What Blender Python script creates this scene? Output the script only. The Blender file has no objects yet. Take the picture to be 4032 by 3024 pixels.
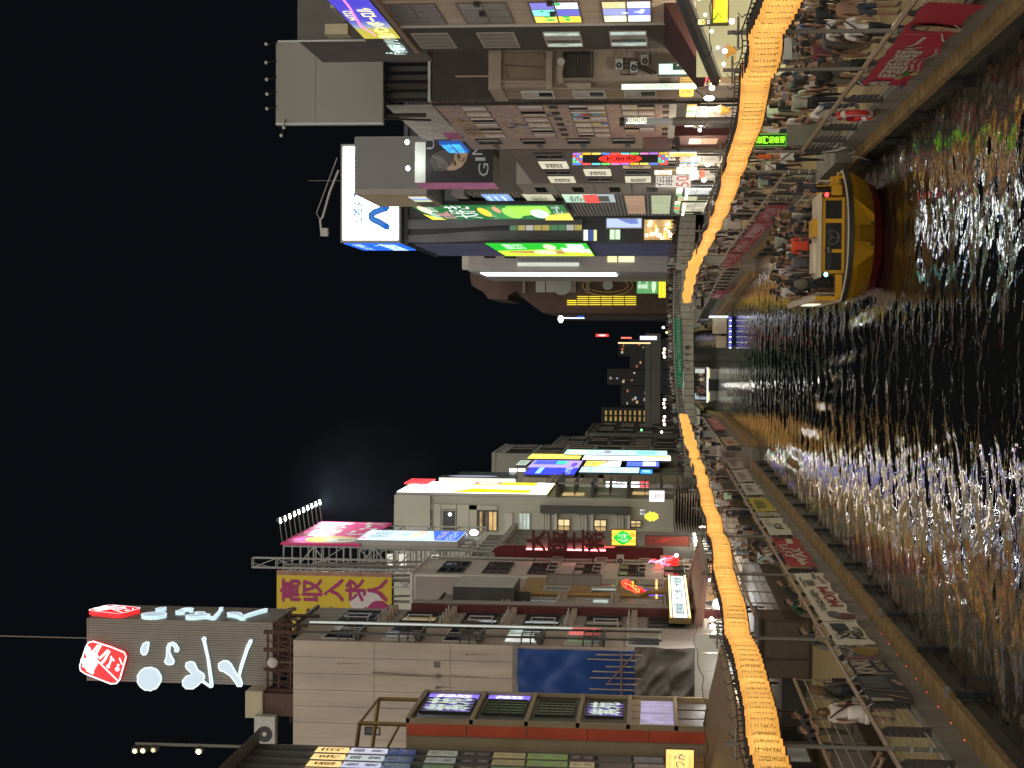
import bpy, math, random
from mathutils import Vector, Matrix
random.seed(7)
SC = bpy.context.scene
COL = SC.collection
rnd = random.random
def uni(a, b): return a + (b - a) * rnd()

# ------------------------------------------------------------------ camera
# The photograph was taken with the phone on its side: the canal runs along +Y, world up points to the left of the picture.
EYE = Vector((0.0, 0.0, 5.4))
FPX = 6055.0                                   # focal length in photograph pixels (4032 wide)
def _norm(v):
    return v.normalized()
_c1 = _norm(Vector(((2584 - 2016) / FPX, (1512 - 1365) / FPX, 1.0)))      # where the canal's far end lies in the camera's own axes
_r = 0.0066
_w = Vector((-math.cos(_r), math.sin(_r), 0.0)); _w = _norm(_w - _c1 * _w.dot(_c1))
_x = -_c1.cross(_w)                            # world X in (down, right, forward) axes, fixed below for handedness
if _x.y < 0: _x = -_x
EA = Vector((_x.x, _c1.x, _w.x))               # picture's right = scene's down
EB = Vector((_x.y, _c1.y, _w.y))               # picture's up = scene's right
FW = Vector((_x.z, _c1.z, _w.z))
cam_d = bpy.data.cameras.new("camera"); cam_d.sensor_width = 36.0; cam_d.lens = 36.0 * FPX / 4032
cam_d.clip_start = 0.2; cam_d.clip_end = 2000
cam = bpy.data.objects.new("camera", cam_d); COL.objects.link(cam)
_m = Matrix(((EA.x, EB.x, -FW.x, EYE.x), (EA.y, EB.y, -FW.y, EYE.y), (EA.z, EB.z, -FW.z, EYE.z), (0, 0, 0, 1)))
cam.matrix_world = _m
SC.camera = cam

# ------------------------------------------------------------------ night sky, and an added fill sun for city glow
world = bpy.data.worlds.new("World"); SC.world = world; world.use_nodes = True
_bg = world.node_tree.nodes["Background"]
_bg.inputs["Color"].default_value = (0.0030, 0.0039, 0.0052, 1); _bg.inputs["Strength"].default_value = 1.0
sun_d = bpy.data.lights.new("night_glow", 'SUN'); sun_d.energy = 2.6; sun_d.angle = math.radians(110); sun_d.color = (1.0, 0.93, 0.82)  # very wide sun lamp added as soft fill on the fronts
sun = bpy.data.objects.new("night_glow", sun_d); COL.objects.link(sun)
sun.rotation_euler = (math.radians(58), 0, math.radians(-4))
sun.location = (0, -30, 60)
SC.view_settings.view_transform = 'Standard'; SC.view_settings.look = 'None'
SC.view_settings.exposure = 0.0; SC.view_settings.gamma = 1.0; SC.view_settings.use_curve_mapping = False
SC.render.engine = 'CYCLES'
try:
    SC.cycles.use_denoising = True; SC.cycles.max_bounces = 5; SC.cycles.diffuse_bounces = 2; SC.cycles.glossy_bounces = 3
    SC.cycles.transmission_bounces = 3; SC.cycles.caustics_reflective = False; SC.cycles.caustics_refractive = False
    SC.cycles.sample_clamp_indirect = 4.0; SC.cycles.use_light_tree = True
except Exception:
    pass

# ------------------------------------------------------------------ measuring the place from the photograph
ZOOM = {'S': (0, 0, 1), 'A': (200, 2200, 1.58), 'B': (1500, 2200, 1.7015), 'C': (2600, 2200, 1.5447), 'D': (900, 1600, 1.58), 'E': (1900, 1600, 1.58),
        'F': (1000, 0, 1.7015), 'G': (2200, 0, 1.2074), 'H': (1200, 600, 1.8433), 'I': (2200, 500, 1.3825), 'J': (2300, 1200, 2.212),
        'K': (2000, 1750, 3.16), 'L': (1000, 2050, 3.686), 'M': (1500, 1850, 3.6867), 'N': (1550, 750, 2.765), 'O': (2250, 350, 2.7646),
        'Q': (2600, 900, 5.53), 'T': (3000, 620, 2.633), 'U': (300, 2400, 2.765), 'V': (2900, 400, 4.148), 'W': (3350, 0, 4.022),
        'X': (2500, 180, 5.53), 'Y': (3000, 0, 3.951), 'P': (3050, 2500, 2.4578), 'NI': (1290, 20, 6.32), 'NV': (1330, 480, 3.13), 'YS': (2700, 0, 8.295)}
def ray(t, x, y):
    ox, oy, s = ZOOM[t]
    a = (ox + x / s - 2016) / FPX; b = (1512 - oy - y / s) / FPX
    return FW + EA * a + EB * b
def onx(t, x, y, px): d = ray(t, x, y); return EYE + d * ((px - EYE.x) / d.x)
def ony(t, x, y, py): d = ray(t, x, y); return EYE + d * ((py - EYE.y) / d.y)
def onz(t, x, y, pz): d = ray(t, x, y); return EYE + d * ((pz - EYE.z) / d.z)

class Face:
    """A wall plane: 'L' the left bank's canal front (faces +x), 'R' the right bank's (faces -x), 'F' a wall facing the camera's bridge (-y)."""
    def __init__(s, k, p): s.k, s.p = k, p
    def w(s, u, z, d=0.0):
        if s.k == 'L': return (s.p + d, u, z)
        if s.k == 'R': return (s.p - d, -u, z)
        return (u, s.p - d, z)
    def uz(s, t, x, y):
        if s.k == 'F': q = ony(t, x, y, s.p); return q.x, q.z
        q = onx(t, x, y, s.p); return (q.y if s.k == 'L' else -q.y), q.z
    def rect(s, t, x0, y0, x1, y1):
        a, b = s.uz(t, x0, y0), s.uz(t, x1, y1)
        return (min(a[0], b[0]), max(a[0], b[0]), min(a[1], b[1]), max(a[1], b[1]))
    def off(s, d): return Face(s.k, s.p + (d if s.k == 'L' else -d))

# ------------------------------------------------------------------ materials
MATS = {}
def _new(name):
    m = bpy.data.materials.new(name); m.use_nodes = True
    nt = m.node_tree; b = nt.nodes["Principled BSDF"]
    return m, nt, b
def mat(name, col=(.13, .12, .11), rough=0.75, var=0.25, scale=1.5, bump=0.0, bscale=30.0, metal=0.0, streak=False):
    if name in MATS: return MATS[name]
    m, nt, b = _new(name)
    b.inputs["Roughness"].default_value = rough; b.inputs["Metallic"].default_value = metal
    if "Specular IOR Level" in b.inputs: b.inputs["Specular IOR Level"].default_value = 0.35
    c = (*col, 1)
    if var > 0:
        tc = nt.nodes.new("ShaderNodeTexCoord"); mp = nt.nodes.new("ShaderNodeMapping"); nz = nt.nodes.new("ShaderNodeTexNoise")
        mp.inputs["Scale"].default_value = (1, 1, 0.15) if streak else (1, 1, 1)
        nz.inputs["Scale"].default_value = scale; nz.inputs["Detail"].default_value = 6; nz.inputs["Roughness"].default_value = 0.65
        rp = nt.nodes.new("ShaderNodeValToRGB")
        rp.color_ramp.elements[0].position = 0.3; rp.color_ramp.elements[1].position = 0.72
        rp.color_ramp.elements[0].color = (*[v * (1 - var) for v in col], 1); rp.color_ramp.elements[1].color = (*[min(1, v * (1 + var * 0.6)) for v in col], 1)
        nt.links.new(tc.outputs["Object"], mp.inputs[0]); nt.links.new(mp.outputs[0], nz.inputs["Vector"])
        nt.links.new(nz.outputs["Fac"], rp.inputs[0]); nt.links.new(rp.outputs[0], b.inputs["Base Color"])
        if bump > 0:
            n2 = nt.nodes.new("ShaderNodeTexNoise"); n2.inputs["Scale"].default_value = bscale; n2.inputs["Detail"].default_value = 4
            bp = nt.nodes.new("ShaderNodeBump"); bp.inputs["Strength"].default_value = bump; bp.inputs["Distance"].default_value = 0.05
            nt.links.new(tc.outputs["Object"], n2.inputs["Vector"]); nt.links.new(n2.outputs["Fac"], bp.inputs["Height"]); nt.links.new(bp.outputs[0], b.inputs["Normal"])
    else:
        b.inputs["Base Color"].default_value = c
    MATS[name] = m
    return m
def glow(name, col, power=1.0, var=0.0, scale=1.0):
    """A lit surface (sign, lamp, lit window)."""
    power *= 1.3
    if name in MATS: return MATS[name]
    m, nt, b = _new(name)
    b.inputs["Base Color"].default_value = (*[min(0.8, v) * 0.5 for v in col], 1); b.inputs["Roughness"].default_value = 0.4
    b.inputs["Emission Color"].default_value = (*col, 1); b.inputs["Emission Strength"].default_value = power
    if var > 0:
        tc = nt.nodes.new("ShaderNodeTexCoord"); nz = nt.nodes.new("ShaderNodeTexNoise"); nz.inputs["Scale"].default_value = scale
        rp = nt.nodes.new("ShaderNodeValToRGB"); rp.color_ramp.elements[0].position = 0.3; rp.color_ramp.elements[1].position = 0.7
        rp.color_ramp.elements[0].color = (*[v * (1 - var) for v in col], 1); rp.color_ramp.elements[1].color = (*col, 1)
        nt.links.new(tc.outputs["Object"], nz.inputs["Vector"]); nt.links.new(nz.outputs["Fac"], rp.inputs[0]); nt.links.new(rp.outputs[0], b.inputs["Emission Color"])
    MATS[name] = m
    return m
def gc(col, power=1.0):
    return glow("lit_%02x%02x%02x_%d" % (*[int(min(1, c) * 255) for c in col], int(power * 100)), col, power)
def pc(col, rough=0.6):
    return mat("paint_%02x%02x%02x" % tuple(int(min(1, c) * 255) for c in col), col, rough, 0.12, 3.0)
def glass(name, col=(0.02, 0.022, 0.025), rough=0.08):
    if name in MATS: return MATS[name]
    m, nt, b = _new(name)
    b.inputs["Base Color"].default_value = (*col, 1); b.inputs["Roughness"].default_value = rough
    MATS[name] = m
    return m

# ------------------------------------------------------------------ mesh building
class MB:
    def __init__(s): s.v = []; s.f = []; s.mi = []; s.cur = 0
    def add(s, vs, fs):
        n = len(s.v); s.v += [tuple(p) for p in vs]
        for f in fs: s.f.append([n + i for i in f]); s.mi.append(s.cur)
        return s
    def hexa(s, p):  # 8 corners: bottom ring 0-3, top ring 4-7
        return s.add(p, [(0, 3, 2, 1), (4, 5, 6, 7), (0, 1, 5, 4), (1, 2, 6, 5), (2, 3, 7, 6), (3, 0, 4, 7)])
    def box(s, x0, x1, y0, y1, z0, z1):
        return s.hexa([(x0, y0, z0), (x1, y0, z0), (x1, y1, z0), (x0, y1, z0), (x0, y0, z1), (x1, y0, z1), (x1, y1, z1), (x0, y1, z1)])
    def fbox(s, F, u0, u1, z0, z1, d0=0.0, d1=0.1):
        a, b = F.w(u0, z0, d0), F.w(u1, z1, d1)
        return s.box(min(a[0], b[0]), max(a[0], b[0]), min(a[1], b[1]), max(a[1], b[1]), min(a[2], b[2]), max(a[2], b[2]))
    def fquad(s, F, u0, u1, z0, z1, d):
        return s.add([F.w(u0, z0, d), F.w(u1, z0, d), F.w(u1, z1, d), F.w(u0, z1, d)], [(0, 1, 2, 3)])
    def frame(s, F, u0, u1, z0, z1, t, d0, d1):
        s.fbox(F, u0, u1, z0, z0 + t, d0, d1); s.fbox(F, u0, u1, z1 - t, z1, d0, d1)
        s.fbox(F, u0, u0 + t, z0 + t, z1 - t, d0, d1); return s.fbox(F, u1 - t, u1, z0 + t, z1 - t, d0, d1)
    def prism(s, F, pts, d0, d1):
        n = len(pts); a = [F.w(u, z, d0) for u, z in pts]; b = [F.w(u, z, d1) for u, z in pts]
        s.add(a + b, [list(range(n - 1, -1, -1)), list(range(n, 2 * n))] + [(i, (i + 1) % n, n + (i + 1) % n, n + i) for i in range(n)]); return s
    def tube(s, pts, r, n=6, r1=None, caps=True):
        pts = [Vector(p) for p in pts]; k = len(pts); rings = []
        for i, p in enumerate(pts):
            t = (pts[min(i + 1, k - 1)] - pts[max(i - 1, 0)]).normalized()
            up = Vector((0, 0, 1)) if abs(t.z) < 0.9 else Vector((1, 0, 0))
            a = t.cross(up).normalized(); b = a.cross(t)
            rr = r if r1 is None else r + (r1 - r) * i / max(1, k - 1)
            rings.append([p + (a * math.cos(6.2832 * j / n) + b * math.sin(6.2832 * j / n)) * rr for j in range(n)])
        vs = [q for g in rings for q in g]; fs = []
        for i in range(k - 1):
            for j in range(n): fs.append((i * n + j, i * n + (j + 1) % n, (i + 1) * n + (j + 1) % n, (i + 1) * n + j))
        if caps: fs += [list(range(n - 1, -1, -1)), [(k - 1) * n + j for j in range(n)]]
        return s.add(vs, fs)
    def bar(s, a, b, t):  # square bar
        return s.tube([a, b], t * 0.707, 4)
    def lathe(s, c, prof, n=12):  # prof: (r, dz)
        vs = [(c[0] + r * math.cos(6.2832 * j / n), c[1] + r * math.sin(6.2832 * j / n), c[2] + z) for r, z in prof for j in range(n)]
        fs = [(i * n + j, i * n + (j + 1) % n, (i + 1) * n + (j + 1) % n, (i + 1) * n + j) for i in range(len(prof) - 1) for j in range(n)]
        fs += [list(range(n - 1, -1, -1)), [(len(prof) - 1) * n + j for j in range(n)]]
        return s.add(vs, fs)
    def ball(s, c, rx, ry=None, rz=None, n=8, m=5):
        ry = ry or rx; rz = rz or rx
        prof = [(math.sin(math.pi * i / m), -math.cos(math.pi * i / m)) for i in range(1, m)]
        vs = [(c[0] + rx * r * math.cos(6.2832 * j / n), c[1] + ry * r * math.sin(6.2832 * j / n), c[2] + rz * z) for r, z in prof for j in range(n)]
        fs = [(i * n + j, i * n + (j + 1) % n, (i + 1) * n + (j + 1) % n, (i + 1) * n + j) for i in range(len(prof) - 1) for j in range(n)]
        k = len(vs); vs += [(c[0], c[1], c[2] - rz), (c[0], c[1], c[2] + rz)]; b = (len(prof) - 1) * n
        fs += [(k, (j + 1) % n, j) for j in range(n)] + [(k + 1, b + j, b + (j + 1) % n) for j in range(n)]
        return s.add(vs, fs)
    def mesh(s, name, mats, loc=(0, 0, 0), smooth=False):
        me = bpy.data.meshes.new(name)
        me.from_pydata([(a - loc[0], b - loc[1], c - loc[2]) for a, b, c in s.v], [], s.f)
        for m in (mats if isinstance(mats, (list, tuple)) else [mats]): me.materials.append(m)
        if any(s.mi): me.polygons.foreach_set("material_index", s.mi)
        if smooth: me.polygons.foreach_set("use_smooth", [True] * len(s.f))
        me.update(); return me

ROOT = {}
def tag(o, label=None, cat=None, group=None, kind=None):
    if label: o["label"] = label
    if cat: o["category"] = cat
    if group: o["group"] = group
    if kind: o["kind"] = kind
    return o
def thing(name, label, cat, loc=(0, 0, 0), group=None):
    o = bpy.data.objects.new(name, None); COL.objects.link(o); o.location = loc; o.empty_display_size = 0.3
    ROOT[o] = tuple(loc); return tag(o, label, cat, group)
def part(par, name, mb, m, label=None, kind=None, smooth=False):
    loc = ROOT[par]; me = mb.mesh(name, m, loc, smooth)
    o = bpy.data.objects.new(name, me); COL.objects.link(o); o.parent = par
    ROOT[o] = loc
    if label: o["label"] = label
    if kind: o["kind"] = kind
    return o
def single(name, label, cat, mb, m, loc=(0, 0, 0), group=None, kind=None, smooth=False):
    me = mb.mesh(name, m, loc, smooth); o = bpy.data.objects.new(name, me); COL.objects.link(o); o.location = loc
    ROOT[o] = tuple(loc); return tag(o, label, cat, group, kind)
def ground(name, mb, m, smooth=False):
    me = mb.mesh(name, m, (0, 0, 0), smooth); o = bpy.data.objects.new(name, me); COL.objects.link(o); o["kind"] = "structure"
    ROOT[o] = (0, 0, 0); return o
def clone(o, loc, label=None, group=None, rot=None, scale=None):
    c = o.copy(); COL.objects.link(c); c.location = loc
    if rot is not None: c.rotation_euler = (0, 0, rot)
    if scale is not None: c.scale = (scale, scale, scale)
    if label: c["label"] = label
    if group: c["group"] = group
    for ch in list(o.children):
        k = ch.copy(); COL.objects.link(k); k.parent = c
        for g in ch.children: h = g.copy(); COL.objects.link(h); h.parent = k
    return c

# ------------------------------------------------------------------ lettering
_TXT = {}
def text_geo(s, bold=0.0):
    k = (s, 0)
    if k not in _TXT:
        c = bpy.data.curves.new("lettering", 'FONT'); c.body = s; c.resolution_u = 2
        c.align_x = 'CENTER' if '\n' in s else 'LEFT'; c.space_line = 0.95
        o = bpy.data.objects.new("lettering", c); me = bpy.data.meshes.new_from_object(o)
        vs = [(v.co.x, v.co.y) for v in me.vertices]; fs = [tuple(p.vertices) for p in me.polygons]
        bpy.data.objects.remove(o); bpy.data.curves.remove(c); bpy.data.meshes.remove(me)
        xs = [a for a, b in vs] or [0, 1]; ys = [b for a, b in vs] or [0, 1]
        _TXT[k] = (vs, fs, min(xs), max(xs), min(ys), max(ys))
    return _TXT[k]
def vert(s): return "\n".join(s)
def put_text(mb, F, s, u0, u1, z0, z1, d=0.03, bold=0.02, skew=0.0):
    vs, fs, x0, x1, y0, y1 = text_geo(s, bold)
    sx = (u1 - u0) / max(1e-3, x1 - x0); sy = (z1 - z0) / max(1e-3, y1 - y0)
    q = max(0, bold - .02) * .9
    for j, (dx, dy) in enumerate(((0, 0), (q, 0), (-q, 0), (0, q), (0, -q)) if q > 0 else ((0, 0),)):
        mb.add([F.w(u0 + (x + dx - x0) * sx + skew * (y - y0) * sy, z0 + (y + dy - y0) * sy, d + .0008 * j) for x, y in vs], fs)
    return mb
def put_text3d(mb, F, s, u0, u1, z0, z1, d0, d1, bold=0.03):
    vs, fs, x0, x1, y0, y1 = text_geo(s, bold)
    sx = (u1 - u0) / (x1 - x0); sy = (z1 - z0) / (y1 - y0)
    P = [(u0 + (x - x0) * sx, z0 + (y - y0) * sy) for x, y in vs]; n = len(P)
    edge = {}
    for f in fs:
        for i in range(len(f)): edge[(f[i], f[(i + 1) % len(f)])] = 1
    rim = [e for e in edge if (e[1], e[0]) not in edge]
    mb.add([F.w(u, z, d1) for u, z in P] + [F.w(u, z, d0) for u, z in P], list(fs) + [(b, a, n + a, n + b) for a, b in rim])
def put_stroke(mb, F, pts, wd, d=0.03, n=8):
    """A flat brush stroke through pts [(u,z[,w])]."""
    L, R = [], []
    P = [(p[0], p[1], p[2] if len(p) > 2 else wd) for p in pts]
    for i, (u, z, w) in enumerate(P):
        a, b = P[max(0, i - 1)], P[min(len(P) - 1, i + 1)]
        tx, tz = b[0] - a[0], b[1] - a[1]; l = math.hypot(tx, tz) or 1
        nx, nz = -tz / l * w / 2, tx / l * w / 2
        L.append(F.w(u + nx, z + nz, d)); R.append(F.w(u - nx, z - nz, d))
    k = len(P); mb.add(L + R, [(i, k + i, k + i + 1, i + 1) for i in range(k - 1)])
    for u, z, w in (P[0], P[-1]): put_disc(mb, F, u, z, w / 2, w / 2, d, n)
def put_disc(mb, F, u, z, ru, rz, d=0.03, n=16):
    mb.add([F.w(u + ru * math.cos(6.2832 * j / n), z + rz * math.sin(6.2832 * j / n), d) for j in range(n)], [list(range(n))])
def sign_items(par, F, R, items, lit, d0):
    """Print on a sign: items in 0..1 coordinates of the rectangle R, each one a flat part of its own."""
    u0, u1, z0, z1 = R; W, H = u1 - u0, z1 - z0
    for i, it in enumerate(items):
        k, col = it[0], it[-1]; mb = MB(); d = d0 + 0.012 + 0.006 * i; nm = "print"
        U = lambda a: u0 + W * a
        Z = lambda a: z0 + H * a
        if k == 't': put_text(mb, F, it[1], U(it[2]), U(it[4]), Z(it[3]), Z(it[5]), d); nm = "lettering"
        elif k == 'r': mb.fquad(F, U(it[1]), U(it[3]), Z(it[2]), Z(it[4]), d)
        elif k == 'e': put_disc(mb, F, U(it[1]), Z(it[2]), W * it[3], H * it[4], d, 20)
        elif k == 'p': mb.add([F.w(U(a), Z(b), d) for a, b in it[1]], [list(range(len(it[1])))])
        elif k == 's': put_stroke(mb, F, [(U(p[0]), Z(p[1])) for p in it[1]], it[2], d)
        part(par, nm, mb, gc(col, lit) if lit > 0 else pc(col))
def sign(name, label, F, R, depth, face, lit, items=(), body=(0.12, 0.12, 0.12), cat="sign", frame=0.0, group=None, m=None):
    """A sign box proud of the plane F: cabinet, face, optional frame, lettering."""
    u0, u1, z0, z1 = R
    t = thing(name, label, cat, F.w((u0 + u1) / 2, z0, 0), group)
    part(t, "cabinet", MB().fbox(F, u0, u1, z0, z1, 0.0, depth - 0.02), pc(body))
    e = max(0.03, frame * 0.6)
    part(t, "face", MB().fbox(F, u0 + e, u1 - e, z0 + e, z1 - e, depth - 0.02, depth), m or (gc(face, lit) if lit > 0 else pc(face)))
    if frame: part(t, "frame", MB().frame(F, u0, u1, z0, z1, frame, depth - 0.02, depth + 0.04), pc(body))
    sign_items(t, F, R, items, lit, depth)
    return t
# ================================================================== setting: water, quays, promenades
import numpy as np
WZ = -0.95
XL, XR = -15.0, 14.5
CONC = mat("quay_concrete", (0.24, 0.22, 0.185), 0.85, 0.35, 1.2, 0.3, 20, streak=True)
PAVE = mat("promenade_paving", (0.36, 0.285, 0.14), 0.8, 0.22, 2.5, 0.25, 60)
TIMB = mat("ledge_timber", (0.30, 0.205, 0.09), 0.8, 0.45, 2.2, 0.4, 14, streak=False)
DARKW = mat("wet_wall", (0.05, 0.045, 0.035), 0.6, 0.5, 1.5, 0.3, 12, streak=True)
STEEL = mat("dark_steel", (0.045, 0.040, 0.036), 0.5, 0.15, 3)
BRASS = mat("rail_brown", (0.28, 0.20, 0.13), 0.45, 0.2, 4)
TUBE = mat("tube_steel", (0.42, 0.41, 0.38), 0.35, 0.1, 4, metal=0.6)
POLE = mat("pole_grey", (0.17, 0.155, 0.13), 0.5, 0.15, 4)

def water_mat():
    m, nt, b = _new("canal_water")
    b.inputs["Base Color"].default_value = (0.010, 0.011, 0.009, 1); b.inputs["Roughness"].default_value = 0.035; b.inputs["IOR"].default_value = 2.0
    if "Specular IOR Level" in b.inputs: b.inputs["Specular IOR Level"].default_value = 0.9
    tc = nt.nodes.new("ShaderNodeTexCoord")
    prev = None
    for scl, dist, sx in ((2.8, 0.019, 0.7), (6.0, 0.0075, 0.65)):      # two sizes of ripple, crests lying across the canal
        mp = nt.nodes.new("ShaderNodeMapping"); mp.inputs["Scale"].default_value = (sx, 1.25, 1.0); mp.inputs["Rotation"].default_value = (0, 0, 0.2 * scl % 0.7 - .3)
        n1 = nt.nodes.new("ShaderNodeTexNoise"); n1.inputs["Scale"].default_value = scl; n1.inputs["Detail"].default_value = 2; n1.inputs["Roughness"].default_value = 0.55; n1.inputs["Distortion"].default_value = 0.5
        bp = nt.nodes.new("ShaderNodeBump"); bp.inputs["Strength"].default_value = 1.0; bp.inputs["Distance"].default_value = dist
        nt.links.new(tc.outputs["Object"], mp.inputs[0]); nt.links.new(mp.outputs[0], n1.inputs["Vector"]); nt.links.new(n1.outputs["Fac"], bp.inputs["Height"])
        if prev: nt.links.new(prev.outputs[0], bp.inputs["Normal"])
        prev = bp
    nt.links.new(prev.outputs[0], b.inputs["Normal"])
    return m
def make_water():
    ys = [18.0]
    while ys[-1] < 330: ys.append(ys[-1] + max(0.10, 0.0033 * ys[-1]))
    xs = np.linspace(-11.0, 9.0, 225); ys = np.array(ys)
    X, Y = np.meshgrid(xs, ys); Z = np.zeros_like(X); rg = np.random.RandomState(3)
    for lam, slope, n in ((2.2, 0.015, 7), (1.05, 0.018, 9), (0.52, 0.023, 10)):
        for _ in range(n):
            th = rg.uniform(0, math.pi); k = 2 * math.pi / (lam * rg.uniform(0.75, 1.3)); a = slope / k
            Z += a * np.sin(k * (X * math.cos(th) + Y * math.sin(th)) + rg.uniform(0, 6.28))
    fade = np.clip(1.6 - Y / 130, 0.5, 1.0); Z = Z * fade
    # wake spreading behind and beside the yellow tour boat
    d = np.abs(X - 2.0) - 0.26 * (Y - 44); wk = np.exp(-(d / 0.9) ** 2) * np.clip((Y - 44) / 3, 0, 1) * np.clip((90 - Y) / 30, 0, 1)
    Z += 0.05 * wk * np.sin(d * 5.0 + Y * 1.3)
    n0, n1 = X.shape; v = np.stack([X, Y, Z + WZ], -1).reshape(-1, 3)
    i = np.arange(n0 * n1).reshape(n0, n1); f = np.stack([i[:-1, :-1], i[:-1, 1:], i[1:, 1:], i[1:, :-1]], -1).reshape(-1, 4)
    me = bpy.data.meshes.new("water"); me.vertices.add(len(v)); me.vertices.foreach_set("co", v.ravel())
    me.loops.add(f.size); me.loops.foreach_set("vertex_index", f.ravel().astype(np.int32))
    me.polygons.add(len(f)); me.polygons.foreach_set("loop_start", np.arange(0, f.size, 4, dtype=np.int32))
    me.polygons.foreach_set("use_smooth", np.ones(len(f), dtype=bool)); me.update(calc_edges=True)
    me.materials.append(water_mat())
    o = bpy.data.objects.new("water", me); COL.objects.link(o); o["kind"] = "structure"
make_water()
ground("canal_bed", MB().box(-400, 400, -100, 900, -3.0, -2.4), DARKW)

# left bank: promenade floor, quay kerb in concrete panels, timber ledge, wet wall
def bank(sgn, xr, xl, x_out, y0, y1):
    """xr rail line, xl ledge's outer edge; sgn -1 left, +1 right"""
    lo, hi = sorted((xr + sgn * 0.16, x_out))
    ground("promenade", MB().box(lo, hi, y0, y1, -2.3, 0.0), PAVE)
    k = ground("quay_wall", MB().box(*sorted((xl - sgn * -0.06, xr + sgn * 0.15)), y0, y1, -2.3, -0.56), DARKW)
    y = y0; j = 0
    while y < y1 - 0.2:
        L = min(2.35, y1 - y); a, b = sorted((xr, xr + sgn * 0.155))
        part(k, "concrete_panel", MB().box(a, b, y + 0.012, y + L - 0.012, -0.555, 0.02 + 0.006 * (j % 3)), CONC)
        y += L; j += 1
    y = y0
    while y < y1 - 0.2:
        L = min(4.7, y1 - y); a, b = sorted((xl, xr - sgn * 0.004))
        part(k, "timber_plank", MB().box(a, b, y + 0.01, y + L - 0.01, -0.62, -0.47 + uni(-.008, .008)), TIMB)
        y += L
    return k
qwl = bank(-1, -7.4, -6.93, -40, 14, 95)
qwr = bank(1, 5.95, 5.6, 40, 14, 99)
for i in range(9):
    y = 29.5 + i * 1.35
    part(qwl, "marker_lamp", MB().box(-7.395, -7.37, y, y + 0.02, -0.465, -0.445), gc((1, .12, .08), 1))
for i in range(14):
    y = 31 + i * 4.6
    f_ = MB().box(-6.93, -6.80, y, y + 0.2, -1.25, -0.6); part(qwl, "fender", f_, mat("rubber", (0.02, 0.02, 0.02), 0.6, 0.3, 3))
    if i % 2 == 0: part(qwl, "fender_bracket", MB().box(-6.93, -6.72, y + 0.1, y + 0.24, -0.465, -0.38), mat("bracket_grey", (0.2, 0.2, 0.18), 0.7))
    part(qwr, "fender", MB().box(5.47, 5.6, y + 2, y + 2.2, -1.25, -0.6), MATS["rubber"])
# far quays bending with the canal
def far_bank(pts, sgn, x_out):
    mb = MB(); lb = MB(); n = len(pts)
    for i in range(n - 1):
        (xa, ya), (xb, yb) = pts[i], pts[i + 1]
        mb.hexa([(xa, ya, -2.3), (x_out, ya, -2.3), (x_out, yb, -2.3), (xb, yb, -2.3), (xa, ya, 0), (x_out, ya, 0), (x_out, yb, 0), (xb, yb, 0)])
        o = -sgn * 0.4
        lb.hexa([(xa + o, ya, -2.3), (xa - sgn * 0.004, ya, -2.3), (xb - sgn * 0.004, yb, -2.3), (xb + o, yb, -2.3), (xa + o, ya, -.45), (xa - sgn * .004, ya, -.45), (xb - sgn * .004, yb, -.45), (xb + o, yb, -.45)])
    ground("promenade", mb, CONC); ground("quay_ledge", lb, TIMB)
LB = [(-6.3, 97.5), (-6.4, 142), (-7.6, 176), (-9.5, 330)]
RB = [(4.95, 101), (4.75, 112), (3.9, 134), (2.6, 176), (3.0, 330)]
far_bank(LB, -1, -40); far_bank(RB, 1, 40)
ground("landing_step", MB().box(-9, -6.4, 95.02, 97.45, -2.3, -0.5), CONC)
# raised terraces along the left fronts
t1 = ground("terrace", MB().box(-15.2, -9.2, 14, 43.3, 0.004, 0.45), mat("terrace_dark", (0.06, 0.055, 0.05), 0.8, 0.3, 2))
t2 = ground("terrace", MB().box(-15.2, -9.5, 55, 130, 0.004, 0.85), mat("terrace_grey", (0.12, 0.11, 0.10), 0.8, 0.3, 2))
t3 = ground("terrace", MB().box(12.0, 15, 30, 150, 0.004, 0.35), MATS["terrace_grey"])

# ------------------------------------------------------------------ railings
def railing(name, label, pts, posts, z0, h, wide=True, group=None):
    """pts: polyline (x, y); posts every so many metres; dark plates, brown top rail, five cables and a bright lower tube."""
    t = thing(name, label, "railing", (pts[0][0], pts[0][1], z0), group)
    P = [Vector((x, y, z0)) for x, y in pts]
    up = lambda k: [(p.x, p.y, p.z + k) for p in P]
    part(t, "top_rail", MB().tube(up(h), 0.055, 8), BRASS)
    if wide:
        for k in range(5): part(t, "cable", MB().tube(up(0.26 + 0.14 * k), 0.007, 4), TUBE)
        part(t, "lower_rail", MB().tube(up(0.12), 0.026, 6), TUBE)
    else:
        for k in range(3): part(t, "rail_bar", MB().tube(up(h * (0.25 + 0.25 * k)), 0.014, 5), TUBE)
    for i in range(len(P) - 1):
        a, b = P[i], P[i + 1]; n = max(1, int((b - a).length / posts))
        for j in range(n + (i == len(P) - 2)):
            p = a + (b - a) * (j / n)
            if wide:
                s = 1 if p.x < 0 else -1; F = Face('F', p.y)
                prof = [(p.x - .09, z0), (p.x + .09, z0), (p.x + .09, z0 + h * .72), (p.x + .04 * s + .05, z0 + h * .86), (p.x + .03, z0 + h - .05), (p.x - .06, z0 + h - .05), (p.x - .09, z0 + h * .8)]
                part(t, "post", MB().prism(F, prof, -0.05, 0.05), STEEL)
            else:
                part(t, "post", MB().tube([p, p + Vector((0, 0, h))], 0.024, 6), POLE)
    return t
railing("railing", "brown topped canal railing on the near left quay, hung with dark and white banners", [(-7.45, 16), (-7.45, 94.6)], 2.35, 0.02, 1.0)
railing("railing", "brown topped canal railing on the right quay, hung with the big red banner", [(6.0, 16), (6.0, 47.5)], 2.35, 0.02, 1.0)
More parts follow.
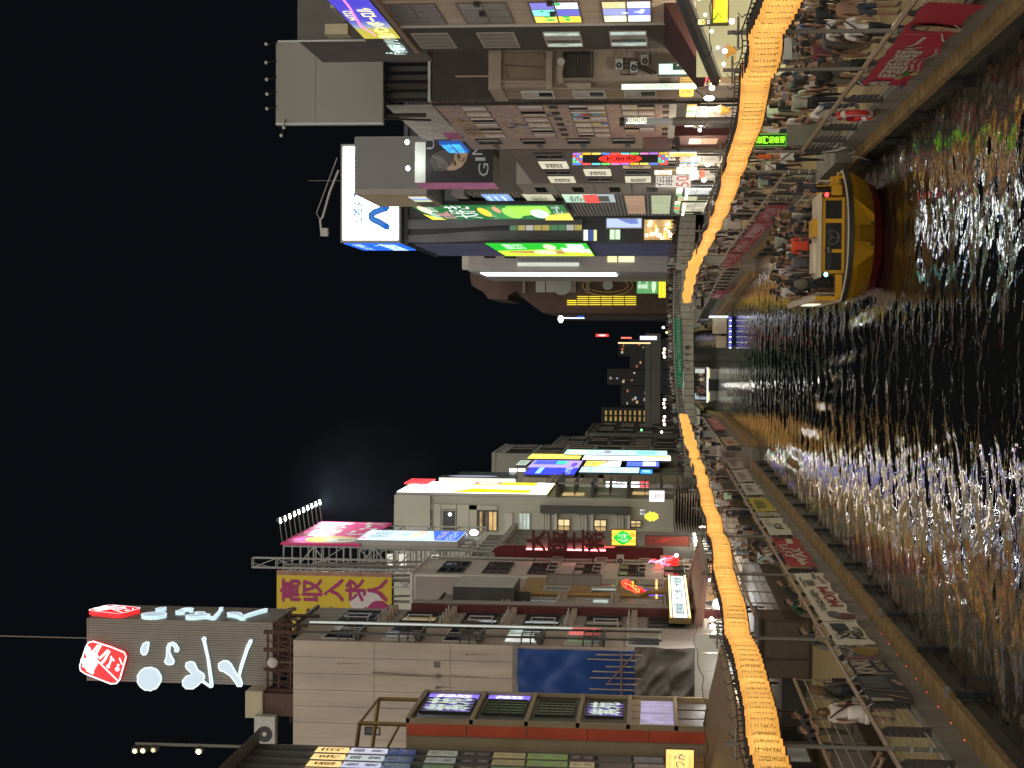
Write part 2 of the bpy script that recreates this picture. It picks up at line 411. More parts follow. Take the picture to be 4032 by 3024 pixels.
railing("railing", "far stretch of right quay railing hung with a row of pink red banners", [(6.0, 53.5), (6.0, 98.5)], 2.35, 0.02, 1.0)
railing("railing", "left quay railing bending away towards the bridge beyond the landing step", [(-6.45, 98), (-6.55, 142), (-7.7, 174)], 3.0, 0.0, 1.0)
railing("railing", "right quay railing curving in towards the bridge", [(5.1, 102), (4.9, 112), (4.05, 134), (2.8, 174)], 3.0, 0.0, 1.0)
railing("railing", "thin inner railing on the dark terrace edge beside the leaning couple", [(-9.25, 16), (-9.25, 43.2)], 2.2, 0.45, 1.03, False)
railing("railing", "long thin inner railing along the raised terrace below the left shop fronts", [(-9.55, 55.2), (-9.55, 129)], 2.6, 0.85, 0.98, False)
railing("railing", "thin railing in front of the right bank shops behind the crowd", [(11.95, 34), (11.95, 140)], 2.6, 0.35, 0.95, False)
bx = thing("storage_hut", "low dark brown storage hut standing against the end of the left terrace", "hut", (-10.4, 53.5, 0))
part(bx, "wall", MB().box(-11.3, -9.3, 52.9, 55, 0.0, 1.75), mat("hut_brown", (0.075, 0.055, 0.04), 0.7, 0.3, 2))
for a in (-11.28, -10.6, -9.96): part(bx, "door", MB().box(a + .02, a + .6, 52.84, 52.9, 0.12, 1.6), mat("hut_door", (0.09, 0.068, 0.05), 0.6, 0.25, 2))
part(bx, "roof", MB().box(-11.4, -9.2, 52.75, 55, 1.752, 1.85), STEEL)

# ------------------------------------------------------------------ the bridge
BRY = 178.0
BC = mat("bridge_stone", (0.44, 0.41, 0.335), 0.75, 0.2, 0.8)
def arch(x): return -0.0046 * min((x - 4.5) ** 2, 260)
br = thing("bridge", "grey stone arched footbridge crossing the canal with a green banner on its balustrade", "bridge", (0, BRY, 0))
mb = MB()
xs_ = [x * 1.6 for x in range(-24, 25)]
for a, b in zip(xs_, xs_[1:]):
    za, zb = arch(a), arch(b)
    mb.hexa([(a, BRY + .15, 1.2 + za * .3), (b, BRY + .15, 1.2 + zb * .3), (b, BRY + 11, 1.2 + zb * .3), (a, BRY + 11, 1.2 + za * .3), (a, BRY + .15, 2.62 + za), (b, BRY + .15, 2.62 + zb), (b, BRY + 11, 2.62 + zb), (a, BRY + 11, 2.62 + za)])
part(br, "deck", mb, mat("bridge_joint", (.07, .065, .055), .9, .2, 1))
x = -20.0
while x < 17:
    w = 0.80; za, zb = arch(x), arch(x + w)
    hi = 2.66 if -10.4 < x < 8.4 else 3.3
    part(br, "panel", MB().hexa([(x + .035, BRY, 1.17 + za * .3), (x + w - .035, BRY, 1.17 + zb * .3), (x + w - .035, BRY + .14, 1.17 + zb * .3), (x + .035, BRY + .14, 1.17 + za * .3),
                                (x + .035, BRY, hi + za), (x + w - .035, BRY, hi + zb), (x + w - .035, BRY + .14, hi + zb), (x + .035, BRY + .14, hi + za)]), BC)
    x += w
mb = MB(); mh = MB()
for i in range(94):
    x = -10.3 + i * 0.2; z = arch(x); mb.box(x, x + .05, BRY - .02, BRY + .06, 2.67 + z, 3.42 + z)
o = part(br, "baluster", mb, TUBE, kind="stuff")
for i in range(24):
    x = -10.4 + i * 0.8
    mh.hexa([(x, BRY - .06, 3.42 + arch(x)), (x + .8, BRY - .06, 3.42 + arch(x + .8)), (x + .8, BRY + .1, 3.42 + arch(x + .8)), (x, BRY + .1, 3.42 + arch(x)), (x, BRY - .06, 3.53 + arch(x)), (x + .8, BRY - .06, 3.53 + arch(x + .8)), (x + .8, BRY + .1, 3.53 + arch(x + .8)), (x, BRY + .1, 3.53 + arch(x))])
part(br, "handrail", mh, mat("rail_pale", (0.4, 0.39, 0.34), 0.6, 0.15, 2))
FB = Face('F', BRY)
mt = MB()
for ch, yy in (("え", 1452), ("び", 1423), ("す", 1396), ("橋", 1369)):
    u, z = FB.uz('S', 2707, yy); put_text(mt, FB, ch, u - .27, u + .27, z - .27, z + .27, 0.02, 0.04)
part(br, "lettering", mt, mat("letter_dark", (0.03, 0.03, 0.03), 0.5, 0))
# left shoulder of the bridge: stair rail with white bars
u0, z0 = FB.uz('S', 2680, 1725)
for i in range(10):
    x = -13.6 + i * 0.32; part(br, "stair_bar", MB().box(x, x + .05, BRY - .1, BRY - .04, 1.1, 2.4 + .05 * i), TUBE)
bn = thing("bridge_banner", "long green banner with white lettering tied along the bridge balustrade", "banner", FB.w(-1, 3, .1))
GR = pc((0.03, 0.26, 0.15), 0.7); mb = MB(); N = 40
xa, _z = FB.uz('S', 2660, 1523); xb, _z = FB.uz('S', 2660, 1252)
top = []; bot = []
for i in range(N + 1):
    x = xa + (xb - xa) * i / N; w = 0.1 + 0.035 * math.sin(i * 1.7) + 0.02 * math.sin(i * 0.6)
    top.append((x, BRY - w - .02, 3.38 + arch(x))); bot.append((x, BRY - w - .05, 2.58 + arch(x) + .04 * math.sin(i * .9)))
mb.add(top + bot, [(i, i + 1, N + 2 + i, N + 1 + i) for i in range(N)]); part(bn, "cloth", mb, GR, smooth=True)
mt = MB()
for j, ch in enumerate("ORPFC 大阪の水辺を守り育てる会連盟"):
    x = xa + 1.75 + j * 0.335; z = arch(x) + 2.72
    if ch != ' ': put_text(mt, FB, ch, x - .12, x + .14, z, z + .32, 0.19, 0.03)
for k in range(3): put_stroke(mt, FB, [(xa + .15 + k * .35, 2.65 + arch(xa)), (xa + .5 + k * .35, 3.25 + arch(xa))], .06, .19)
put_text(mt, FB, "水都の舟まつり", xa + 3.2, xa + 5.0, 3.06 + arch(1), 3.22 + arch(1), .19, .02)
part(bn, "lettering", mt, pc((0.5, 0.58, 0.42)))
# ================================================================== left bank buildings
GLASSD = glass("glass_dark"); 
FRAME = mat("frame_dark", (0.03, 0.03, 0.03), 0.5, 0.1, 3); FRAMEW = mat("frame_pale", (0.45, 0.45, 0.43), 0.5, 0.1, 3)
WARMW = glow("warm_room", (0.75, 0.50, 0.20), 0.75, 0.6, 1.4); COOLW = glow("cool_room", (0.55, 0.68, 0.62), 0.7, 0.7, 1.6)
DIMW = glow("dim_room", (0.16, 0.13, 0.09), 0.45, 0.7, 1.2); CURT = mat("curtain_white", (0.72, 0.70, 0.66), 0.8, 0.3, 2.5)
def window(par, F, R, nc=2, nr=1, fm=None, gm=None, t=0.06, d=0.0, proud=0.09, gms=None):
    u0, u1, z0, z1 = R; fm = fm or FRAME
    mb = MB().frame(F, u0, u1, z0, z1, t, d, d + proud)
    uw = (u1 - u0 - t) / nc; zh = (z1 - z0 - t) / nr
    for i in range(1, nc): mb.fbox(F, u0 + i * uw, u0 + i * uw + t, z0 + t, z1 - t, d, d + proud - .01)
    for j in range(1, nr): mb.fbox(F, u0 + t, u1 - t, z0 + j * zh, z0 + j * zh + t * .8, d, d + proud - .02)
    o = part(par, "window", mb, fm)
    for i in range(nc):
        for j in range(nr):
            g = (gms[(i + j * nc) % len(gms)] if gms else gm) or GLASSD
            part(o, "pane", MB().fbox(F, u0 + t + i * uw, u0 + i * uw + uw, z0 + t + j * zh, z0 + j * zh + zh, d + .005, d + .035), g)
    return o
def ac_unit(loc, label, group="air conditioners on the walls", s=1.0):
    x, y, z = loc; t = thing("air_conditioner", label, "air conditioner", loc, group)
    part(t, "case", MB().box(x - .42 * s, x + .42 * s, y - .16 * s, y + .16 * s, z, z + .62 * s), mat("ac_white", (0.42, 0.42, 0.38), 0.6, 0.15, 4))
    F = Face('F', y - .16 * s); mb = MB(); put_disc(mb, F, x - .1 * s, z + .31 * s, .24 * s, .24 * s, .01, 16); part(t, "fan_grille", mb, FRAME)
    mb = MB(); put_disc(mb, F, x - .1 * s, z + .31 * s, .07 * s, .07 * s, .02, 10); part(t, "fan_hub", mb, MATS["ac_white"]); return t
def roof_rail(par, pts, h, m, n=8):
    mb = MB()
    for k in (0.5, 1.0): mb.tube([(x, y, z + h * k) for x, y, z in pts], .03, 5)
    for a, b in zip(pts, pts[1:]):
        a, b = Vector(a), Vector(b); k = max(1, int((b - a).length / 1.1))
        for j in range(k + 1): q = a + (b - a) * j / k; mb.tube([q, q + Vector((0, 0, h))], .025, 5)
    part(par, "roof_railing", mb, m)

# ---- nearest: dark louvred building with lit advertising boards between its fins
L1 = thing("louvred_building", "dark building with vertical fins and lit advertising boards, nearest on the left bank", "building", (-18, 50, 0))
GREYD = mat("wall_grey_dark", (0.10, 0.10, 0.095), 0.7, 0.2, 1.0); FIN = mat("fin_grey", (0.13, 0.125, 0.12), 0.5, 0.15, 2)
part(L1, "wall", MB().box(-24, -15.6, 36, 58.0, 0.45, 20.6), GREYD)
part(L1, "roof", MB().hexa([(-24.3, 35, 20.605), (-14.9, 35, 20.605), (-14.9, 58.2, 20.605), (-24.3, 58.2, 20.605), (-24.3, 35, 20.9), (-15.2, 35, 20.9), (-15.2, 58.0, 20.9), (-24.3, 58.0, 20.9)]), GREYD)
FL = Face('L', -15.6); fins = [58.0 - 0.98 * k for k in range(10)]
for y in fins: part(L1, "fin", MB().fbox(FL, y - .06, y + .06, 3.4, 20.6, 0.0, 0.13), FIN)
rows = [(18.2, 17.0, (.95, .62, .22)), (16.9, 15.5, (.75, .86, .95)), (15.4, 14.4, (.12, .22, .5)), (13.9, 12.8, (.75, .75, .65)), (12.6, 11.5, (.30, .45, .30)), (11.4, 10.2, (.55, .72, .25)),
        (10.1, 8.6, (.35, .62, .16)), (8.5, 7.6, (.75, .70, .35)), (7.4, 6.2, (.10, .09, .08)), (6.1, 5.0, (.28, .27, .24))]
glyphs = "酒肉魚鍋串寿司焼鳥天麺飯宴蟹牛"
for i, (a, b) in enumerate(zip(fins[1:], fins)):
    for j, (z1, z0, c) in enumerate(rows):
        z0 -= i * .05; z1 -= i * .05
        c2 = tuple(min(1, max(0.02, v * uni(.75, 1.2))) for v in c) if j else c
        if j in (3, 4, 5, 6, 7) and rnd() < .4: c2 = random.choice([(.06, .06, .06), (.15, .3, .12), (.6, .6, .6), (.05, .055, .06), (.5, .46, .2), (.08, .08, .08)])
        bd = part(L1, "advert_board", MB().fbox(FL, a + .12, b - .12, z0, z1, 0.0, 0.12), gc(c2, .85 if j == 0 else .5 if j == 1 else .16))
        if j != 8:
            mb = MB(); n = 1 if j == 0 else 2
            for q in range(n):
                zc = z0 + (z1 - z0) * (q + .12) / n; put_text(mb, FL, random.choice(glyphs), a + .3, b - .3, zc, zc + (z1 - z0) * .7 / n, .13, .03)
            part(bd, "lettering", mb, pc((.05, .04, .04)) if sum(c2) > 1.0 and j < 2 else pc((.5, .5, .48)))
for a, b in zip(fins[1:], fins): part(L1, "timber_board", MB().fbox(FL, a + .1, b - .1, 3.5, 4.9, 0.0, 0.2), mat("lit_timber", (0.42, 0.26, 0.12), 0.6, 0.4, 5))  # orange wood boards below the adverts
aw = thing("shop_awning", "long tan metal awning sloping out below the louvred building", "awning", (-13.5, 48, 3))
AWN = mat("awning_tan", (0.30, 0.20, 0.10), 0.55, 0.25, 1.2)
part(aw, "roof_sheet", MB().hexa([(-15.55, 30, 3.1), (-12.0, 30, 2.62), (-12.0, 62, 2.62), (-15.55, 62, 3.1), (-15.55, 30, 3.5), (-12.0, 30, 2.74), (-12.0, 62, 2.74), (-15.55, 62, 3.5)]), AWN)
for k in range(64): part(aw, "rib", MB().box(-12.06, -11.9, 30 + k * .5, 30.26 + k * .5, 2.58, 2.78), mat("awning_rib", (0.42, 0.32, 0.2), 0.5, 0.2, 3))
for k in range(8): part(aw, "post", MB().tube([(-12.3, 31 + k * 4.3, .45), (-12.3, 31 + k * 4.3, 2.65)], .05, 6), STEEL)
FS = Face('F', 54.6)
R = FS.rect('B', 1905, 1262, 2098, 1520)
sign("hanging_sign", "yellow lit signboard with brush lettering hung off the nearest left building", FS, R, .22, (1.0, .66, .20), 1.0,
     [('r', .06, .06, .94, .068, (.35, .2, .05)), ('r', .06, .94, .94, .948, (.35, .2, .05)), ('t', "がづつみ", .12, .30, .88, .74, (.05, .06, .10)), ('t', "季節の料理", .52, .80, .86, .9, (.35, .22, .06)), ('t', "ka-zutsumi", .38, .12, .86, .24, (.4, .25, .06))], (.10, .06, .02))
# stage light mast on its roof
pm = thing("light_mast", "thin roof mast with one glaring lamp and three small spotlights, lower left against the sky", "light mast", (-15.2, 57, 20.9))
ux = lambda t, x, y: Face('F', 57.0).uz(t, x, y)
a = ux('A', 1190, 1168); b = ux('A', 528, 1150)
part(pm, "pole", MB().tube([(a[0], 57, 20.6), (b[0], 57, b[1])], .06, 6), POLE)
for (px, py, e) in ((930, 1188, 14), (650, 1178, .6), (585, 1182, 2), (535, 1184, 2)):
    u, z = ux('A', px, py); h = part(pm, "lamp_head", MB().box(u - .1, u + .1, 56.8, 57.1, z - .12, z + .14), STEEL)
    part(h, "lens", MB().ball((u - .02, 56.76, z), .09, .05, .09), gc((1, .86, .45), e))
for (u, z) in ((-16.6, 20.9), (-15.6, 20.9)): pass

# ---- narrow tan framed building with purple lit windows
L2 = thing("purple_sign_building", "narrow tan framed building with purple lit lattice windows and orange red side", "building", (-16, 62, 0))
TAN = mat("wall_tan", (0.30, 0.24, 0.15), 0.6, 0.15, 1); DKB = mat("panel_dark_brown", (0.022, 0.018, 0.016), 0.4, 0.2, 2)
part(L2, "wall", MB().box(-24, -14.75, 59.1, 64.2, 0.45, 15.0), TAN)
F2 = Face('L', -14.75); ya, yb = 59.1, 64.1
fz = [15.0, 12.5, 10.35, 8.35, 6.4, 4.55, 3.1]
for k, z in enumerate(fz): part(L2, "floor_band", MB().fbox(F2, ya, yb, z - .12, z + .02, 0, .2), TAN)
for u in (ya, yb - .14): part(L2, "pilaster", MB().fbox(F2, u, u + .14, 3.0, 15.0, 0, .18), TAN)
PUR = (0.30, 0.18, 0.85)
for k in range(4):
    z1, z0 = fz[k] - .14, fz[k + 1] + .04
    part(L2, "panel", MB().fbox(F2, ya + .16, yb - .16, z0, z1, .0, .04), DKB)
    lit = k in (0, 3)
    w = window(L2, F2, (ya + 1.55, yb - 1.05, z0 + .12, z1 - .12), 5, 3, FRAME, None, .05, .04, .08, gms=[gc(PUR, .38), gc(PUR, .2), gc((.10, .07, .2), .6), gc(PUR, .3)] if lit else [glass('glass_smoke', (.06, .058, .055), .15)])
    if lit:
        mb = MB()
        put_text(mb, F2, "紫苑", ya + 1.7, yb - 1.2, z0 + .3, z1 - .3, .13, .05); part(L2, "lettering", mb, gc((.66, .8, .72), .55))
    if k in (0, 1):
        part(L2, "transom_sign", MB().fbox(F2, yb - 1.0, yb - .2, z0 + .12, z1 - .12, .04, .07), gc((.22, .16, .85), .9))
        mb = MB(); put_text(mb, F2, "酒 楽", yb - .85, yb - .35, z0 + .4, z1 - .4, .09, .04); part(L2, "lettering", mb, gc((.9, .9, 1), 1.0))
z1, z0 = fz[4] - .14, fz[5] + .04
for q in range(4): part(L2, "lit_shutter", MB().fbox(F2, ya + .3 + q * 1.12, ya + 1.25 + q * 1.12, z0, z1, .0, .06), glow("violet_poster", (.55, .5, .85), .5, .6, 1.5))
for q in range(4): part(L2, "vent_louvre", MB().fbox(F2, ya + .3 + q * 1.12, ya + 1.25 + q * 1.12, 5.9, 6.25, .06, .1), TAN)
for q in range(3): part(L2, "shutter", MB().fbox(F2, ya + .3 + q * 1.5, ya + 1.6 + q * 1.5, 3.25, 4.4, .0, .05), DKB)
RED = mat("panel_orange_red", (0.50, 0.085, 0.04), 0.45, 0.2, .8)
FE2 = Face('F', 59.1)
for k in range(5): part(L2, "red_panel", MB().fbox(FE2, -15.22, -14.78, 3.2 + k * 2.36, 3.2 + k * 2.36 + 2.32, 0, .06), RED)
pass
GOLD = mat("frame_gold", (0.22, 0.15, 0.06), 0.5, 0.2, 2); mb = MB()
for y in (59.4, 63.6):
    mb.bar((-14.9, y, 15), (-14.9, y, 16.9), .12); mb.bar((-18, y, 15), (-18, y, 17.3), .12); mb.bar((-14.9, y, 16.9), (-18, y, 17.3), .12)
for x in (-14.9, -18): mb.bar((x, 59.4, 16.9), (x, 63.6, 16.9), .1)
mb.bar((-14.9, 59.4, 15.3), (-18, 59.4, 16.9), .07)
part(L2, "roof_frame", mb, GOLD)

# ---- bare concrete end wall with tarpaulins, sign tower on top
L3 = thing("bare_wall_building", "tall building showing a bare pale concrete end wall wrapped in blue and grey tarpaulins", "building", (-18, 76, 0))
CW = mat("pale_concrete", (0.43, 0.365, 0.30), 0.85, 0.24, .9, .25, 25, streak=True)
part(L3, "wall", MB().box(-24, -14.75, 75.06, 80.6, 0.85, 23.3), CW)
F3 = Face('F', 75.06); JO = mat("wall_joint", (0.2, 0.17, 0.14), 0.9, 0.1)
xw = [-14.75 - 0.82 * k for k in range(6)] + [-19.6]
zw = [12.3, 15.4, 19.2, 23.3]
for i in range(6):
    for j in range(3):
        part(L3, "concrete_panel", MB().fbox(F3, xw[i + 1] + .012, xw[i] - .012, zw[j] + .012, zw[j + 1] - .012, 0, .05 + (0.05 if i >= 4 and j < 2 else 0)), CW)
part(L3, "ledge", MB().fbox(F3, -19.6, -14.72, 12.0, 12.3, 0, .16), mat("ledge_grey", (0.2, 0.18, 0.16), 0.8, 0.3, 2))
u, z = F3.uz('B', 375, 708); part(L3, "vent_plate", MB().fbox(F3, u - .14, u + .14, z - .14, z + .14, .05, .09), mat("plate_grey", (.12, .12, .12), .5, .1))
u, z = F3.uz('B', 375, 785); part(L3, "pipe_stub", MB().tube([F3.w(u, z, .05), F3.w(u, z, .3)], .1, 8), JO)
u1_, z1_ = F3.uz('A', 2000, 706); part(L3, "conduit", MB().tube([F3.w(u1_, z1_, .1), F3.w(u, z + .1, .1)], .035, 5), JO)
u, z = F3.uz('B', 375, 860); part(L3, "pipe_stub", MB().tube([F3.w(u, z, .05), F3.w(u, z, .25)], .06, 8), JO)
for (x_, y_, l_, w_) in ((380, 785, 2.6, .07), (380, 860, .9, .05), (-300, 700, 1.8, .04), (560, 640, 1.5, .05), (300, 930, 2.2, .06)):
    u, z = F3.uz('B', x_, y_); mb = MB(); put_stroke(mb, F3, [(u, z - .1, w_ * 2), (u + .02, z - l_ * .4, w_ * 1.3), (u + .01, z - l_, w_ * .3)], .1, .056); part(L3, "rust_stain", mb, mat("rust_stain", (.30, .23, .17), .9, .3, 3))
R = F3.rect('A', 1955, 1043, 2050, 1095); window(L3, F3, R, 1, 1, FRAME, GLASSD, .05, .05)
def cloth(par, name, F, R, m, nu, nz, amp, seed, d=.12, droop=0.0, edge=0.0, fq=1.0):
    rg = random.Random(seed); u0, u1, z0, z1 = R; ph = [(fq * rg.uniform(.6, 2.4), fq * rg.uniform(-2.2, 3.0), rg.uniform(0, 6.28), rg.uniform(.3, 1)) for _ in range(9)]
    mb = MB(); V = []
    for j in range(nz + 1):
        for i in range(nu + 1):
            a, b = i / nu, j / nz; u = u0 + (u1 - u0) * a; z = z0 + (z1 - z0) * b
            h = sum(w * math.sin(p * u * 2 + q * z * 1.6 + r + 1.5 * math.sin(.8 * z + r)) for p, q, r, w in ph) / 4
            if b in (0.0,): z += edge * math.sin(a * 9 + seed) * .5
            V.append(F.w(u, z - droop * math.sin(math.pi * a) * b, d + amp * (abs(h) ** .8) * (1 if h > 0 else -.6)))
    mb.add(V, [(j * (nu + 1) + i, j * (nu + 1) + i + 1, (j + 1) * (nu + 1) + i + 1, (j + 1) * (nu + 1) + i) for j in range(nz) for i in range(nu)])
    return part(par, name, mb, m, smooth=True)
BT = mat("tarp_blue", (0.014, 0.055, 0.22), 0.38, 0.15, .8); GT = mat("tarp_grey", (0.115, 0.10, 0.085), 0.4, 0.3, .7)
tb = thing("blue_tarpaulin", "big blue tarpaulin hanging on the bare concrete end wall", "tarpaulin", (-16.5, 75, 6))
cloth(tb, "sheet", F3, (-19.6, -14.85, 5.6, 12.05), BT, 60, 50, .16, 4, .2)
tg = thing("grey_tarpaulin", "crumpled grey brown tarpaulin below the blue one above white hoarding", "tarpaulin", (-16.5, 75, 3))
cloth(tg, "sheet", F3, (-19.4, -14.6, 3.2, 6.3), GT, 70, 60, .34, 9, .42, edge=.5, fq=1.7)
sc = thing("bamboo_rods", "row of thin scaffold rods standing across the lower blue tarpaulin", "scaffold", (-16.3, 74.7, 6))
for k in range(11):
    x = -15.0 - k * .29 - (.35 if k > 8 else 0); zt = 8.2 + .5 * math.sin(k * 2.2)
    part(sc, "rod", MB().tube([(x, 74.72, 5.9), (x + uni(-.05, .05), 74.72, zt)], .035, 5), mat("rod_tan", (.33, .27, .2), .6, .3, 5))
    for q in range(4): part(sc, "clamp", MB().ball((x, 74.72, 6.2 + q * .5), .055, .055, .045, 5, 4), MATS["rod_tan"]) if False else None
part(sc, "cross_rod", MB().tube([(-14.9, 74.66, 6.95), (-18.9, 74.66, 6.95)], .045, 5), mat("rod_rust", (.2, .11, .08), .7, .3, 4))
part(sc, "cross_rod", MB().tube([(-14.7, 74.66, 6.1), (-16.4, 74.66, 7.6)], .04, 5), MATS["rod_rust"])
hd = thing("white_hoarding", "glossy white site hoarding reflecting lamps below the grey tarpaulin", "hoarding", (-15.5, 73.5, .85))
FH = Face('F', 73.6); HM = mat("hoarding_white", (0.62, 0.60, 0.55), 0.22, 0.05, 1)
R = FH.rect('C', 212, 452, 420, 950)
for k in range(6): part(hd, "panel", MB().fbox(FH, R[1] - (k + 1) * .9, R[1] - k * .9 - .015, .9, R[3], 0, .06), HM)
sl = thing("site_lamp", "glaring white site lamp in front of the white hoarding", "lamp", FH.w(-15.2, 2.9, .6)); u, z = FH.uz('C', 395, 690)
part(sl, "arm", MB().tube([FH.w(u, z + .5, .05), FH.w(u, z, .6)], .03, 5), STEEL); part(sl, "lens", MB().ball(FH.w(u, z, .62), .16, .1, .2), gc((.95, 1, 1), 16))
# sign tower
TW = mat("tower_siding", (0.24, 0.21, 0.18), 0.6, 0.12, 1)
st = thing("sign_tower", "tall grey slatted rooftop sign tower with white brush characters and red square seal", "sign", (-16, 80, 25))
tx0, tx1, ty0, ty1, tz0, tz1 = -17.75, -14.45, 78.0, 82.3, 25.1, 35.0
part(st, "tower_core", MB().box(tx0 + .06, tx1 - .06, ty0 + .06, ty1, tz0, tz1 - .02), TW)
FT = Face('F', ty0 + .06); FTL = Face('L', tx1 - .06); n = 26
for k in range(n):
    x = tx0 + (tx1 - tx0) * k / n; part(st, "slat", MB().fbox(FT, x + .008, x + (tx1 - tx0) / n - .012, tz0, tz1, 0, .06 if k % 2 else .05), TW)
for k in range(22):
    y = ty0 + .06 + (ty1 - ty0 - .06) * k / 22; part(st, "slat", MB().fbox(FTL, y + .008, y + .17, tz0, tz1, 0, .05), TW)
part(st, "top_cap", MB().box(tx0, tx1, ty0, ty1, tz1 - .018, tz1 + .05), TW)
WB = (0.62, 0.76, 0.90)
def poly_sign(par, name, F, pts, d0, d1, m, rim=None):
    part(par, name, MB().prism(F, pts, d0, d1), m)
def uv(pts): return [(FT.uz('U', *p)[0] - tx0, FT.uz('U', *p)[1] - tz0) for p in pts]
def blob(cx, cy, rx, ry, n=26, jag=.04): return [(cx + rx * math.cos(6.2832 * k / n) * (1 + jag * math.sin(k * 2.3)), cy + ry * math.sin(6.2832 * k / n) * (1 + jag * math.cos(k * 3.1))) for k in range(n)]
seal = [(210, 335), (400, 395), (545, 455), (565, 500), (495, 750), (460, 790), (400, 795), (120, 685), (70, 650), (62, 600), (130, 390), (160, 345)]
chars = [blob(810, 745, 128, 125), [(745, 365), (785, 342), (806, 350), (803, 390), (792, 450), (775, 482), (745, 485), (722, 460), (722, 420)],
         [(1005, 400), (1020, 362), (1060, 345), (1095, 362), (1125, 405), (1133, 435), (1120, 450), (1090, 446), (1087, 428), (1098, 420), (1072, 385), (1050, 375), (1035, 400), (1030, 450), (1050, 500), (1080, 550), (1075, 580), (1040, 592), (1000, 585), (978, 560), (998, 510), (1002, 450)],
         [(1215, 570), (1260, 556), (1300, 570), (1335, 650), (1400, 692), (1412, 730), (1395, 765), (1460, 815), (1475, 800), (1440, 520), (1398, 340), (1385, 310), (1405, 288), (1425, 305), (1420, 345), (1465, 560), (1500, 800), (1500, 832), (1475, 838), (1380, 775), (1340, 815), (1285, 852), (1210, 850), (1175, 815), (1175, 760), (1215, 715), (1280, 695), (1225, 640), (1205, 610)],
         [(1565, 580), (1610, 548), (1660, 550), (1700, 585), (1740, 660), (1775, 720), (1800, 600), (1870, 390), (1905, 320), (1925, 322), (1925, 345), (1880, 440), (1815, 640), (1795, 720), (1820, 790), (1815, 825), (1770, 825), (1745, 780), (1690, 710), (1620, 665), (1580, 655), (1565, 620)]]
def seal_marks(F, mb, f, d):
    for pts, w in (([(150, 420), (170, 520), (120, 600), (190, 640), (230, 560)], .34), ([(100, 540), (170, 600), (230, 520), (200, 470)], .30), ([(190, 470), (260, 380), (290, 375), (240, 470), (280, 520), (370, 430), (385, 440), (330, 540), (300, 570)], .12), ([(190, 480), (470, 755)], .07),
                   ([(375, 600), (395, 560), (405, 495), (430, 540)], .1), ([(495, 520), (520, 580)], .07), ([(150, 640), (200, 670)], .2)):
        put_stroke(mb, F, [f(p) for p in pts], w, d)
    for p, r in (((470, 635), .12), ((480, 592), .07), ((372, 605), .1)):
        q = f(p); put_disc(mb, F, q[0], q[1], r, r, d, 10)
for F, f in ((FT, lambda p: FT.uz('U', *p)), (FTL, lambda p: (ty0 + .35 + (FT.uz('U', *p)[0] - tx0) / (tx1 - tx0) * (ty1 - ty0 - .6), FT.uz('U', *p)[1]))):
    sp = [f(p) for p in seal]; part(st, "seal", MB().prism(F, sp, .06, .3), gc((.95, .02, .025), 1.0))
    mb = MB(); put_stroke(mb, F, sp + sp[:1], .07, .31); seal_marks(F, mb, f, .32); part(st, "seal_mark", mb, gc((1, .93, .93), 1.25))
    for c in chars:
        cp = [f(p) for p in c]; cx = sum(p[0] for p in cp) / len(cp); cz = sum(p[1] for p in cp) / len(cp)
        part(st, "character_rim", MB().prism(F, cp, .06, .24), gc((.60, .85, .9), .7))
        mb = MB(); put_stroke(mb, F, cp + cp[:1], .06, .26); part(st, "character_edge", mb, gc((.8, .95, 1), .8))
        part(st, "character", MB().prism(F, cp, .242, .25), gc(WB, .55))
part(st, "antenna", MB().tube([(-15.7, 79, 35), (-15.7, 79, 40.5)], .035, 5), POLE)
RUST = mat("rust_steel", (0.09, 0.05, 0.04), 0.7, 0.3, 3); mb = MB()
for x in (-17.6, -16.5, -15.5, -14.6):
    for y in (76.2, 78.2, 81): mb.bar((x, y, 23.3), (x, y, 25.1), .14)
    mb.bar((x, 76.2, 23.4), (x, 81, 25.0), .08)
for z in (23.7, 24.3, 24.9):
    for y in (76.2, 78.2): mb.bar((-19.2, y, z), (-14.5, y, z), .08)
for k in range(9): mb.bar((-19 + k * .5, 76.2, 23.4), (-18.5 + k * .5, 76.2, 25), .05)
part(st, "support_frame", mb, RUST)
rb = thing("rooftop_box", "cream rooftop plant box beside the base of the sign tower", "plant box", (-17.6, 76, 23.3)); R = Face('F', 75.6).rect('A', 1210, 825, 1318, 992)
part(rb, "case", MB().fbox(Face('F', 75.6), R[0], R[1], R[2], R[3], -1.6, 0), mat("cream", (.42, .37, .25), .7, .15, 1)); part(rb, "stand", MB().fbox(Face('F', 75.6), R[0] + .1, R[1] - .1, 23.3, R[2], -1.5, -.1), RUST)
part(rb, "side_plate", MB().fbox(Face('F', 75.6), R[0] + .5, R[1] + .02, R[2] + .05, R[3] - .05, .0, .03), MATS["cream"])
u, z = Face('F', 75.4).uz('A', 1335, 1062); ac_unit((u, 75.4, z - .55), "rooftop air conditioner with round fan on the bare wall building", None, 1.7)
dish = thing("satellite_dish", "small dish on the roof frame under the sign tower", "satellite dish", (-15.2, 76, 24.3)); u, z = Face('F', 76).uz('A', 1383, 645)
part(dish, "bowl", MB().ball((u, 75.9, z), .28, .12, .28, 12, 6), mat("dish_pale", (.45, .43, .38), .5, .1)); part(dish, "arm", MB().tube([(u, 75.95, z), (u, 76.1, 23.6)], .03, 5), POLE)
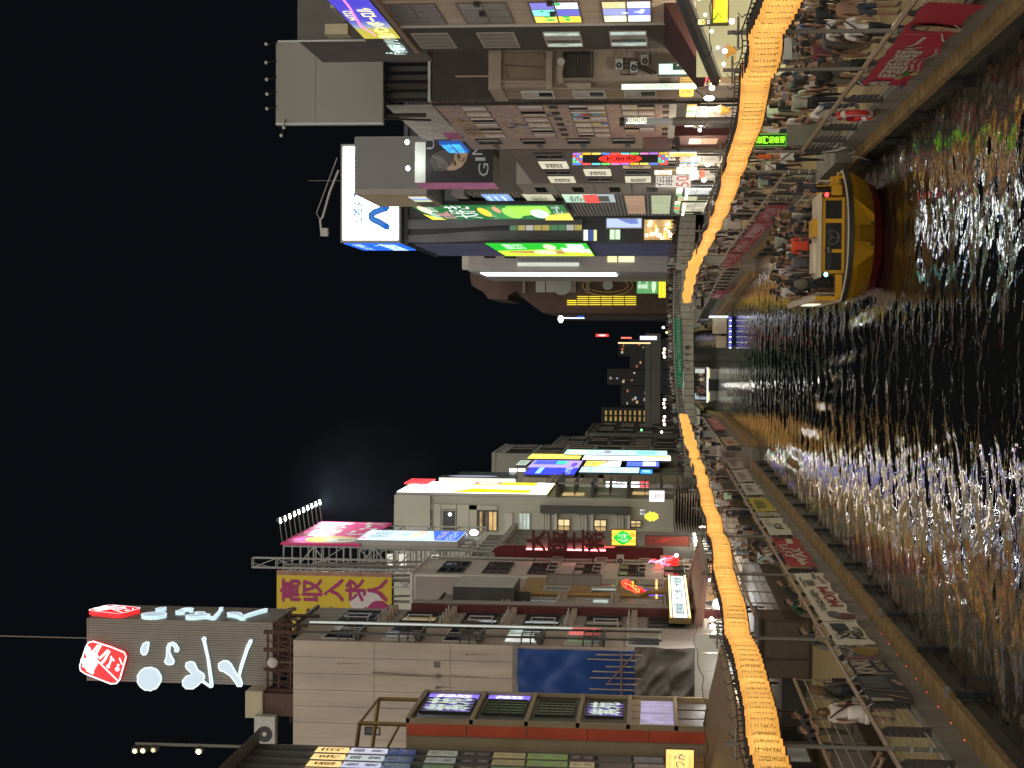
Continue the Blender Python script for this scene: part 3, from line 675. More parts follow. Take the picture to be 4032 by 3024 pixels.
# canal side of the bare wall building with fire escape
F3L = Face('L', -14.75)
for k in range(6):
    z = 20.3 - k * 3.05
    window(L3, F3L, (75.5, 80.0, z, z + 1.7), 2, 1, FRAMEW, None, .07, 0, .08, gms=[[GLASSD, DIMW], [DIMW, GLASSD], [GLASSD, GLASSD], [glow("white_poster", (.8, .85, .8), .8, .5, 2), COOLW], [GLASSD, gc((.7, .12, .1), .7)], [GLASSD, DIMW]][k])
fe = thing("fire_escape", "black steel fire escape gallery beside the bare concrete wall with white edge strip", "fire escape", (-14, 77, 6))
for k in range(5):
    z = 22.0 - k * 3.05
    part(fe, "landing", MB().box(-14.74, -14.3, 75.2, 77.3, z - 2.0, z - 1.9), STEEL)
    mb = MB()
    for zz in (-1.4, -.95): mb.bar((-14.32, 75.2, z + zz), (-14.32, 77.3, z + zz), .05); mb.bar((-14.74, 75.22, z + zz), (-14.32, 75.22, z + zz), .05)
    for q in range(5): mb.bar((-14.32, 75.3 + q * .48, z - 1.9), (-14.32, 75.3 + q * .48, z - .95), .04)
    part(fe, "guard_rail", mb, STEEL)
part(fe, "edge_strip", MB().box(-14.3, -14.22, 77.3, 77.42, 9.5, 23.0), glow("pale_strip", (.75, .85, .78), .4)); part(fe, "upright", MB().box(-14.4, -14.3, 75.1, 75.18, 5, 23), STEEL); part(fe, "upright", MB().box(-14.4, -14.3, 77.32, 77.42, 5, 23), STEEL)
for k in range(4): ac_unit((-14.52, 76.1, 20.2 - k * 3.05), "dark air conditioner on the black fire escape, %s from the top" % "first second third fourth".split()[k], "air conditioners on the fire escape", .45)

# ---- grey two-bay building
WG = mat("wall_greige", (0.34, 0.315, 0.28), 0.8, 0.32, .9, .2, 20, streak=True)
L4 = thing("grey_bay_building", "grey rendered building in two stepped bays split by dark red bands", "building", (-18, 86, 0))
part(L4, "wall", MB().box(-24, -15.0, 81.0, 86.0, 0.85, 24.4), WG)
part(L4, "wall", MB().box(-24, -15.0, 86.05, 91.6, 0.85, 17.9), WG)
MAR = mat("maroon_band", (0.10, 0.022, 0.02), 0.6, 0.2, 1)
part(L4, "pilaster", MB().box(-15.0, -14.55, 85.3, 86.6, 0.85, 19.0), MAR); part(L4, "pilaster_face", MB().box(-14.55, -14.5, 85.7, 86.6, 0.85, 19.0), WG)
part(L4, "roof_edge", MB().box(-24.1, -14.85, 80.95, 86.05, 24.4, 24.55), STEEL); part(L4, "roof_edge", MB().box(-24.1, -14.85, 86.6, 91.65, 17.9, 18.0), STEEL)
F4 = Face('L', -15.0)
def hood_row(par, u0, u1, z, n, group, lb=""):
    for q in range(n):
        u = u0 + (u1 - u0) * q / max(1, n - 1); t = thing("vent_hood", "small vent hood, %s of row, %s" % ("first second third fourth".split()[q], lb), "vent hood", F4.w(u, z, 0), group)
        part(t, "hood", MB().add([F4.w(u - .16, z, 0), F4.w(u + .16, z, 0), F4.w(u + .16, z + .42, 0), F4.w(u - .16, z + .42, 0), F4.w(u - .16, z, .42), F4.w(u + .16, z, .42), F4.w(u + .16, z + .3, .42), F4.w(u - .16, z + .3, .42)], [(0, 3, 2, 1), (4, 5, 6, 7), (0, 1, 5, 4), (1, 2, 6, 5), (2, 3, 7, 6), (3, 0, 4, 7)]), mat("hood_tan", (.3, .24, .18), .6, .2, 3))
        part(t, "cap", MB().fbox(F4, u - .17, u + .17, z + .43, z + .5, .02, .44), FRAMEW)
for k in range(6):
    z = 20.5 - k * 3.35; lit = [GLASSD, glow("amber_room", (.6, .42, .12), .4, .7, 2), GLASSD, GLASSD, DIMW, GLASSD][k]
    window(L4, F4, (82.0, 84.9, z, z + 2.0), 2, 1, FRAME, None, .08, 0, .1, gms=[lit, GLASSD])
    if k: hood_row(L4, 81.6, 85.0, z + 2.55, 4, "vent hoods on the grey bay building", "grey building's taller bay, row %s" % "zero one two three four five".split()[k])
    if k < 5:
        mb = MB().frame(F4, 81.2, 82.3, z + .2, z + 1.5, .05, .35, .4); mb.bar(F4.w(81.2, z + .2, 0), F4.w(81.2, z + .2, .4), .04); mb.bar(F4.w(82.3, z + 1.5, 0), F4.w(82.3, z + 1.5, .4), .04); part(L4, "window_guard", mb, FRAMEW)
for k in range(5):
    z = 14.2 - k * 3.1; window(L4, F4, (87.6, 90.6, z, z + 1.95), 2, 2, FRAMEW, None, .07, 0, .1, gms=[[GLASSD, DIMW, COOLW], [GLASSD, GLASSD, DIMW], [DIMW, COOLW, GLASSD], [COOLW, DIMW], [DIMW, GLASSD]][k])
    if k: hood_row(L4, 87.4, 90.8, z + 2.5, 3, "vent hoods on the grey bay building", "grey building's lower bay, row %s" % "zero one two three four five".split()[k])
F5s = Face('L', -14.3)
R = (81.4, 95.9, 3.62, 4.38); ts = thing("bulb_sign", "long white shop sign in three panels edged with yellow bulbs", "sign", F5s.w(88, 4, 0))
part(ts, "cabinet", MB().fbox(F5s, R[0] - .2, R[1] + .2, R[2] - .22, R[3] + .22, -.3, 0), pc((.12, .08, .02)))
for k in range(3):
    u = R[0] + k * 4.87; part(ts, "panel", MB().fbox(F5s, u, u + 4.72, R[2], R[3], 0, .05), glow("sign_ice", (.78, .96, .98), 1.0, .12, .5))
    mb = MB(); put_text(mb, F5s, ("道頓堀", "たこ焼", "大阪屋")[k], u + .6, u + 4.1, R[2] + .14, R[3] - .14, .06, .03); part(ts, "lettering", mb, pc((.12, .2, .22)))
for zz in (R[2] - .11, R[3] + .11): part(ts, "bulb_strip", MB().fbox(F5s, R[0] - .15, R[1] + .15, zz - .06, zz + .06, 0, .05), gc((1, .62, .12), .8))
for k in range(46):
    for zz in (R[2] - .11, R[3] + .11): part(ts, "bulb", MB().ball(F5s.w(R[0] + k * .322, zz, .07), .05, .05, .05, 5, 4), gc((1, .85, .4), 2.0))
aw = thing("shop_canopy", "pinkish brown flat canopy jutting over the shop fronts below the bulb sign", "canopy", (-13.5, 92, 3)); PK = mat("canopy_pink", (0.36, 0.20, 0.15), 0.6, 0.2, 1)
part(aw, "roof_sheet", MB().hexa([(-15, 83, 2.75), (-12.2, 83, 2.5), (-12.2, 99, 2.5), (-15, 99, 2.75), (-15, 83, 3.3), (-12.2, 83, 2.62), (-12.2, 99, 2.62), (-15, 99, 3.3)]), PK); part(aw, "edge", MB().box(-12.2, -12.1, 83, 99, 2.44, 2.66), FRAMEW)
for k in range(8): part(aw, "spot_lamp", MB().ball((-12.6, 83.5 + k * 2.1, 2.42), .09, .09, .07, 6, 4), gc((1, .8, .5), 8))

# ---- low golden building, red neon dancer, white blank billboards
L4b = thing("golden_building", "low golden ochre building squeezed between the grey and white ones", "building", (-17, 95, 0)); OC = mat("wall_ochre", (0.32, 0.20, 0.07), 0.6, 0.25, 1)
part(L4b, "wall", MB().box(-24, -15.1, 91.7, 99.6, .85, 13.6), OC); F4b = Face('L', -15.1)
for k in range(3): window(L4b, F4b, (92.6, 95.4, 10.6 - k * 2.9, 12.2 - k * 2.9), 3, 1, FRAMEW, None, .07, 0, .1, gms=[[GLASSD, DIMW], [COOLW, GLASSD], [gc((.15, .08, .8), .8), gc((.1, .06, .3), .6)]][k]); window(L4b, F4b, (96.2, 98.8, 10.6 - k * 2.9, 12.2 - k * 2.9), 2, 1, FRAMEW, None, .07, 0, .1, gms=[GLASSD, DIMW])
part(L4b, "gutter_pipe", MB().tube([(-14.9, 91.9, 13.6), (-14.9, 91.9, 6.2), (-14.7, 92.3, 5.6), (-14.7, 92.3, 3.4)], .16, 8), mat("pipe_gold", (.36, .22, .07), .4, .2, 2))
part(L4b, "lamp_strip", MB().fbox(F4b, 92.2, 99.2, 5.2, 5.3, 0, .1), gc((1, .6, .2), 1.5))
FD = Face('F', 93.0); nd = thing("neon_figure", "red and yellow neon figure glowing beside the golden building", "neon sign", FD.w(-14.3, 8, 0))
P_ = lambda x, y: FD.uz('B', x, y)
body_ = [P_(*p) for p in [(1615, 150), (1650, 140), (1680, 160), (1700, 185), (1745, 195), (1768, 215), (1750, 240), (1715, 232), (1690, 215), (1650, 200), (1622, 180)]]
part(nd, "backing", MB().prism(FD, body_, -.08, 0), gc((.55, .02, .02), .9))
for pts, c in ((body_ + body_[:1], (1, .06, .03)), ([P_(1630, 160), P_(1670, 175), P_(1720, 222)], (1, .2, .05)), ([P_(1685, 150), P_(1690, 180), P_(1712, 185)], (1, .6, .05)), ([P_(1645, 150), P_(1640, 190)], (1, .1, .05)), ([P_(1700, 200), P_(1735, 205), P_(1725, 225)], (1, .25, .05))):
    part(nd, "neon_tube", MB().tube([FD.w(u, z, .07) for u, z in pts], .045, 5), gc(c, 2.2))
part(nd, "bracket", MB().tube([FD.w(body_[2][0], body_[2][1], -.05), (-15.1, 93, body_[2][1] - .3)], .03, 5), STEEL)
F5b = Face('F', 88.8); bb = thing("blank_billboard", "pale blank billboard box jutting over the canal from the grey building", "billboard", F5b.w(-14.2, 15, 0))
part(bb, "box", MB().box(-14.95, -14.1, 88.8, 92.8, 13.5, 17.1), mat("board_underside", (.06, .055, .05), .7, .2, 1)); part(bb, "face", MB().box(-14.1, -14.05, 88.85, 92.75, 13.55, 17.05), mat("board_white", (.42, .41, .38), .5, .1, 1)); part(bb, "bracket", MB().box(-15, -14.4, 89.4, 89.6, 12.6, 13.5), STEEL)
FG = Face('F', 92.4); R = FG.rect('B', 1112, 97, 1480, 178)
sign("blank_sign", "brown grey blank projecting sign on the white building's corner", FG, R, .3, (.24, .21, .17), 0, [('r', .0, .496, 1, .504, (.1, .09, .08))], (.15, .13, .11), "sign", .05)
# ---- white building
WW = mat("wall_offwhite", (0.54, 0.51, 0.46), 0.8, 0.26, .8, .15, 20, streak=True)
L5 = thing("white_building", "off white building with dark windows and a blank grey end wall", "building", (-18, 103, 0))
part(L5, "wall", MB().box(-25, -15.05, 99.65, 107.2, .85, 21.2), WW); F5 = Face('L', -15.05)
part(L5, "end_wall", MB().box(-25, -15.2, 99.6, 99.65, .85, 21.0), mat("render_grey", (.29, .25, .235), .85, .12, .5))
part(L5, "roof_edge", MB().box(-25.1, -14.95, 99.55, 107.25, 21.2, 21.35), WW)
for k in range(6):
    z = 18.0 - k * 3.0
    for u in (100.6, 103.4): window(L5, F5, (u, u + 2.1, z, z + 1.75), 1, 3, FRAME, None, .06, 0, .1, gms=[GLASSD, GLASSD, DIMW if k > 2 else GLASSD])
    if k > 1: part(L5, "balcony_rail", MB().frame(F5, 100.3, 106.6, z - .35, z + .45, .05, .35, .4).frame(F5, 102.2, 104.4, z - .35, z + .45, .04, .35, .4), FRAMEW)
for k in (3, 4): ac_unit((-14.75, 106.4, 16.5 - k * 3.0), "air conditioner on the white building's canal wall, %s one" % ("upper" if k == 3 else "lower"), "air conditioners on the white building", .8)
part(L5, "downpipe", MB().tube([(-14.9, 106.9, 21), (-14.9, 106.9, 3)], .1, 6), TUBE)
# ---- yellow rooftop billboard
FY = Face('F', 100.0); R = FY.rect('A', 1406, 72, 2119, 432); R = (-19.0, R[1], R[2], R[3])
yb_ = thing("yellow_billboard", "yellow rooftop billboard with big magenta characters facing along the canal", "billboard", FY.w(-16.5, 22.5, 0))
part(yb_, "panel", MB().fbox(FY, R[0], R[1] - .3, R[2], R[3], -.25, 0), mat("billboard_yellow", (0.55, 0.40, 0.03), 0.6, 0.06, .3)); part(yb_, "copper_edge", MB().fbox(FY, R[1] - .3, R[1], R[2], R[3], -.25, .02), mat("copper_edge", (.3, .17, .12), .4, .5, .7))
mb = MB(); MAG = pc((.30, .03, .12))
for k, ch in enumerate("高収入求人"):
    x0_, y0_ = (1428 + k * 136, 130); a = FY.uz('A', x0_, 262); b = FY.uz('A', x0_ + 122, 130); put_text(mb, FY, ch, a[0], b[0], b[1], a[1], .02, .06)
part(yb_, "lettering", mb, MAG)
mb = MB()
for k, ch in enumerate("いちばん"): a = FY.uz('A', 1430 + k * 150, 430); b = FY.uz('A', 1550 + k * 150, 305); put_text(mb, FY, ch, a[0], b[0], b[1], a[1], .02, .06)
part(yb_, "lettering", mb, pc((.05, .04, .02)))
mb = MB(); u, z = FY.uz('A', 1960, 270); put_disc(mb, FY, u, z, .75, 1.1, .012, 24); part(yb_, "print", mb, pc((.55, .5, .5)))
mb = MB(); u, z = FY.uz('A', 2040, 335); put_disc(mb, FY, u, z, .8, .8, .016, 24); part(yb_, "print", mb, MAG)
mb = MB()
for x in (-18.5, -17, -15.6, -14.7): mb.bar((x, 100.4, 21.2), (x, 100.4, 30), .14); mb.bar((x, 103, 21.2), (x, 100.5, 28.5), .1)
part(yb_, "support_frame", mb, TUBE)

# ---- red duct building with big dark red 3D characters
L6 = thing("red_duct_building", "grey building carrying a thick dark red duct and big maroon characters", "building", (-18, 114, 0))
part(L6, "wall", MB().box(-25, -15.0, 107.4, 125, .85, 16.6), mat("wall_grey_mid", (.20, .185, .165), .8, .2, .7)); part(L6, "parapet", MB().box(-25, -14.6, 107.35, 126, 16.6, 17.0), WG)
part(L6, "upper_wall", MB().box(-25, -15.6, 112, 125.9, 17.0, 19.0), MATS["wall_grey_mid"])
DR = mat("duct_red", (0.13, 0.012, 0.012), 0.4, 0.2, 1.0); F6 = Face('L', -15.0)
for k, (a, b) in enumerate(((4.8, 6.3), (6.32, 7.8), (7.82, 9.3), (9.32, 10.8), (10.82, 12.3), (12.32, 13.8), (13.82, 15.2))): part(L6, "duct_section", MB().box(-14.9, -14.05, 107.6, 108.5, a, b), DR); part(L6, "duct_flange", MB().box(-14.95, -14.0, 107.55, 108.55, b - .03, b + .045), DR)
part(L6, "duct_elbow", MB().prism(Face('F', 108.5), [(-14.9, 15.2), (-14.05, 15.2), (-14.05, 16.0), (-14.25, 16.6), (-14.8, 17.0), (-16.4, 17.0), (-16.4, 16.1), (-15.1, 16.1), (-14.9, 15.9)], 0, .9), DR)
FK = Face('F', 105.6); mb = MB()
oo = thing("maroon_characters", "vertical row of big dark maroon 3D characters backlit in pink red", "sign", FK.w(-13.3, 11, 0))
for k, ch in enumerate("大阪王将"):
    x0_ = (236, 492, 712, 962)[k]; a = FK.uz('K', x0_, 1318); b = FK.uz('K', x0_ + 236, 1068); c = part(oo, "character", MB(), DR)
    mb = MB(); [put_text3d(mb, FK, ch, a[0] + q, b[0] + q, b[1] + q * .6, a[1] + q * .6, 0.0, .35 + q * .01) for q in (0, .05, -.05)]; c.data = mb.mesh("character", mat("maroon_letter", (.085, .012, .012), .5, .2, 2), ROOT[oo])
a = FK.uz('K', 225, 1322); b = FK.uz('K', 1215, 1255)
part(oo, "back_panel", MB().fbox(FK, a[0] + .02, b[0] + .5, b[1], a[1], -.5, -.3), mat("back_grey", (.3, .24, .22), .6, .1)); part(oo, "neon_tube", MB().fbox(FK, a[0] + .05, a[0] + .14, b[1], a[1], -.28, -.1), gc((1, .28, .30), 3.5)); part(oo, "neon_tube", MB().fbox(FK, a[0] + .3, a[0] + .36, b[1] - .6, b[1] + 1.6, -.28, -.15), gc((1, .06, .05), 3))
for z in (9.6, 11.6, 13.6): part(oo, "bracket", MB().box(-14.9, -13.4, 105.75, 105.85, z, z + .08), STEEL)
FK2 = Face('F', 108.0); R = FK2.rect('K', 1286, 1047, 1598, 1260)
sign("diamond_sign", "orange lightbox with green diamond and white characters marked 2F", FK2, R, .3, (1, .52, .04), 1.0,
     [('r', .1, 0, .2, 1, (1, .72, .1)), ('r', .42, 0, .55, 1, (1, .78, .12)), ('r', .78, 0, .9, 1, (1, .72, .1)), ('p', [(.06, .55), (.2, .72), (.5, .94), (.8, .72), (.94, .55), (.8, .34), (.5, .14), (.2, .34)], (.02, .55, .05)), ('t', "心斗", .26, .32, .74, .76, (.8, 1, .8)), ('t', "2F", .55, .1, .85, .24, (.8, .15, .02))], (.2, .1, .02), "sign", .05)
FK3 = Face('F', 106.4); R = FK3.rect('K', 1706, 1126, 2260, 1262)
sign("maroon_board", "unlit maroon signboard with faint red emblem under the orange lightbox", FK3, R, .25, (.20, .055, .045), 0, [('s', [(.35, .72), (.5, .6), (.65, .66), (.55, .5), (.7, .45)], .12, (.5, .05, .05))], (.10, .03, .03), "sign", .05)
FN = Face('F', 104.0); rn = thing("neon_shop_front", "pink and red neon tangle over the shop front below the red duct", "neon sign", FN.w(-14, 4, 0)); rg = random.Random(5)
for k in range(16):
    x0_, y0_ = rg.uniform(1760, 2100), rg.uniform(1400, 1510); pts = [FN.uz('K', x0_ + rg.uniform(-60, 60), y0_ + rg.uniform(-30, 30)) for _ in range(4)]
    part(rn, "neon_tube", MB().tube([FN.w(u, z, .05 + .02 * (k % 4)) for u, z in pts], .045, 5), gc(rg.choice([(1, .05, .04), (1, .12, .2), (1, .08, .05), (1, .3, .55)]), 2.2))
R = FN.rect('K', 1930, 1385, 2125, 1512); part(rn, "red_panel", MB().fbox(FN, R[0], R[1], R[2], R[3], -.1, 0), gc((.85, .03, .03), .8)); u, z = FN.uz('K', 2095, 1375); part(rn, "lamp", MB().ball(FN.w(u, z, .2), .12, .12, .12, 8, 5), gc((1, .85, .6), 14))
for k in range(5): part(L6, "neon_strip", MB().fbox(F6, 108.6 + k * 1.5, 109.7 + k * 1.5, 8.2 - k * .01, 8.32, 0.3, .4), gc([(1, .6, .2), (.5, 1, .3), (.3, .9, .5), (1, .8, .3), (.6, .3, 1)][k], 1.2))

# ---- rooftop billboards on a steel lattice
def lattice(par, x0, x1, y0, y1, z0, z1, ny, nz, t=.09, m=None):
    mb = MB(); m = m or mat("lattice_steel", (.42, .42, .40), .5, .1, 3)
    for j in range(nz + 1):
        z = z0 + (z1 - z0) * j / nz
        for x in (x0, x1): mb.bar((x, y0, z), (x, y1, z), t)
        for i in range(ny + 1): y = y0 + (y1 - y0) * i / ny; mb.bar((x0, y, z), (x1, y, z), t * .8)
        if j < nz:
            z2 = z0 + (z1 - z0) * (j + 1) / nz; s = j % 2
            mb.bar((x1 if s else x0, y0, z), (x0 if s else x1, y0, z2), t * .8); mb.bar((x0 if s else x1, y0, z), ((x0 + x1) / 2, y0, z2), t * .5)
    for x in (x0, x1):
        for i in range(ny + 1): y = y0 + (y1 - y0) * i / ny; mb.bar((x, y, z0), (x, y, z1), t)
    return part(par, "lattice_frame", mb, m)
FP = Face('L', -14.5); pb = thing("pink_billboard", "large pink rooftop billboard with pale characters and yellow chick drawing lit by arms of floodlights", "billboard", FP.w(117, 26.7, 0))
R = (110.0, 123.7, 26.7, 32.6); part(pb, "panel", MB().fbox(FP, *R, -.15, 0), mat("billboard_pink", (.66, .03, .19), .6, .1, .3))
mb = MB(); put_text(mb, FP, "楽器市場", 113.6, 123.0, 29.6, 31.9, .02, .05); put_text(mb, FP, "メニュー大", 114.8, 123.2, 27.0, 29.2, .02, .06); part(pb, "lettering", mb, pc((.75, .74, .62)))
mb = MB(); put_disc(mb, FP, 112.4, 29.3, 1.9, 2.0, .012, 28); part(pb, "print", mb, pc((.75, .50, .05))); mb = MB(); put_disc(mb, FP, 112.0, 28.4, 1.4, 1.3, .016, 24); part(pb, "print", mb, pc((.68, .70, .52))); mb = MB(); mb.add([FP.w(111.6, 28.6, .03), FP.w(112.6, 27.5, .03), FP.w(112.2, 28.9, .03)], [(0, 1, 2)]); part(pb, "print", mb, pc((.5, .05, .06)))
lattice(pb, -17.6, -14.75, 110.1, 123.6, 19.0, 32.4, 5, 6)
lattice(pb, -16.3, -15.6, 109.5, 110.0, 24.0, 34.6, 1, 6, .05)
BULB = gc((.88, .97, 1), 22)
for k in range(10):
    y = 110.2 + k * 1.48; t = thing("floodlight", "%s floodlight arm over the pink billboard, counted from the yellow billboard" % "first second third fourth fifth sixth seventh eighth ninth tenth".split()[k], "floodlight", (-14.5, y, 32.6), "floodlights along the pink billboard")
    part(t, "arm", MB().tube([(-14.6, y, 32.5), (-12.95, y, 32.75)], .04, 5), POLE); part(t, "head", MB().box(-13.0, -12.75, y - .18, y + .18, 32.72, 32.95), STEEL); part(t, "lens", MB().add([(-13.02, y - .16, 32.64), (-13.02, y + .16, 32.64), (-12.72, y + .16, 32.71), (-12.72, y - .16, 32.71)], [(0, 1, 2, 3)]).ball((-12.98, y, 32.66), .12, .12, .08, 6, 4), BULB)
FB2 = Face('L', -14.2); wb = thing("blue_white_billboard", "lit white and blue rooftop billboard in front of the pink one", "billboard", FB2.w(113, 19.6, 0)); R = (110.2, 116.0, 19.6, 27.1)
part(wb, "box", MB().fbox(FB2, *R, -.6, -.02), mat("box_grey", (.36, .35, .34), .6, .1, 1)); part(wb, "face", MB().fbox(FB2, R[0] + .1, R[1] - .05, R[2] + .1, R[3] - .1, -.02, .02), glow("pale_blue_print", (.62, .80, .95), .95, .15, .4))
sign_items(wb, FB2, (R[0] + .1, R[1] - .05, R[2] + .1, R[3] - .1), [('p', [(0, 0), (1, 0), (1, .34), (0, .22)], (.02, .12, .75)), ('t', "ホテルカード", .08, .03, .95, .14, (.8, .9, 1)), ('t', "いちばん人気", .1, .16, .9, .24, (.85, .6, .8)), ('e', .5, .5, .28, .1, (.9, .75, .5)), ('e', .52, .56, .2, .05, (.4, .6, .8)), ('t', "駅前!!", .2, .72, .9, .92, (.10, .14, .12)), ('r', 0, .92, .2, .98, (.8, .3, .3)), ('e', .75, .42, .14, .05, (.85, .5, .4))], .95, .02)
lattice(wb, -17.0, -14.9, 110.3, 116, 17.0, 26.8, 3, 5, .08)
for q, z in enumerate((24.6, 23.6, 21.2)): part(wb, "service_lamp", MB().box(-16.4, -15.4, 111.5, 111.7, z, z + .5), glow("service_glow", (.9, .88, .75), .8, .4, 2))
lp = thing("roof_lamp", "bluish white lamp glaring at the lower end of the blue white billboard", "lamp", (-13.8, 116.5, 19.2)); u, z = Face('F', 116.4).uz('M', 1350, 910); part(lp, "lens", MB().ball((u, 116.4, z), .22, .12, .32, 8, 6), gc((.75, .85, 1), 14)); part(lp, "post", MB().tube([(u - .25, 116.5, 19), (u - .1, 116.45, z)], .04, 5), POLE)

# ---- pale stone building with huge lit canal billboard and warm windows
ST = mat("wall_stone", (0.36, 0.355, 0.29), 0.7, 0.1, .5); STL = mat("wall_stone_light", (0.44, 0.43, 0.36), 0.7, 0.1, .5)
L7 = thing("stone_building", "pale stone clad building with warm windows and a huge lit billboard on its canal side", "building", (-18, 150, 0))
part(L7, "wall", MB().box(-26, -14.55, 147.1, 159, 0, 30.4), ST); F7 = Face('F', 147.1)
part(L7, "cornice", MB().fbox(F7, -26, -14.5, 27.0, 30.5, 0, .35), STL)
def r7(*a): return F7.rect('M', *a)
for (x0_, y0_, x1_, y1_) in ((190, 490, 560, 560), (560, 490, 760, 560), (765, 490, 870, 915), (875, 495, 1100, 570), (1105, 500, 1280, 925), (1285, 510, 1395, 900), (190, 565, 295, 905), (1285, 510, 1690, 585), (1800, 615, 1915, 900)):
    R = r7(x0_, y0_, x1_, y1_); nz = max(1, int((R[3] - R[2]) / 1.6))
    nu = max(1, int((R[1] - R[0]) / 1.7))
    for i in range(nu):
        for j in range(nz):
            du, dz = (R[1] - R[0]) / nu, (R[3] - R[2]) / nz; part(L7, "stone_panel", MB().fbox(F7, R[0] + i * du + .02, R[0] + (i + 1) * du - .02, R[2] + j * dz + .02, R[2] + (j + 1) * dz - .02, 0, .14), STL)
window(L7, F7, r7(300, 575, 750, 905), 2, 1, ST, None, .08, 0, .15, gms=[glass("glass_slate", (.035, .045, .05), .2)])
window(L7, F7, r7(890, 580, 1090, 885), 1, 1, ST, GLASSD, .08, 0, .15); u, z = F7.uz('M', 1005, 645); part(L7, "lamp", MB().ball(F7.w(u, z, .2), .16, .1, .16, 7, 5), gc((.95, 1, 1), 6))
window(L7, F7, r7(1405, 592, 1480, 890), 1, 3, FRAME, None, .06, 0, .15, gms=[WARMW, WARMW, DIMW]); window(L7, F7, r7(1495, 592, 1690, 890), 1, 3, FRAME, None, .08, 0, .15, gms=[WARMW, WARMW, DIMW])
window(L7, F7, r7(2000, 622, 2165, 905), 1, 3, FRAMEW, None, .08, 0, .15, gms=[COOLW])
FKW = lambda *a: F7.rect('K', *a)
part(L7, "dark_fascia", MB().fbox(F7, *FKW(408, 755, 1520, 862), 0, .9), mat("fascia_dark", (.06, .058, .055), .6, .15, 1))
for a in ((620, 920, 775, 1100), (1070, 928, 1228, 1110), (1525, 938, 1660, 1030)): window(L7, F7, FKW(*a), 2, 2, FRAME, None, .08, .2, .12, gms=[WARMW, glow("warm_room_bright", (.9, .68, .34), .85, .5, 1.2)])
for a in ((425, 855, 525, 1090), (870, 865, 985, 1105), (1330, 872, 1440, 1100)):
    R = FKW(*a)
    for j in range(3): dz = (R[3] - R[2]) / 3; part(L7, "stone_panel", MB().fbox(F7, R[0], R[1], R[2] + j * dz + .02, R[2] + (j + 1) * dz - .02, 0, .3), ST)
for a in ((580, 850, 612, 1110), (1035, 862, 1062, 1110), (1490, 870, 1518, 1110)): part(L7, "pilaster", MB().fbox(F7, *FKW(*a), 0, .5), FRAMEW)
for a in ((545, 870, 572, 910), (1005, 870, 1030, 912), (1455, 878, 1480, 918)): part(L7, "wall_lamp", MB().fbox(F7, *FKW(*a), .02, .25), FRAMEW)
F7L = Face('L', -14.55); R = (147.2, 158.6, 15.7, 30.4)
gb = thing("chicken_billboard", "huge lit billboard in white and golden yellow with red characters on the stone building", "billboard", F7L.w(155, 15.7, 0))
part(gb, "panel", MB().fbox(F7L, *R, .02, .3), mat("board_white", (.42, .41, .38), .5, .1, 1)); part(gb, "face", MB().fbox(F7L, R[0] + .1, R[1] - .1, R[2] + .1, R[3] - .1, .3, .34), glow("billboard_white", (1, .96, .98), 4.5))
sign_items(gb, F7L, R, [('p', [(0, .0), (.99, .0), (.99, .50), (.72, .56), (.5, .5), (.0, .66)], (1, .70, .0)), ('p', [(0.0, .66), (.2, .60), (.2, .14), (0, .14)], (1, .66, .0)), ('t', "若鶏", .2, .72, .92, .93, (.95, .03, .05)), ('r', .76, .36, .97, .56, (.75, .12, .1)), ('t', "営業中", .78, .39, .95, .53, (1, .95, .9)), ('p', [(.34, .02), (.62, .02), (.7, .2), (.66, .5), (.5, .6), (.38, .5), (.3, .2)], (.72, .78, .62)), ('s', [(.4, .08), (.5, .3), (.42, .5)], .3, (.25, .25, .2)), ('s', [(.56, .1), (.6, .3), (.54, .52)], .3, (.3, .3, .24)), ('r', 0.02, .0, .98, .12, (.75, .8, .7))], 1.9, .34)
part(gb, "red_mark", MB().fbox(F7L, 155, 160, 28.4, 30.9, .35, .5), gc((.95, .05, .06), 1.2))
# steel pergola tiers below the billboard
pg = thing("steel_balconies", "tiers of dark steel balconies and pergola frames on the stone building's canal side", "balcony", (-14, 155, 3)); DS = mat("pergola_dark", (.05, .047, .042), .6, .15, 2)
for k, z in enumerate((14.9, 11.5, 8.1, 4.9)):
    part(pg, "floor_slab", MB().box(-14.5, -13.1, 147.3, 159, z - .25, z), DS)
    for q in range(7): part(pg, "slat", MB().box(-14.5, -13.1, 148.2 + q * 1.5, 148.6 + q * 1.5, z - 1.9 + .2, z - 1.75), mat("slat_brown", (.11, .085, .065), .6, .3, 2))
    mb = MB()
    for zz in (.5, 1.0): mb.bar((-13.15, 147.4, z + zz), (-13.15, 158.9, z + zz), .07)
    for q in range(6): mb.bar((-13.15, 147.4 + q * 2.3, z), (-13.15, 147.4 + q * 2.3, z + 1), .07)
    part(pg, "guard_rail", mb, mat("rail_taupe", (.2, .18, .16), .5, .1))
    part(pg, "post", MB().box(-13.25, -13.1, 147.3, 147.5, z - 3.3, z), MATS["rail_taupe"]); part(pg, "lit_room", MB().box(-14.53, -14.5, 149 + k, 152 + k, z - 2.6, z - .5), DIMW if k % 2 else WARMW)
FW7 = Face('F', 141.0); R = FW7.rect('K', 1752, 562, 1952, 716)
sign("white_lightbox", "white square lightbox with red stripes hanging at the balconies' lower end", FW7, R, .35, (.85, .88, .92), 1.0, [('r', .3, .28, .7, .34, (.75, .1, .1)), ('r', .3, .42, .7, .47, (.3, .12, .1)), ('r', .3, .55, .7, .6, (.75, .1, .1)), ('r', .3, .66, .7, .7, (.3, .12, .1)), ('t', "食事処", .25, .82, .75, .93, (.4, .3, .35)), ('e', .5, .14, .3, .05, (.75, .45, .5))], (.2, .2, .2), "sign", .05)
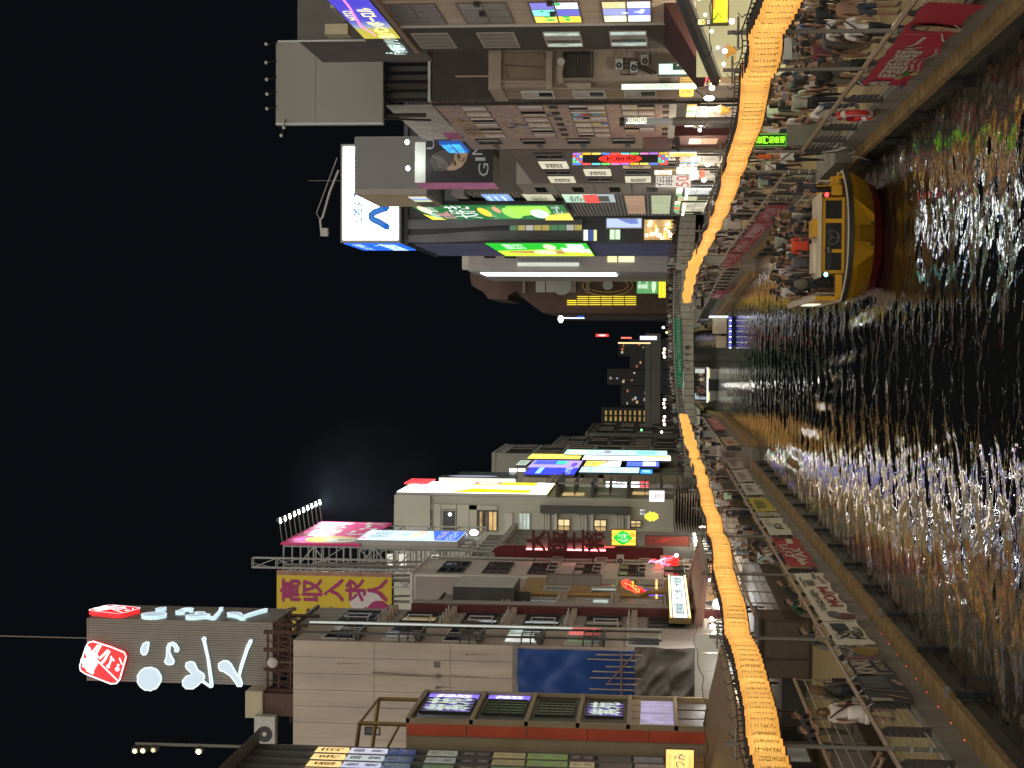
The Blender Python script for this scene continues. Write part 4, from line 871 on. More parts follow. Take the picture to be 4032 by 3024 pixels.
FYN = Face('F', 143.0); yn = thing("yellow_neon", "yellow neon tree shape glowing in front of the striped awning", "neon sign", FYN.w(-14.5, 4, 0))
for k in range(7):
    x_ = 1722 + k * 24; w_ = (30, 45, 60, 48, 55, 40, 25)[k]; a = FYN.uz('K', x_, 895 - w_); b = FYN.uz('K', x_, 895 + w_); part(yn, "neon_tube", MB().tube([FYN.w(a[0], a[1], .1), FYN.w((a[0] + b[0]) / 2, a[1] + .1, .12), FYN.w(b[0], b[1], .1)], .07, 5), gc((1, .78, .04), 1.6))
part(yn, "stand", MB().tube([FYN.w(-14.1, 3, 0), FYN.w(-14.1, 5.5, 0)], .05, 5), STEEL)
R = FYN.rect('K', 1640, 800, 1708, 872); sign("lit_drum_sign", "small round topped white sign above the yellow neon", FYN, R, .3, (.75, .8, .78), .8, [('e', .5, .35, .4, .3, (.2, .2, .2)), ('e', .5, .75, .3, .2, (.25, .25, .25))], (.1, .1, .1))
aw = thing("striped_awning", "dark slatted awning roof at the foot of the stone building", "awning", (-13, 138, 1)); FA = Face('F', 138)
for k in range(12):
    z = 3.6 - k * .24; part(aw, "slat", MB().hexa([(-16.4, 136 + k * .1, z), (-13.0 + k * .05, 134 + k * .1, z - .05), (-13 + k * .05, 146, z - .05), (-16.4, 146, z), (-16.4, 136 + k * .1, z + .08), (-13 + k * .05, 134 + k * .1, z + .05), (-13 + k * .05, 146, z + .05), (-16.4, 146, z + .08)]), mat("awning_slat", (.13, .10, .08), .6, .3, 2))

# ---- beyond: bright sign buildings by the bridge
L8 = thing("white_sign_building", "building with tall white lit side panel and dark roof sign beyond the bridge", "building", (-18, 172, 0)); F8 = Face('F', 170.0)
R = F8.rect('M', 842, 112, 1950, 212); part(L8, "wall", MB().box(-30, -15.2, 170.3, 186, 0, 20.3), WW); part(L8, "white_panel", MB().fbox(F8, -17.5, R[1], R[2], R[3], -.3, 0), glow("milky_panel", (.72, .78, .66), 1.0, .2, .3))
F8L = Face('L', R[1] + .05); part(L8, "dark_sign", MB().fbox(F8L, 170.1, 173.2, R[2], R[3], -.2, 0), mat("sign_slate", (.06, .06, .075), .5, .2, .5)); mb = MB(); put_disc(mb, F8L, 171.6, 25.8, 1.2, 2.8, .03, 24); part(L8, "print", mb, gc((.34, .33, .45), .7))
part(L8, "dark_sign", MB().fbox(F8L, 173.6, 178, R[2] + .5, R[3] - 1.5, -.2, 0), mat("sign_green_black", (.015, .03, .025), .4, .2, .5))
for k in range(2): part(L8, "strip_lamp", MB().fbox(F8L, 178.0, 178.4, 21.5 - k * 1.0, 22.3 - k * 1.0, .1, .4), gc((1, .95, 1), 3))
F8b = Face('F', 171.0); R = F8b.rect('K', 192, 405, 1182, 580); part(L8, "cream_wall", MB().fbox(F8b, -20, R[1], R[2], R[3], 0, .6), mat("cream_wall", (.46, .40, .31), .7, .08, .5))
mb = MB(); u, z = F8b.uz('K', 598, 450); put_stroke(mb, F8b, [(u + .3 * math.cos(a * .7), z + .3 * math.sin(a * .7)) for a in range(10)], .08, .62); u, z = F8b.uz('K', 590, 495); put_stroke(mb, F8b, [(u - .4, z), (u + .4, z + .1)], .1, .62); put_stroke(mb, F8b, [(u - .4, z + .9), (u + .2, z + .8)], .1, .62); part(L8, "emblem", mb, pc((.12, .10, .08)))
part(L8, "lower_wall", MB().fbox(F8b, -20, F8b.uz('K', 1400, 375)[0], 2.5, R[2] - .1, .0, .5), mat("lower_tan", (.26, .22, .16), .7, .2, .5))
F8c = Face('F', 168.0); R = F8c.rect('K', 1216, 450, 1640, 585)
sign("white_long_sign", "bright white vertical sign at the bridge's left end", F8c, R, .4, (.95, .95, 1), 2.6, [('e', .5, .7, .3, .2, (.6, .75, .85)), ('t', "は\nなれ", .3, .04, .7, .2, (.25, .3, .3))], (.2, .2, .2), "sign", .05)
R = F8c.rect('K', 1636, 450, 1755, 585); sign("red_white_sign", "small red sign with white characters below the bright white one", F8c, R, .4, (.75, .05, .06), 1.0, [('t', "営\n業", .15, .1, .45, .9, (1, .9, .9)), ('t', "中\n華", .55, .1, .85, .9, (1, .9, .9))], (.2, .1, .1))
# canal-facing signs along the far side
FX = Face('L', -14.6)
def far_sign(name, label, t, x0, y0, x1, y1, col, lit=1.0, items=(), X=-14.6):
    lit *= 1.5
    F = Face('L', X); R = F.rect(t, x0, y0, x1, y1); return sign(name, label, F, R, .3, col, lit, items, (.1, .1, .12))
bk = thing("glowing_row_building", "far left bank building row covered in blue violet and yellow signs", "building", (-17, 190, 0)); part(bk, "wall", MB().box(-30, -15.05, 172, 212, 0, 20), mat("wall_far_tan", (.22, .19, .15), .8, .2, .5))
far_sign("blue_sign", "deep blue glowing sign with white edge lettering beyond the bridge", 'K', 200, 400, 880, 320, (.01, .02, .95), 1.2, [('t', "ビックリ屋", .1, .1, .9, .25, (.5, .7, 1)), ('r', .1, .7, .9, .8, (.2, .5, 1))])
far_sign("pale_blue_sign", "pale blue strip of small glowing adverts under the deep blue sign", 'K', 880, 375, 1640, 320, (.45, .72, .82), .9, [('r', .1, .2, .8, .25, (.8, .95, 1)), ('r', .1, .5, .8, .58, (.85, .95, 1)), ('r', .1, .8, .8, .85, (.25, .5, .7))])
far_sign("blue_box_sign", "small bright blue box sign low beyond the bridge", 'K', 1642, 395, 1800, 345, (.02, .2, .75), 1.1, [('t', "湯", .2, .2, .8, .8, (.4, .8, 1))])
far_sign("violet_sign", "violet sign with green and blue screen above it", 'K', 240, 315, 935, 232, (.36, .28, .85), .9, [('r', .4, .3, .95, .95, (.05, .08, .8)), ('r', .45, .3, .9, .5, (.03, .6, .35)), ('e', .4, .12, .3, .06, (.12, .06, .45))])
far_sign("orange_white_sign", "white sign with orange dragon like swirl beyond the bridge", 'K', 942, 300, 1420, 228, (.95, .95, .9), 1.0, [('p', [(0, 1), (1, 1), (1, .6), (.5, .45), (0, .6)], (1, .55, .08)), ('s', [(.2, .8), (.6, .7), (.4, .5), (.8, .4)], .5, (.8, .3, .05))])
far_sign("blue_white_sign", "blue and white sign low on the far left bank", 'K', 1470, 300, 1880, 238, (.06, .12, .85), 1.0, [('r', .1, .1, .9, .5, (.75, .85, 1))])
far_sign("yellow_strip_sign", "long golden yellow sign high on the far left bank", 'K', 240, 200, 925, 155, (1, .62, .05), 1.8, [('t', "日本", .2, .25, .8, .4, (.7, .4, .1))], -14.4)
far_sign("white_strip_sign", "long white glowing strip below the golden yellow sign", 'K', 925, 215, 2020, 172, (1, .86, .88), 3.5, [('r', .3, .0, .9, .3, (1, .8, .2))], -14.4)
far_sign("teal_sign", "pale teal row of glowing panels far along the left bank", 'K', 690, 150, 1980, 108, (.35, .75, .66), 1.1, [('r', .2, .8, .9, .95, (.8, .85, .6)), ('r', .2, .55, .9, .62, (.25, .2, .3)), ('r', .1, .1, .8, .3, (.15, .6, .5))], -14.2)
far_sign("green_white_sign", "whitish green print panel beside the violet sign", 'K', 90, 285, 290, 228, (.45, .55, .45), .6, [('r', .2, .2, .8, .8, (.3, .4, .35))])
# ---- farther dark blocks
def far_block(name, label, x0, x1, y0, y1, z1, m, nw=0, nh=0, gms=None, face='L'):
    t = thing(name, label, "building", ((x0 + x1) / 2, (y0 + y1) / 2, 0)); part(t, "wall", MB().box(x0, x1, y0, y1, 0, z1), m)
    part(t, "parapet", MB().box(x0 - .1, x1 + .1, y0 - .1, y1 + .1, z1, z1 + .5), m)
    F = Face('L', x1) if face == 'L' else (Face('R', x0) if face == 'R' else Face('F', y0)); a, b = (y0, y1) if face == 'L' else ((-y1, -y0) if face == 'R' else (x0, x1))
    for i in range(nw):
        for j in range(nh):
            du = (b - a) / nw; dz = (z1 - 3) / nh; window(t, F, (a + i * du + .12 * du, a + (i + 1) * du - .12 * du, 2 + j * dz + .3, 2 + j * dz + dz - .4), 1, 1, FRAME, (random.choice(gms) if gms else GLASSD), .1, 0, .1)
    return t
far_block("glass_front_building", "far grey building with a grid of dark glass beyond the left signs", -34, -15.0, 213, 232, 27.6, mat("wall_far_grey", (.22, .215, .185), .7, .15, .4), 5, 6, [GLASSD, GLASSD, DIMW])
far_block("striped_far_building", "far pale banded building past the dark glass one", -40, -15.4, 236, 262, 21, mat("wall_far_band", (.17, .165, .14), .8, .2, .4), 6, 5, [DIMW, GLASSD])
far_block("low_far_building", "low dim building far along the left bank", -44, -15.0, 266, 300, 17, MATS["wall_far_band"], 5, 4, [GLASSD, DIMW])

for k in range(3):
    l = bpy.data.lights.new("flood_beam", 'SPOT'); l.energy = 900; l.color = (.92, .97, 1); l.spot_size = 1.9; l.spot_blend = .6; l.shadow_soft_size = .3
    o = bpy.data.objects.new("flood_beam", l); COL.objects.link(o); o.location = (-12.7, 112.5 + 4.4 * k, 32.6); o.rotation_euler = (Vector((-14.5, 112.5 + 4.4 * k, 29.3)) - o.location).to_track_quat('-Z', 'Y').to_euler()

# thin smoke drifting above the floodlit billboard
m = bpy.data.materials.new("smoke_air"); m.use_nodes = True; nt = m.node_tree; nt.nodes.clear(); out = nt.nodes.new("ShaderNodeOutputMaterial"); pv = nt.nodes.new("ShaderNodeVolumePrincipled"); tc = nt.nodes.new("ShaderNodeTexCoord"); nz = nt.nodes.new("ShaderNodeTexNoise"); mr = nt.nodes.new("ShaderNodeMapRange"); ln = nt.nodes.new("ShaderNodeVectorMath"); ln.operation = 'LENGTH'; m2 = nt.nodes.new("ShaderNodeMapRange"); mu = nt.nodes.new("ShaderNodeMath"); mu.operation = 'MULTIPLY'
pv.inputs["Color"].default_value = (.75, .82, 1, 1); pv.inputs["Anisotropy"].default_value = .2; nz.inputs["Scale"].default_value = .16; nz.inputs["Detail"].default_value = 3
mr.inputs["From Min"].default_value = .38; mr.inputs["From Max"].default_value = .75; mr.inputs["To Max"].default_value = .010
m2.inputs["From Min"].default_value = 8.5; m2.inputs["From Max"].default_value = 0.5; nt.links.new(tc.outputs["Object"], nz.inputs["Vector"]); nt.links.new(tc.outputs["Object"], ln.inputs[0]); nt.links.new(ln.outputs["Value"], m2.inputs["Value"]); nt.links.new(nz.outputs["Fac"], mr.inputs["Value"])
nt.links.new(mr.outputs[0], mu.inputs[0]); nt.links.new(m2.outputs[0], mu.inputs[1]); nt.links.new(mu.outputs[0], pv.inputs["Density"]); nt.links.new(pv.outputs[0], out.inputs["Volume"])
single("smoke", "thin bluish smoke drifting above the floodlit pink billboard", "smoke", MB().box(-22, -5, 122.5, 139, 22, 39), m, (-13.6, 130, 30), None, "stuff")
l = bpy.data.lights.new("smoke_flood", 'POINT'); l.energy = 900; l.color = (.85, .92, 1); l.shadow_soft_size = .3; o = bpy.data.objects.new("smoke_flood", l); COL.objects.link(o); o.location = (-13.0, 124.2, 32.4)
# ================================================================== right bank buildings
WB_ = mat("wall_beige_tile", (0.52, 0.43, 0.35), 0.7, 0.25, .9, .2, 40, streak=True); BRD = mat("wall_brown_black", (0.045, 0.036, 0.03), 0.7, 0.25, .8)
R1 = thing("corner_tile_building", "beige tiled and dark brown building with slanted rows of windows, nearest on the right bank", "building", (18, 65, 0))
part(R1, "wall", MB().box(14.6, 26, 45, 70.0, .35, 17.2), WB_); part(R1, "wall", MB().box(14.55, 26, 70.05, 75.8, .35, 17.2), BRD)
FR = Face('R', 14.6); FRd = Face('R', 14.55)
part(R1, "roof_edge", MB().box(14.45, 26, 45, 75.85, 17.2, 17.45), mat("edge_brown", (.26, .18, .13), .6, .2, 2))
part(R1, "corner_strip", MB().box(14.5, 14.6, 69.98, 70.04, .4, 17.2), FRAMEW)
for k in range(4):
    z = 14.95 - k * 3.08
    lit = k >= 2
    for q, (a, b) in enumerate(((-69.6, -65.4), (-64.6, -60.4), (-59.6, -55))):
        gms = [glass("glass_grey", (.11, .11, .105), .2)] if not lit else [gc((.95, .70, .05), 1.0), gc((.12, .13, .6), .9), gc((.75, .85, 1), 1.0), gc((.95, .75, .1), .9), gc((.25, .75, .8), .9), gc((.2, .2, .75), .8), gc((.05, .55, .15), .9)] if k == 2 else [gc((.8, .9, 1), 1.0), gc((.15, .2, .75), .9), gc((.75, .8, .95), .9), gc((.8, .9, .6), .9), gc((.3, .35, .8), .9), gc((.75, .65, .3), .9)]
        w = window(R1, FR, (a, b, z, z + 2.2), 3, 2, mat("frame_brown", (.17, .12, .095), .5, .15, 2), None, .08, 0, .05, gms=gms)
        if lit:
            mb = MB(); rg = random.Random(k * 7 + q)
            for _ in range(9): u = rg.uniform(a + .3, b - .3); zz = rg.uniform(z + .3, z + 1.9); put_disc(mb, FR, u, zz, rg.uniform(.08, .3), rg.uniform(.06, .25), .05, 8)
            part(w, "poster_print", mb, gc((.02, .5, .1) if k == 2 and q == 0 else (.9, .9, .95), .9))
    window(R1, FRd, (-74.9, -71.4, z + .25, z + 2.0), 4, 1, mat("frame_taupe", (.40, .36, .31), .5, .15, 2), None, .06, 0, .05, gms=[mat("blind_grey", (.22, .205, .19), .7, .15, 2)] if k < 2 else [COOLW, GLASSD, MATS["dim_room"]])
for k in range(2):
    for q in range(2): part(R1, "wall_lamp", MB().fbox(FR, -67.5 + q * 2, -67.2 + q * 2, 13.0 - k * 3.1, 13.25 - k * 3.1, 0, .2), FRAME)
# LED roof sign
FL_ = Face('R', 14.4); led = thing("led_roof_sign", "blue and yellow LED roof edge screen with a pink arc and white lettering", "sign", FL_.w(-70, 17.5, 0))
part(led, "cabinet", MB().fbox(FL_, -75.8, -45, 17.46, 19.25, -.35, -.02), mat("led_black", (.02, .02, .02), .5, .1, 1))
def gradm(name, stops, axis, lo, hi, power):
    m, nt, b = _new(name); tc = nt.nodes.new("ShaderNodeTexCoord"); sp = nt.nodes.new("ShaderNodeSeparateXYZ"); mr = nt.nodes.new("ShaderNodeMapRange"); rp = nt.nodes.new("ShaderNodeValToRGB")
    mr.inputs["From Min"].default_value = lo; mr.inputs["From Max"].default_value = hi
    while len(rp.color_ramp.elements) < len(stops): rp.color_ramp.elements.new(.5)
    for e, (p, c) in zip(rp.color_ramp.elements, stops): e.position = p; e.color = (*c, 1)
    nt.links.new(tc.outputs["Object"], sp.inputs[0]); nt.links.new(sp.outputs[axis], mr.inputs["Value"]); nt.links.new(mr.outputs[0], rp.inputs[0])
    b.inputs["Base Color"].default_value = (.02, .02, .02, 1); nt.links.new(rp.outputs[0], b.inputs["Emission Color"]); b.inputs["Emission Strength"].default_value = power; return m
part(led, "screen", MB().fbox(FL_, -71.8, -45, 17.5, 19.2, -.02, 0), gradm("led_gradient", [(0, (.08, .06, .8)), (.45, (.10, .09, .75)), (.62, (.35, .45, .7)), (.72, (.70, .62, .08)), (1, (.75, .66, .05))], "Y", -5.5, 1.8, .9))
mb = MB(); put_text(mb, FL_, "NiTO", -67.6, -65.7, 18.65, 19.05, .02, .03); put_text(mb, FL_, "昼パンボーロル", -71.7, -65.2, 17.7, 18.4, .02, .05); part(led, "lettering", mb, gc((.95, .88, .35), 1.1))
mb = MB(); put_stroke(mb, FL_, [(-71, 18.55, .06), (-70, 18.62, .09), (-69, 18.8, .1), (-67.5, 18.72, .1), (-65, 18.55, .1), (-63, 18.5, .1)], .1, .03); part(led, "print", mb, gc((1, .25, .62), 1.1))
mb = MB(); put_text(mb, FL_, "「サ眼科リリ", -75.6, -72.0, 17.65, 18.4, .02, .05); put_disc(mb, FL_, -75.3, 18.75, .1, .07, .02); put_disc(mb, FL_, -75.3, 18.55, .12, .1, .02); part(led, "lettering", mb, gc((.72, .95, .85), 1.1))
rt = thing("roof_plant_room", "grey rooftop plant room with cream tank behind the LED sign", "plant room", (19, 76, 17.5)); FPR = Face('F', 76.5); R = FPR.rect('F', 292, -40, 745, 266)
part(rt, "wall", MB().fbox(FPR, R[0], R[1] + 3, 17.5, R[3], -6, 0), mat("plant_grey", (.10, .095, .085), .7, .2, .6)); part(rt, "edge", MB().fbox(FPR, R[0] - .08, R[0], 17.5, R[3], 0, .1), FRAMEW)
FT_ = Face('F', 73.5); R = FT_.rect('F', 512, -60, 800, 48); part(rt, "cream_tank", MB().fbox(FT_, R[0], R[1] + 2, R[2], R[3], -3, 0), MATS["cream"]); R = FT_.rect('F', 475, 130, 628, 228); part(rt, "cream_box", MB().fbox(FT_, R[0] , R[0] + .5, R[2], R[3], -1, 0), MATS["cream"])
part(rt, "pipe", MB().tube([(17.6, 73.4, 17.5), (17.6, 73.4, 19.8), (18.6, 73.4, 20)], .09, 6), TUBE)
# shop at its foot: black canopy, wall with the sign's light put into its colour
sh = thing("corner_shop", "bright corner shop with a pale glowing ceiling under black canopies on the right bank", "shop", (15, 60, .4))
PALE_GLOW = glow("shop_ceiling", (.62, .60, .36), .8, .25, .3)
FSW = Face('F', 62.0); part(sh, "wall", MB().fbox(FSW, FSW.uz('X', 2000, 652)[0], 15.5, .4, 3.9, -.3, 0), glow("shop_wall_glow", (.50, .45, .24), .75, .15, .4))  # light from the yellow sign is put into this wall as emission
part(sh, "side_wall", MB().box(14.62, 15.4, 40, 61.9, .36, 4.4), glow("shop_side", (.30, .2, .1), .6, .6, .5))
CAN = mat("canopy_black", (.035, .03, .027), .6, .25, .8)
part(sh, "canopy", MB().hexa([(10.3, 59.2, 3.05), (14.6, 59.2, 4.75), (14.6, 62.4, 4.75), (10.3, 61.4, 3.05), (10.3, 59.2, 3.3), (14.6, 59.2, 5.05), (14.6, 62.4, 5.05), (10.3, 61.4, 3.3)]), CAN)
part(sh, "canopy_edge", MB().hexa([(10.25, 59.1, 3.0), (14.55, 59.1, 4.7), (14.55, 59.19, 4.7), (10.25, 59.19, 3.0), (10.25, 59.1, 3.1), (14.55, 59.1, 4.8), (14.55, 59.19, 4.8), (10.25, 59.19, 3.1)]), mat("edge_grey", (.25, .24, .22), .5, .1))
for k in range(6): part(sh, "spot_lamp", MB().ball((10.7 + k * .62, 58.9, 2.95 + k * .24), .07, .07, .07, 6, 4), gc((1, .97, .9), 9 if k % 2 == 0 else 2))
MR_ = mat("canopy_maroon", (.055, .018, .018), .7, .2, 1)
part(sh, "maroon_canopy", MB().hexa([(12.2, 67.6, 3.3), (14.6, 66, 4.4), (14.6, 75, 4.4), (12.2, 73, 3.3), (12.2, 67.6, 3.6), (14.6, 66, 5.2), (14.6, 75, 5.2), (12.2, 73, 3.6)]), MR_)
for k in range(6): part(sh, "spot_lamp", MB().ball((10.9 + (k % 2) * 1.6, 47 + k * 2.6, 2.98), .09, .09, .09, 6, 4), gc((1, .95, .85), 10))
FY_ = Face('F', 52.0); R = FY_.rect('YS', 850, -380, 1395, 845)
sign("yellow_fan_sign", "bright yellow lightbox with dark brush strokes hanging under the corner shop's canopy", FY_, R, .3, (1, .95, .02), 1.0, [('s', [(.12, .86), (.3, .62), (.2, .5)], .06, (.2, .2, .0)), ('t', "ス ス ー ク", .06, .72, .44, .9, (.18, .18, .0)), ('e', .62, .86, .25, .1, (1, .4, .03)), ('r', .2, .2, .5, .23, (.5, .42, .05)), ('r', .15, .12, .55, .14, (.5, .42, .05)), ('r', .06, .06, .16, .16, (.7, .5, .1)), ('r', .5, .06, .6, .16, (.7, .5, .1))], (.14, .13, .03), "sign", .05)
R = FY_.rect('YS', 665, 665, 848, 850); sign("small_sky_sign", "tiny pale sign marked with a black kanji above the yellow lightbox", FY_, R, .2, (.75, .85, .7), .9, [('t', "天", .1, .1, .9, .9, (.04, .05, .08))], (.1, .1, .1))
R = FY_.rect('YS', 372, 650, 640, 866); sign("drop_sign", "small pale yellow sign with an orange drop just under the canopy edge", FY_, R, .2, (.95, .9, .4), .9, [('e', .45, .25, .22, .3, (.85, .4, .05))], (.1, .1, .1))
FI = Face('F', 61.0)
def ice_cream(name, label, F, t, x, y, h):
    u, z = F.uz(t, x, y); o = thing(name, label, "ice cream model", F.w(u, z, 0)); cx, cy, cz = F.w(u, z, 0); prof = []
    for k in range(9): r = .30 * (1 - k / 9.5); prof += [(r, h * .42 + k * h * .065), (r * .82, h * .42 + k * h * .065 + h * .045)]
    part(o, "swirl", MB().lathe((cx, cy, cz), prof, 14), glow("ice_white", (.72, .64, .48), .45)); part(o, "cone", MB().lathe((cx, cy, cz), [(.12, 0), (.24, h * .38), (.27, h * .38), (.27, h * .44)], 12), glow("cone_orange", (.75, .36, .06), .5)); return o
ice_cream("ice_cream_model", "glowing soft ice cream model hanging in the bright corner shop", FI, 'X', 2200, 108, .95)
ice_cream("ice_cream_model", "ribbed soft ice cream model standing at the dark shop front farther along", Face('F', 78.0), 'X', 2075, 1405, 1.15)
mb = MB(); FM = Face('F', 61.5); u, z = FM.uz('X', 2090, 280); tx = thing("menu_lettering", "orange menu lettering on the bright shop's back wall", "lettering", FM.w(u, z, 0)); put_text(mb, FM, "バニラ", u - .3, u + .35, z - .25, z + .25, .0, .03); part(tx, "lettering", mb, gc((.55, .28, .04), .7))

# ---- low brown building in the gap with balcony clutter, billboard building behind it
R2 = thing("gap_building", "low tan brown building with pipes and air conditioners tucked between the tile and mural buildings", "building", (16, 82, 0))
TB = mat("wall_tan_brown", (.32, .255, .195), .8, .34, .9, .2, 25, streak=True); FG2 = Face('F', 79.5)
part(R2, "wall", MB().box(13.35, 24, 79.5, 83.2, .35, 13.9), TB); part(R2, "wall", MB().box(14.55, 24, 83.25, 90.9, .35, 13.4), TB); part(R2, "parapet", MB().box(13.22, 24, 79.3, 79.5, 13.5, 14.15), mat("parapet_pale", (.34, .28, .22), .7, .15, 1)); part(R2, "parapet", MB().box(13.22, 13.35, 79.5, 83.2, 13.5, 14.15), MATS["parapet_pale"])
GR_ = lambda *a: FG2.rect('F', *a)
part(R2, "recess", MB().fbox(FG2, *GR_(1635, 350, 1960, 545), .0, .03), mat("recess_tan", (.22, .165, .12), .8, .2, 1)); part(R2, "beam", MB().fbox(FG2, *GR_(1960, 350, 2000, 600), 0, .25), MATS["parapet_pale"])
pq = lambda x, y, d=.12: FG2.w(*FG2.uz('F', x, y), d)
part(R2, "downpipe", MB().tube([pq(1625, 548), pq(1950, 545), pq(1985, 590), pq(2500, 600)], .05, 6), MATS["parapet_pale"])
mb = MB(); mb.tube([pq(1640, 400), pq(1690, 440), pq(1960, 455)], .015, 4); mb.tube([pq(1690, 440), pq(1705, 530)], .015, 4); mb.tube([pq(1940, 360), pq(1990, 470)], .015, 4); part(R2, "cable", mb, STEEL)
for k in range(8): part(R2, "louvre_slat", MB().fbox(FG2, *GR_(2080 + k * 22, 365, 2092 + k * 22, 510), .02, .14), STEEL)
part(R2, "louvre_frame", MB().frame(FG2, *GR_(2070, 355, 2270, 520), .04, .0, .18), FRAME)
part(R2, "vent_duct", MB().tube([pq(2062, 425, .5), pq(2062, 425, .3), pq(2050, 500, .3), pq(2060, 560, .3), pq(2110, 575, .3), pq(2260, 575, .3)], .16, 10), MATS["parapet_pale"]); part(R2, "duct_mouth", MB().tube([pq(2062, 425, .5), pq(2062, 425, .56)], .2, 12), mat("duct_mouth", (.5, .47, .4), .5, .1))
gq = lambda x, y, d=.12: FG2.w(*FG2.uz('X', x, y), d)
for (x, y) in ((-260, 420), (60, 480), (300, 330)): q = gq(x, y, .2); ac_unit((q[0], q[1], q[2]), "%s air conditioner on the clutter filled wall in the narrow gap" % {-260: "topmost", 60: "middle", 300: "lowest"}[x], "air conditioners in the gap", .62)
mb = MB()
for x in (-300, -120, 20): mb.bar(gq(x, 300), gq(x, 640), .04)
for y in (300, 400, 500, 640): mb.bar(gq(-300, y), gq(20, y), .035)
mb.bar(gq(-60, 430, .3), gq(380, 640, .3), .06); mb.bar(gq(20, 400, .3), gq(460, 620, .3), .05); part(R2, "balcony_rail", mb, STEEL)
for k in range(9): part(R2, "wall_batten", MB().fbox(FG2, *FG2.rect('X', -420 + k * 133, 60, -405 + k * 133, 245), .0, .06), MATS["parapet_pale"])
part(R2, "shutter_slats", MB().fbox(FG2, *FG2.rect('X', 550, 715, 780, 840), .02, .1), mat("slat_brown"))
for k in range(3): part(R2, "lit_slat", MB().fbox(FG2, *FG2.rect('X', 975, 690 + k * 50, 1290, 725 + k * 50), .02, .08), glow("lit_amber", (.8, .5, .15), .6, .4, 3))
FRg = Face('R', 14.55)
FRg = Face('R', 13.35)
for k in range(3): window(R2, FRg, (-82.6, -80.6, 10.9 - k * 2.7, 12.6 - k * 2.7), 1, 2, FRAMEW, None, .08, 0, .1, gms=[GLASSD, DIMW])
tl = thing("signal_strip", "small red and cyan lit strip on the gap building's wall", "sign", (14.4, 82, 9)); FX_ = Face('F', 81.0)
for k, c in enumerate(((.9, .12, .1), (.75, .95, 1), (.1, .65, .7))): a = FX_.uz('O', 105 + k * 58, 60); part(tl, "lens", MB().ball((14.3, 81, a[1]), .13, .1, .13, 7, 5), gc(c, 2.2))
part(tl, "case", MB().box(14.35, 14.54, 80.8, 81.2, FX_.uz('O', 285, 60)[1], FX_.uz('O', 90, 60)[1]), mat("case_grey", (.2, .2, .2)))
FV = Face('F', 78.8); R = FV.rect('X', 503, 400, 1260, 665)
sign("pale_green_sign", "pale green lit signboard with black panel in the narrow gap", FV, R, .3, (.55, .82, .66), 1.0, [('r', .42, .1, .96, .58, (.02, .03, .02)), ('t', "N", .75, .4, .85, .47, (.8, .9, .85)), ('t', "B1", .72, .13, .88, .24, (.8, .9, .85)), ('r', .15, .62, .9, .63, (.3, .5, .4)), ('e', .3, .25, .1, .05, (.6, .75, .3))], (.1, .12, .11), "sign", .05)
R = FV.rect('X', -300, 845, 1345, 975); sign("white_vertical_sign", "tall narrow white lit vertical sign with small dark writing on the mural building's near corner", FV, R, .3, (.68, .78, .62), 1.1, [('t', vert("お好み焼鉄板"), .2, .3, .85, .7, (.12, .16, .1))], (.2, .2, .18))
yl = thing("yellow_paper_lantern", "single yellow paper lantern hanging below the tall white vertical sign", "lantern", FV.w(14, 5, 0)); R = FV.rect('X', 960, 965, 1270, 1140); cu = (R[0] + R[1]) / 2; hz = R[3] - R[2]; ru = (R[1] - R[0]) / 2
part(yl, "paper", MB().lathe((cu, 78.4, R[2]), [(ru * .7, 0), (ru, hz * .12), (ru * 1.02, hz * .5), (ru, hz * .88), (ru * .7, hz)], 14), glow("lantern_yellow", (.95, .55, .10), .9)); mb = MB(); put_text(mb, Face('F', 78.4 - ru), vert("大入酒場"), cu - ru * .4, cu + ru * .4, R[2] + hz * .15, R[2] + hz * .85, .02, .02); part(yl, "lettering", mb, pc((.1, .07, .02))); part(yl, "cap", MB().lathe((cu, 78.4, R[3]), [(ru * .6, 0), (ru * .6, .06)], 10), STEEL)
rl = thing("red_paper_lantern", "red oval paper lantern under the maroon canopy in the gap", "lantern", FV.w(15, 3, 0)); R = FV.rect('X', 1375, 665, 1640, 775); cu = (R[0] + R[1]) / 2; part(rl, "paper", MB().lathe((cu, 78.5, R[2]), [(.1, 0), (.2, .1), (.22, (R[3] - R[2]) / 2), (.2, R[3] - R[2] - .1), (.1, R[3] - R[2])], 12), pc((.35, .03, .03))); part(rl, "cap", MB().lathe((cu, 78.5, R[3]), [(.1, 0), (.1, .05)], 8), STEEL)
bl = thing("bulb_cluster", "cluster of bare warm bulbs hanging at the gap's shop entrance", "lamp", FV.w(14.5, 2.5, 0))
for (x, y) in ((1700, 765), (1790, 770), (1690, 850), (1675, 940)): u, z = FV.uz('X', x, y); part(bl, "bulb", MB().ball((u, 78.6, z), .12, .12, .14, 8, 5), gc((1, .72, .35), 10)); part(bl, "flex", MB().tube([(u, 78.6, z), (u, 78.6, 3.6)], .012, 4), STEEL)
u, z = FV.uz('X', 1610, 1170); wl = thing("white_flood_lamp", "cold white flood lamp glaring beside the bare bulbs", "lamp", FV.w(u, z, 0)); part(wl, "lens", MB().ball((u, 78.4, z), .13, .1, .26, 8, 6), gc((.85, .95, 1), 16)); part(wl, "arm", MB().tube([(u, 78.4, z + .2), (u + .5, 78.8, z + .7)], .03, 5), STEEL)
part(R2, "shop_room", MB().fbox(FG2, 13.5, 24, .4, 3.4, .01, .05), glow("gap_room", (.22, .14, .06), .6, .6, .8))


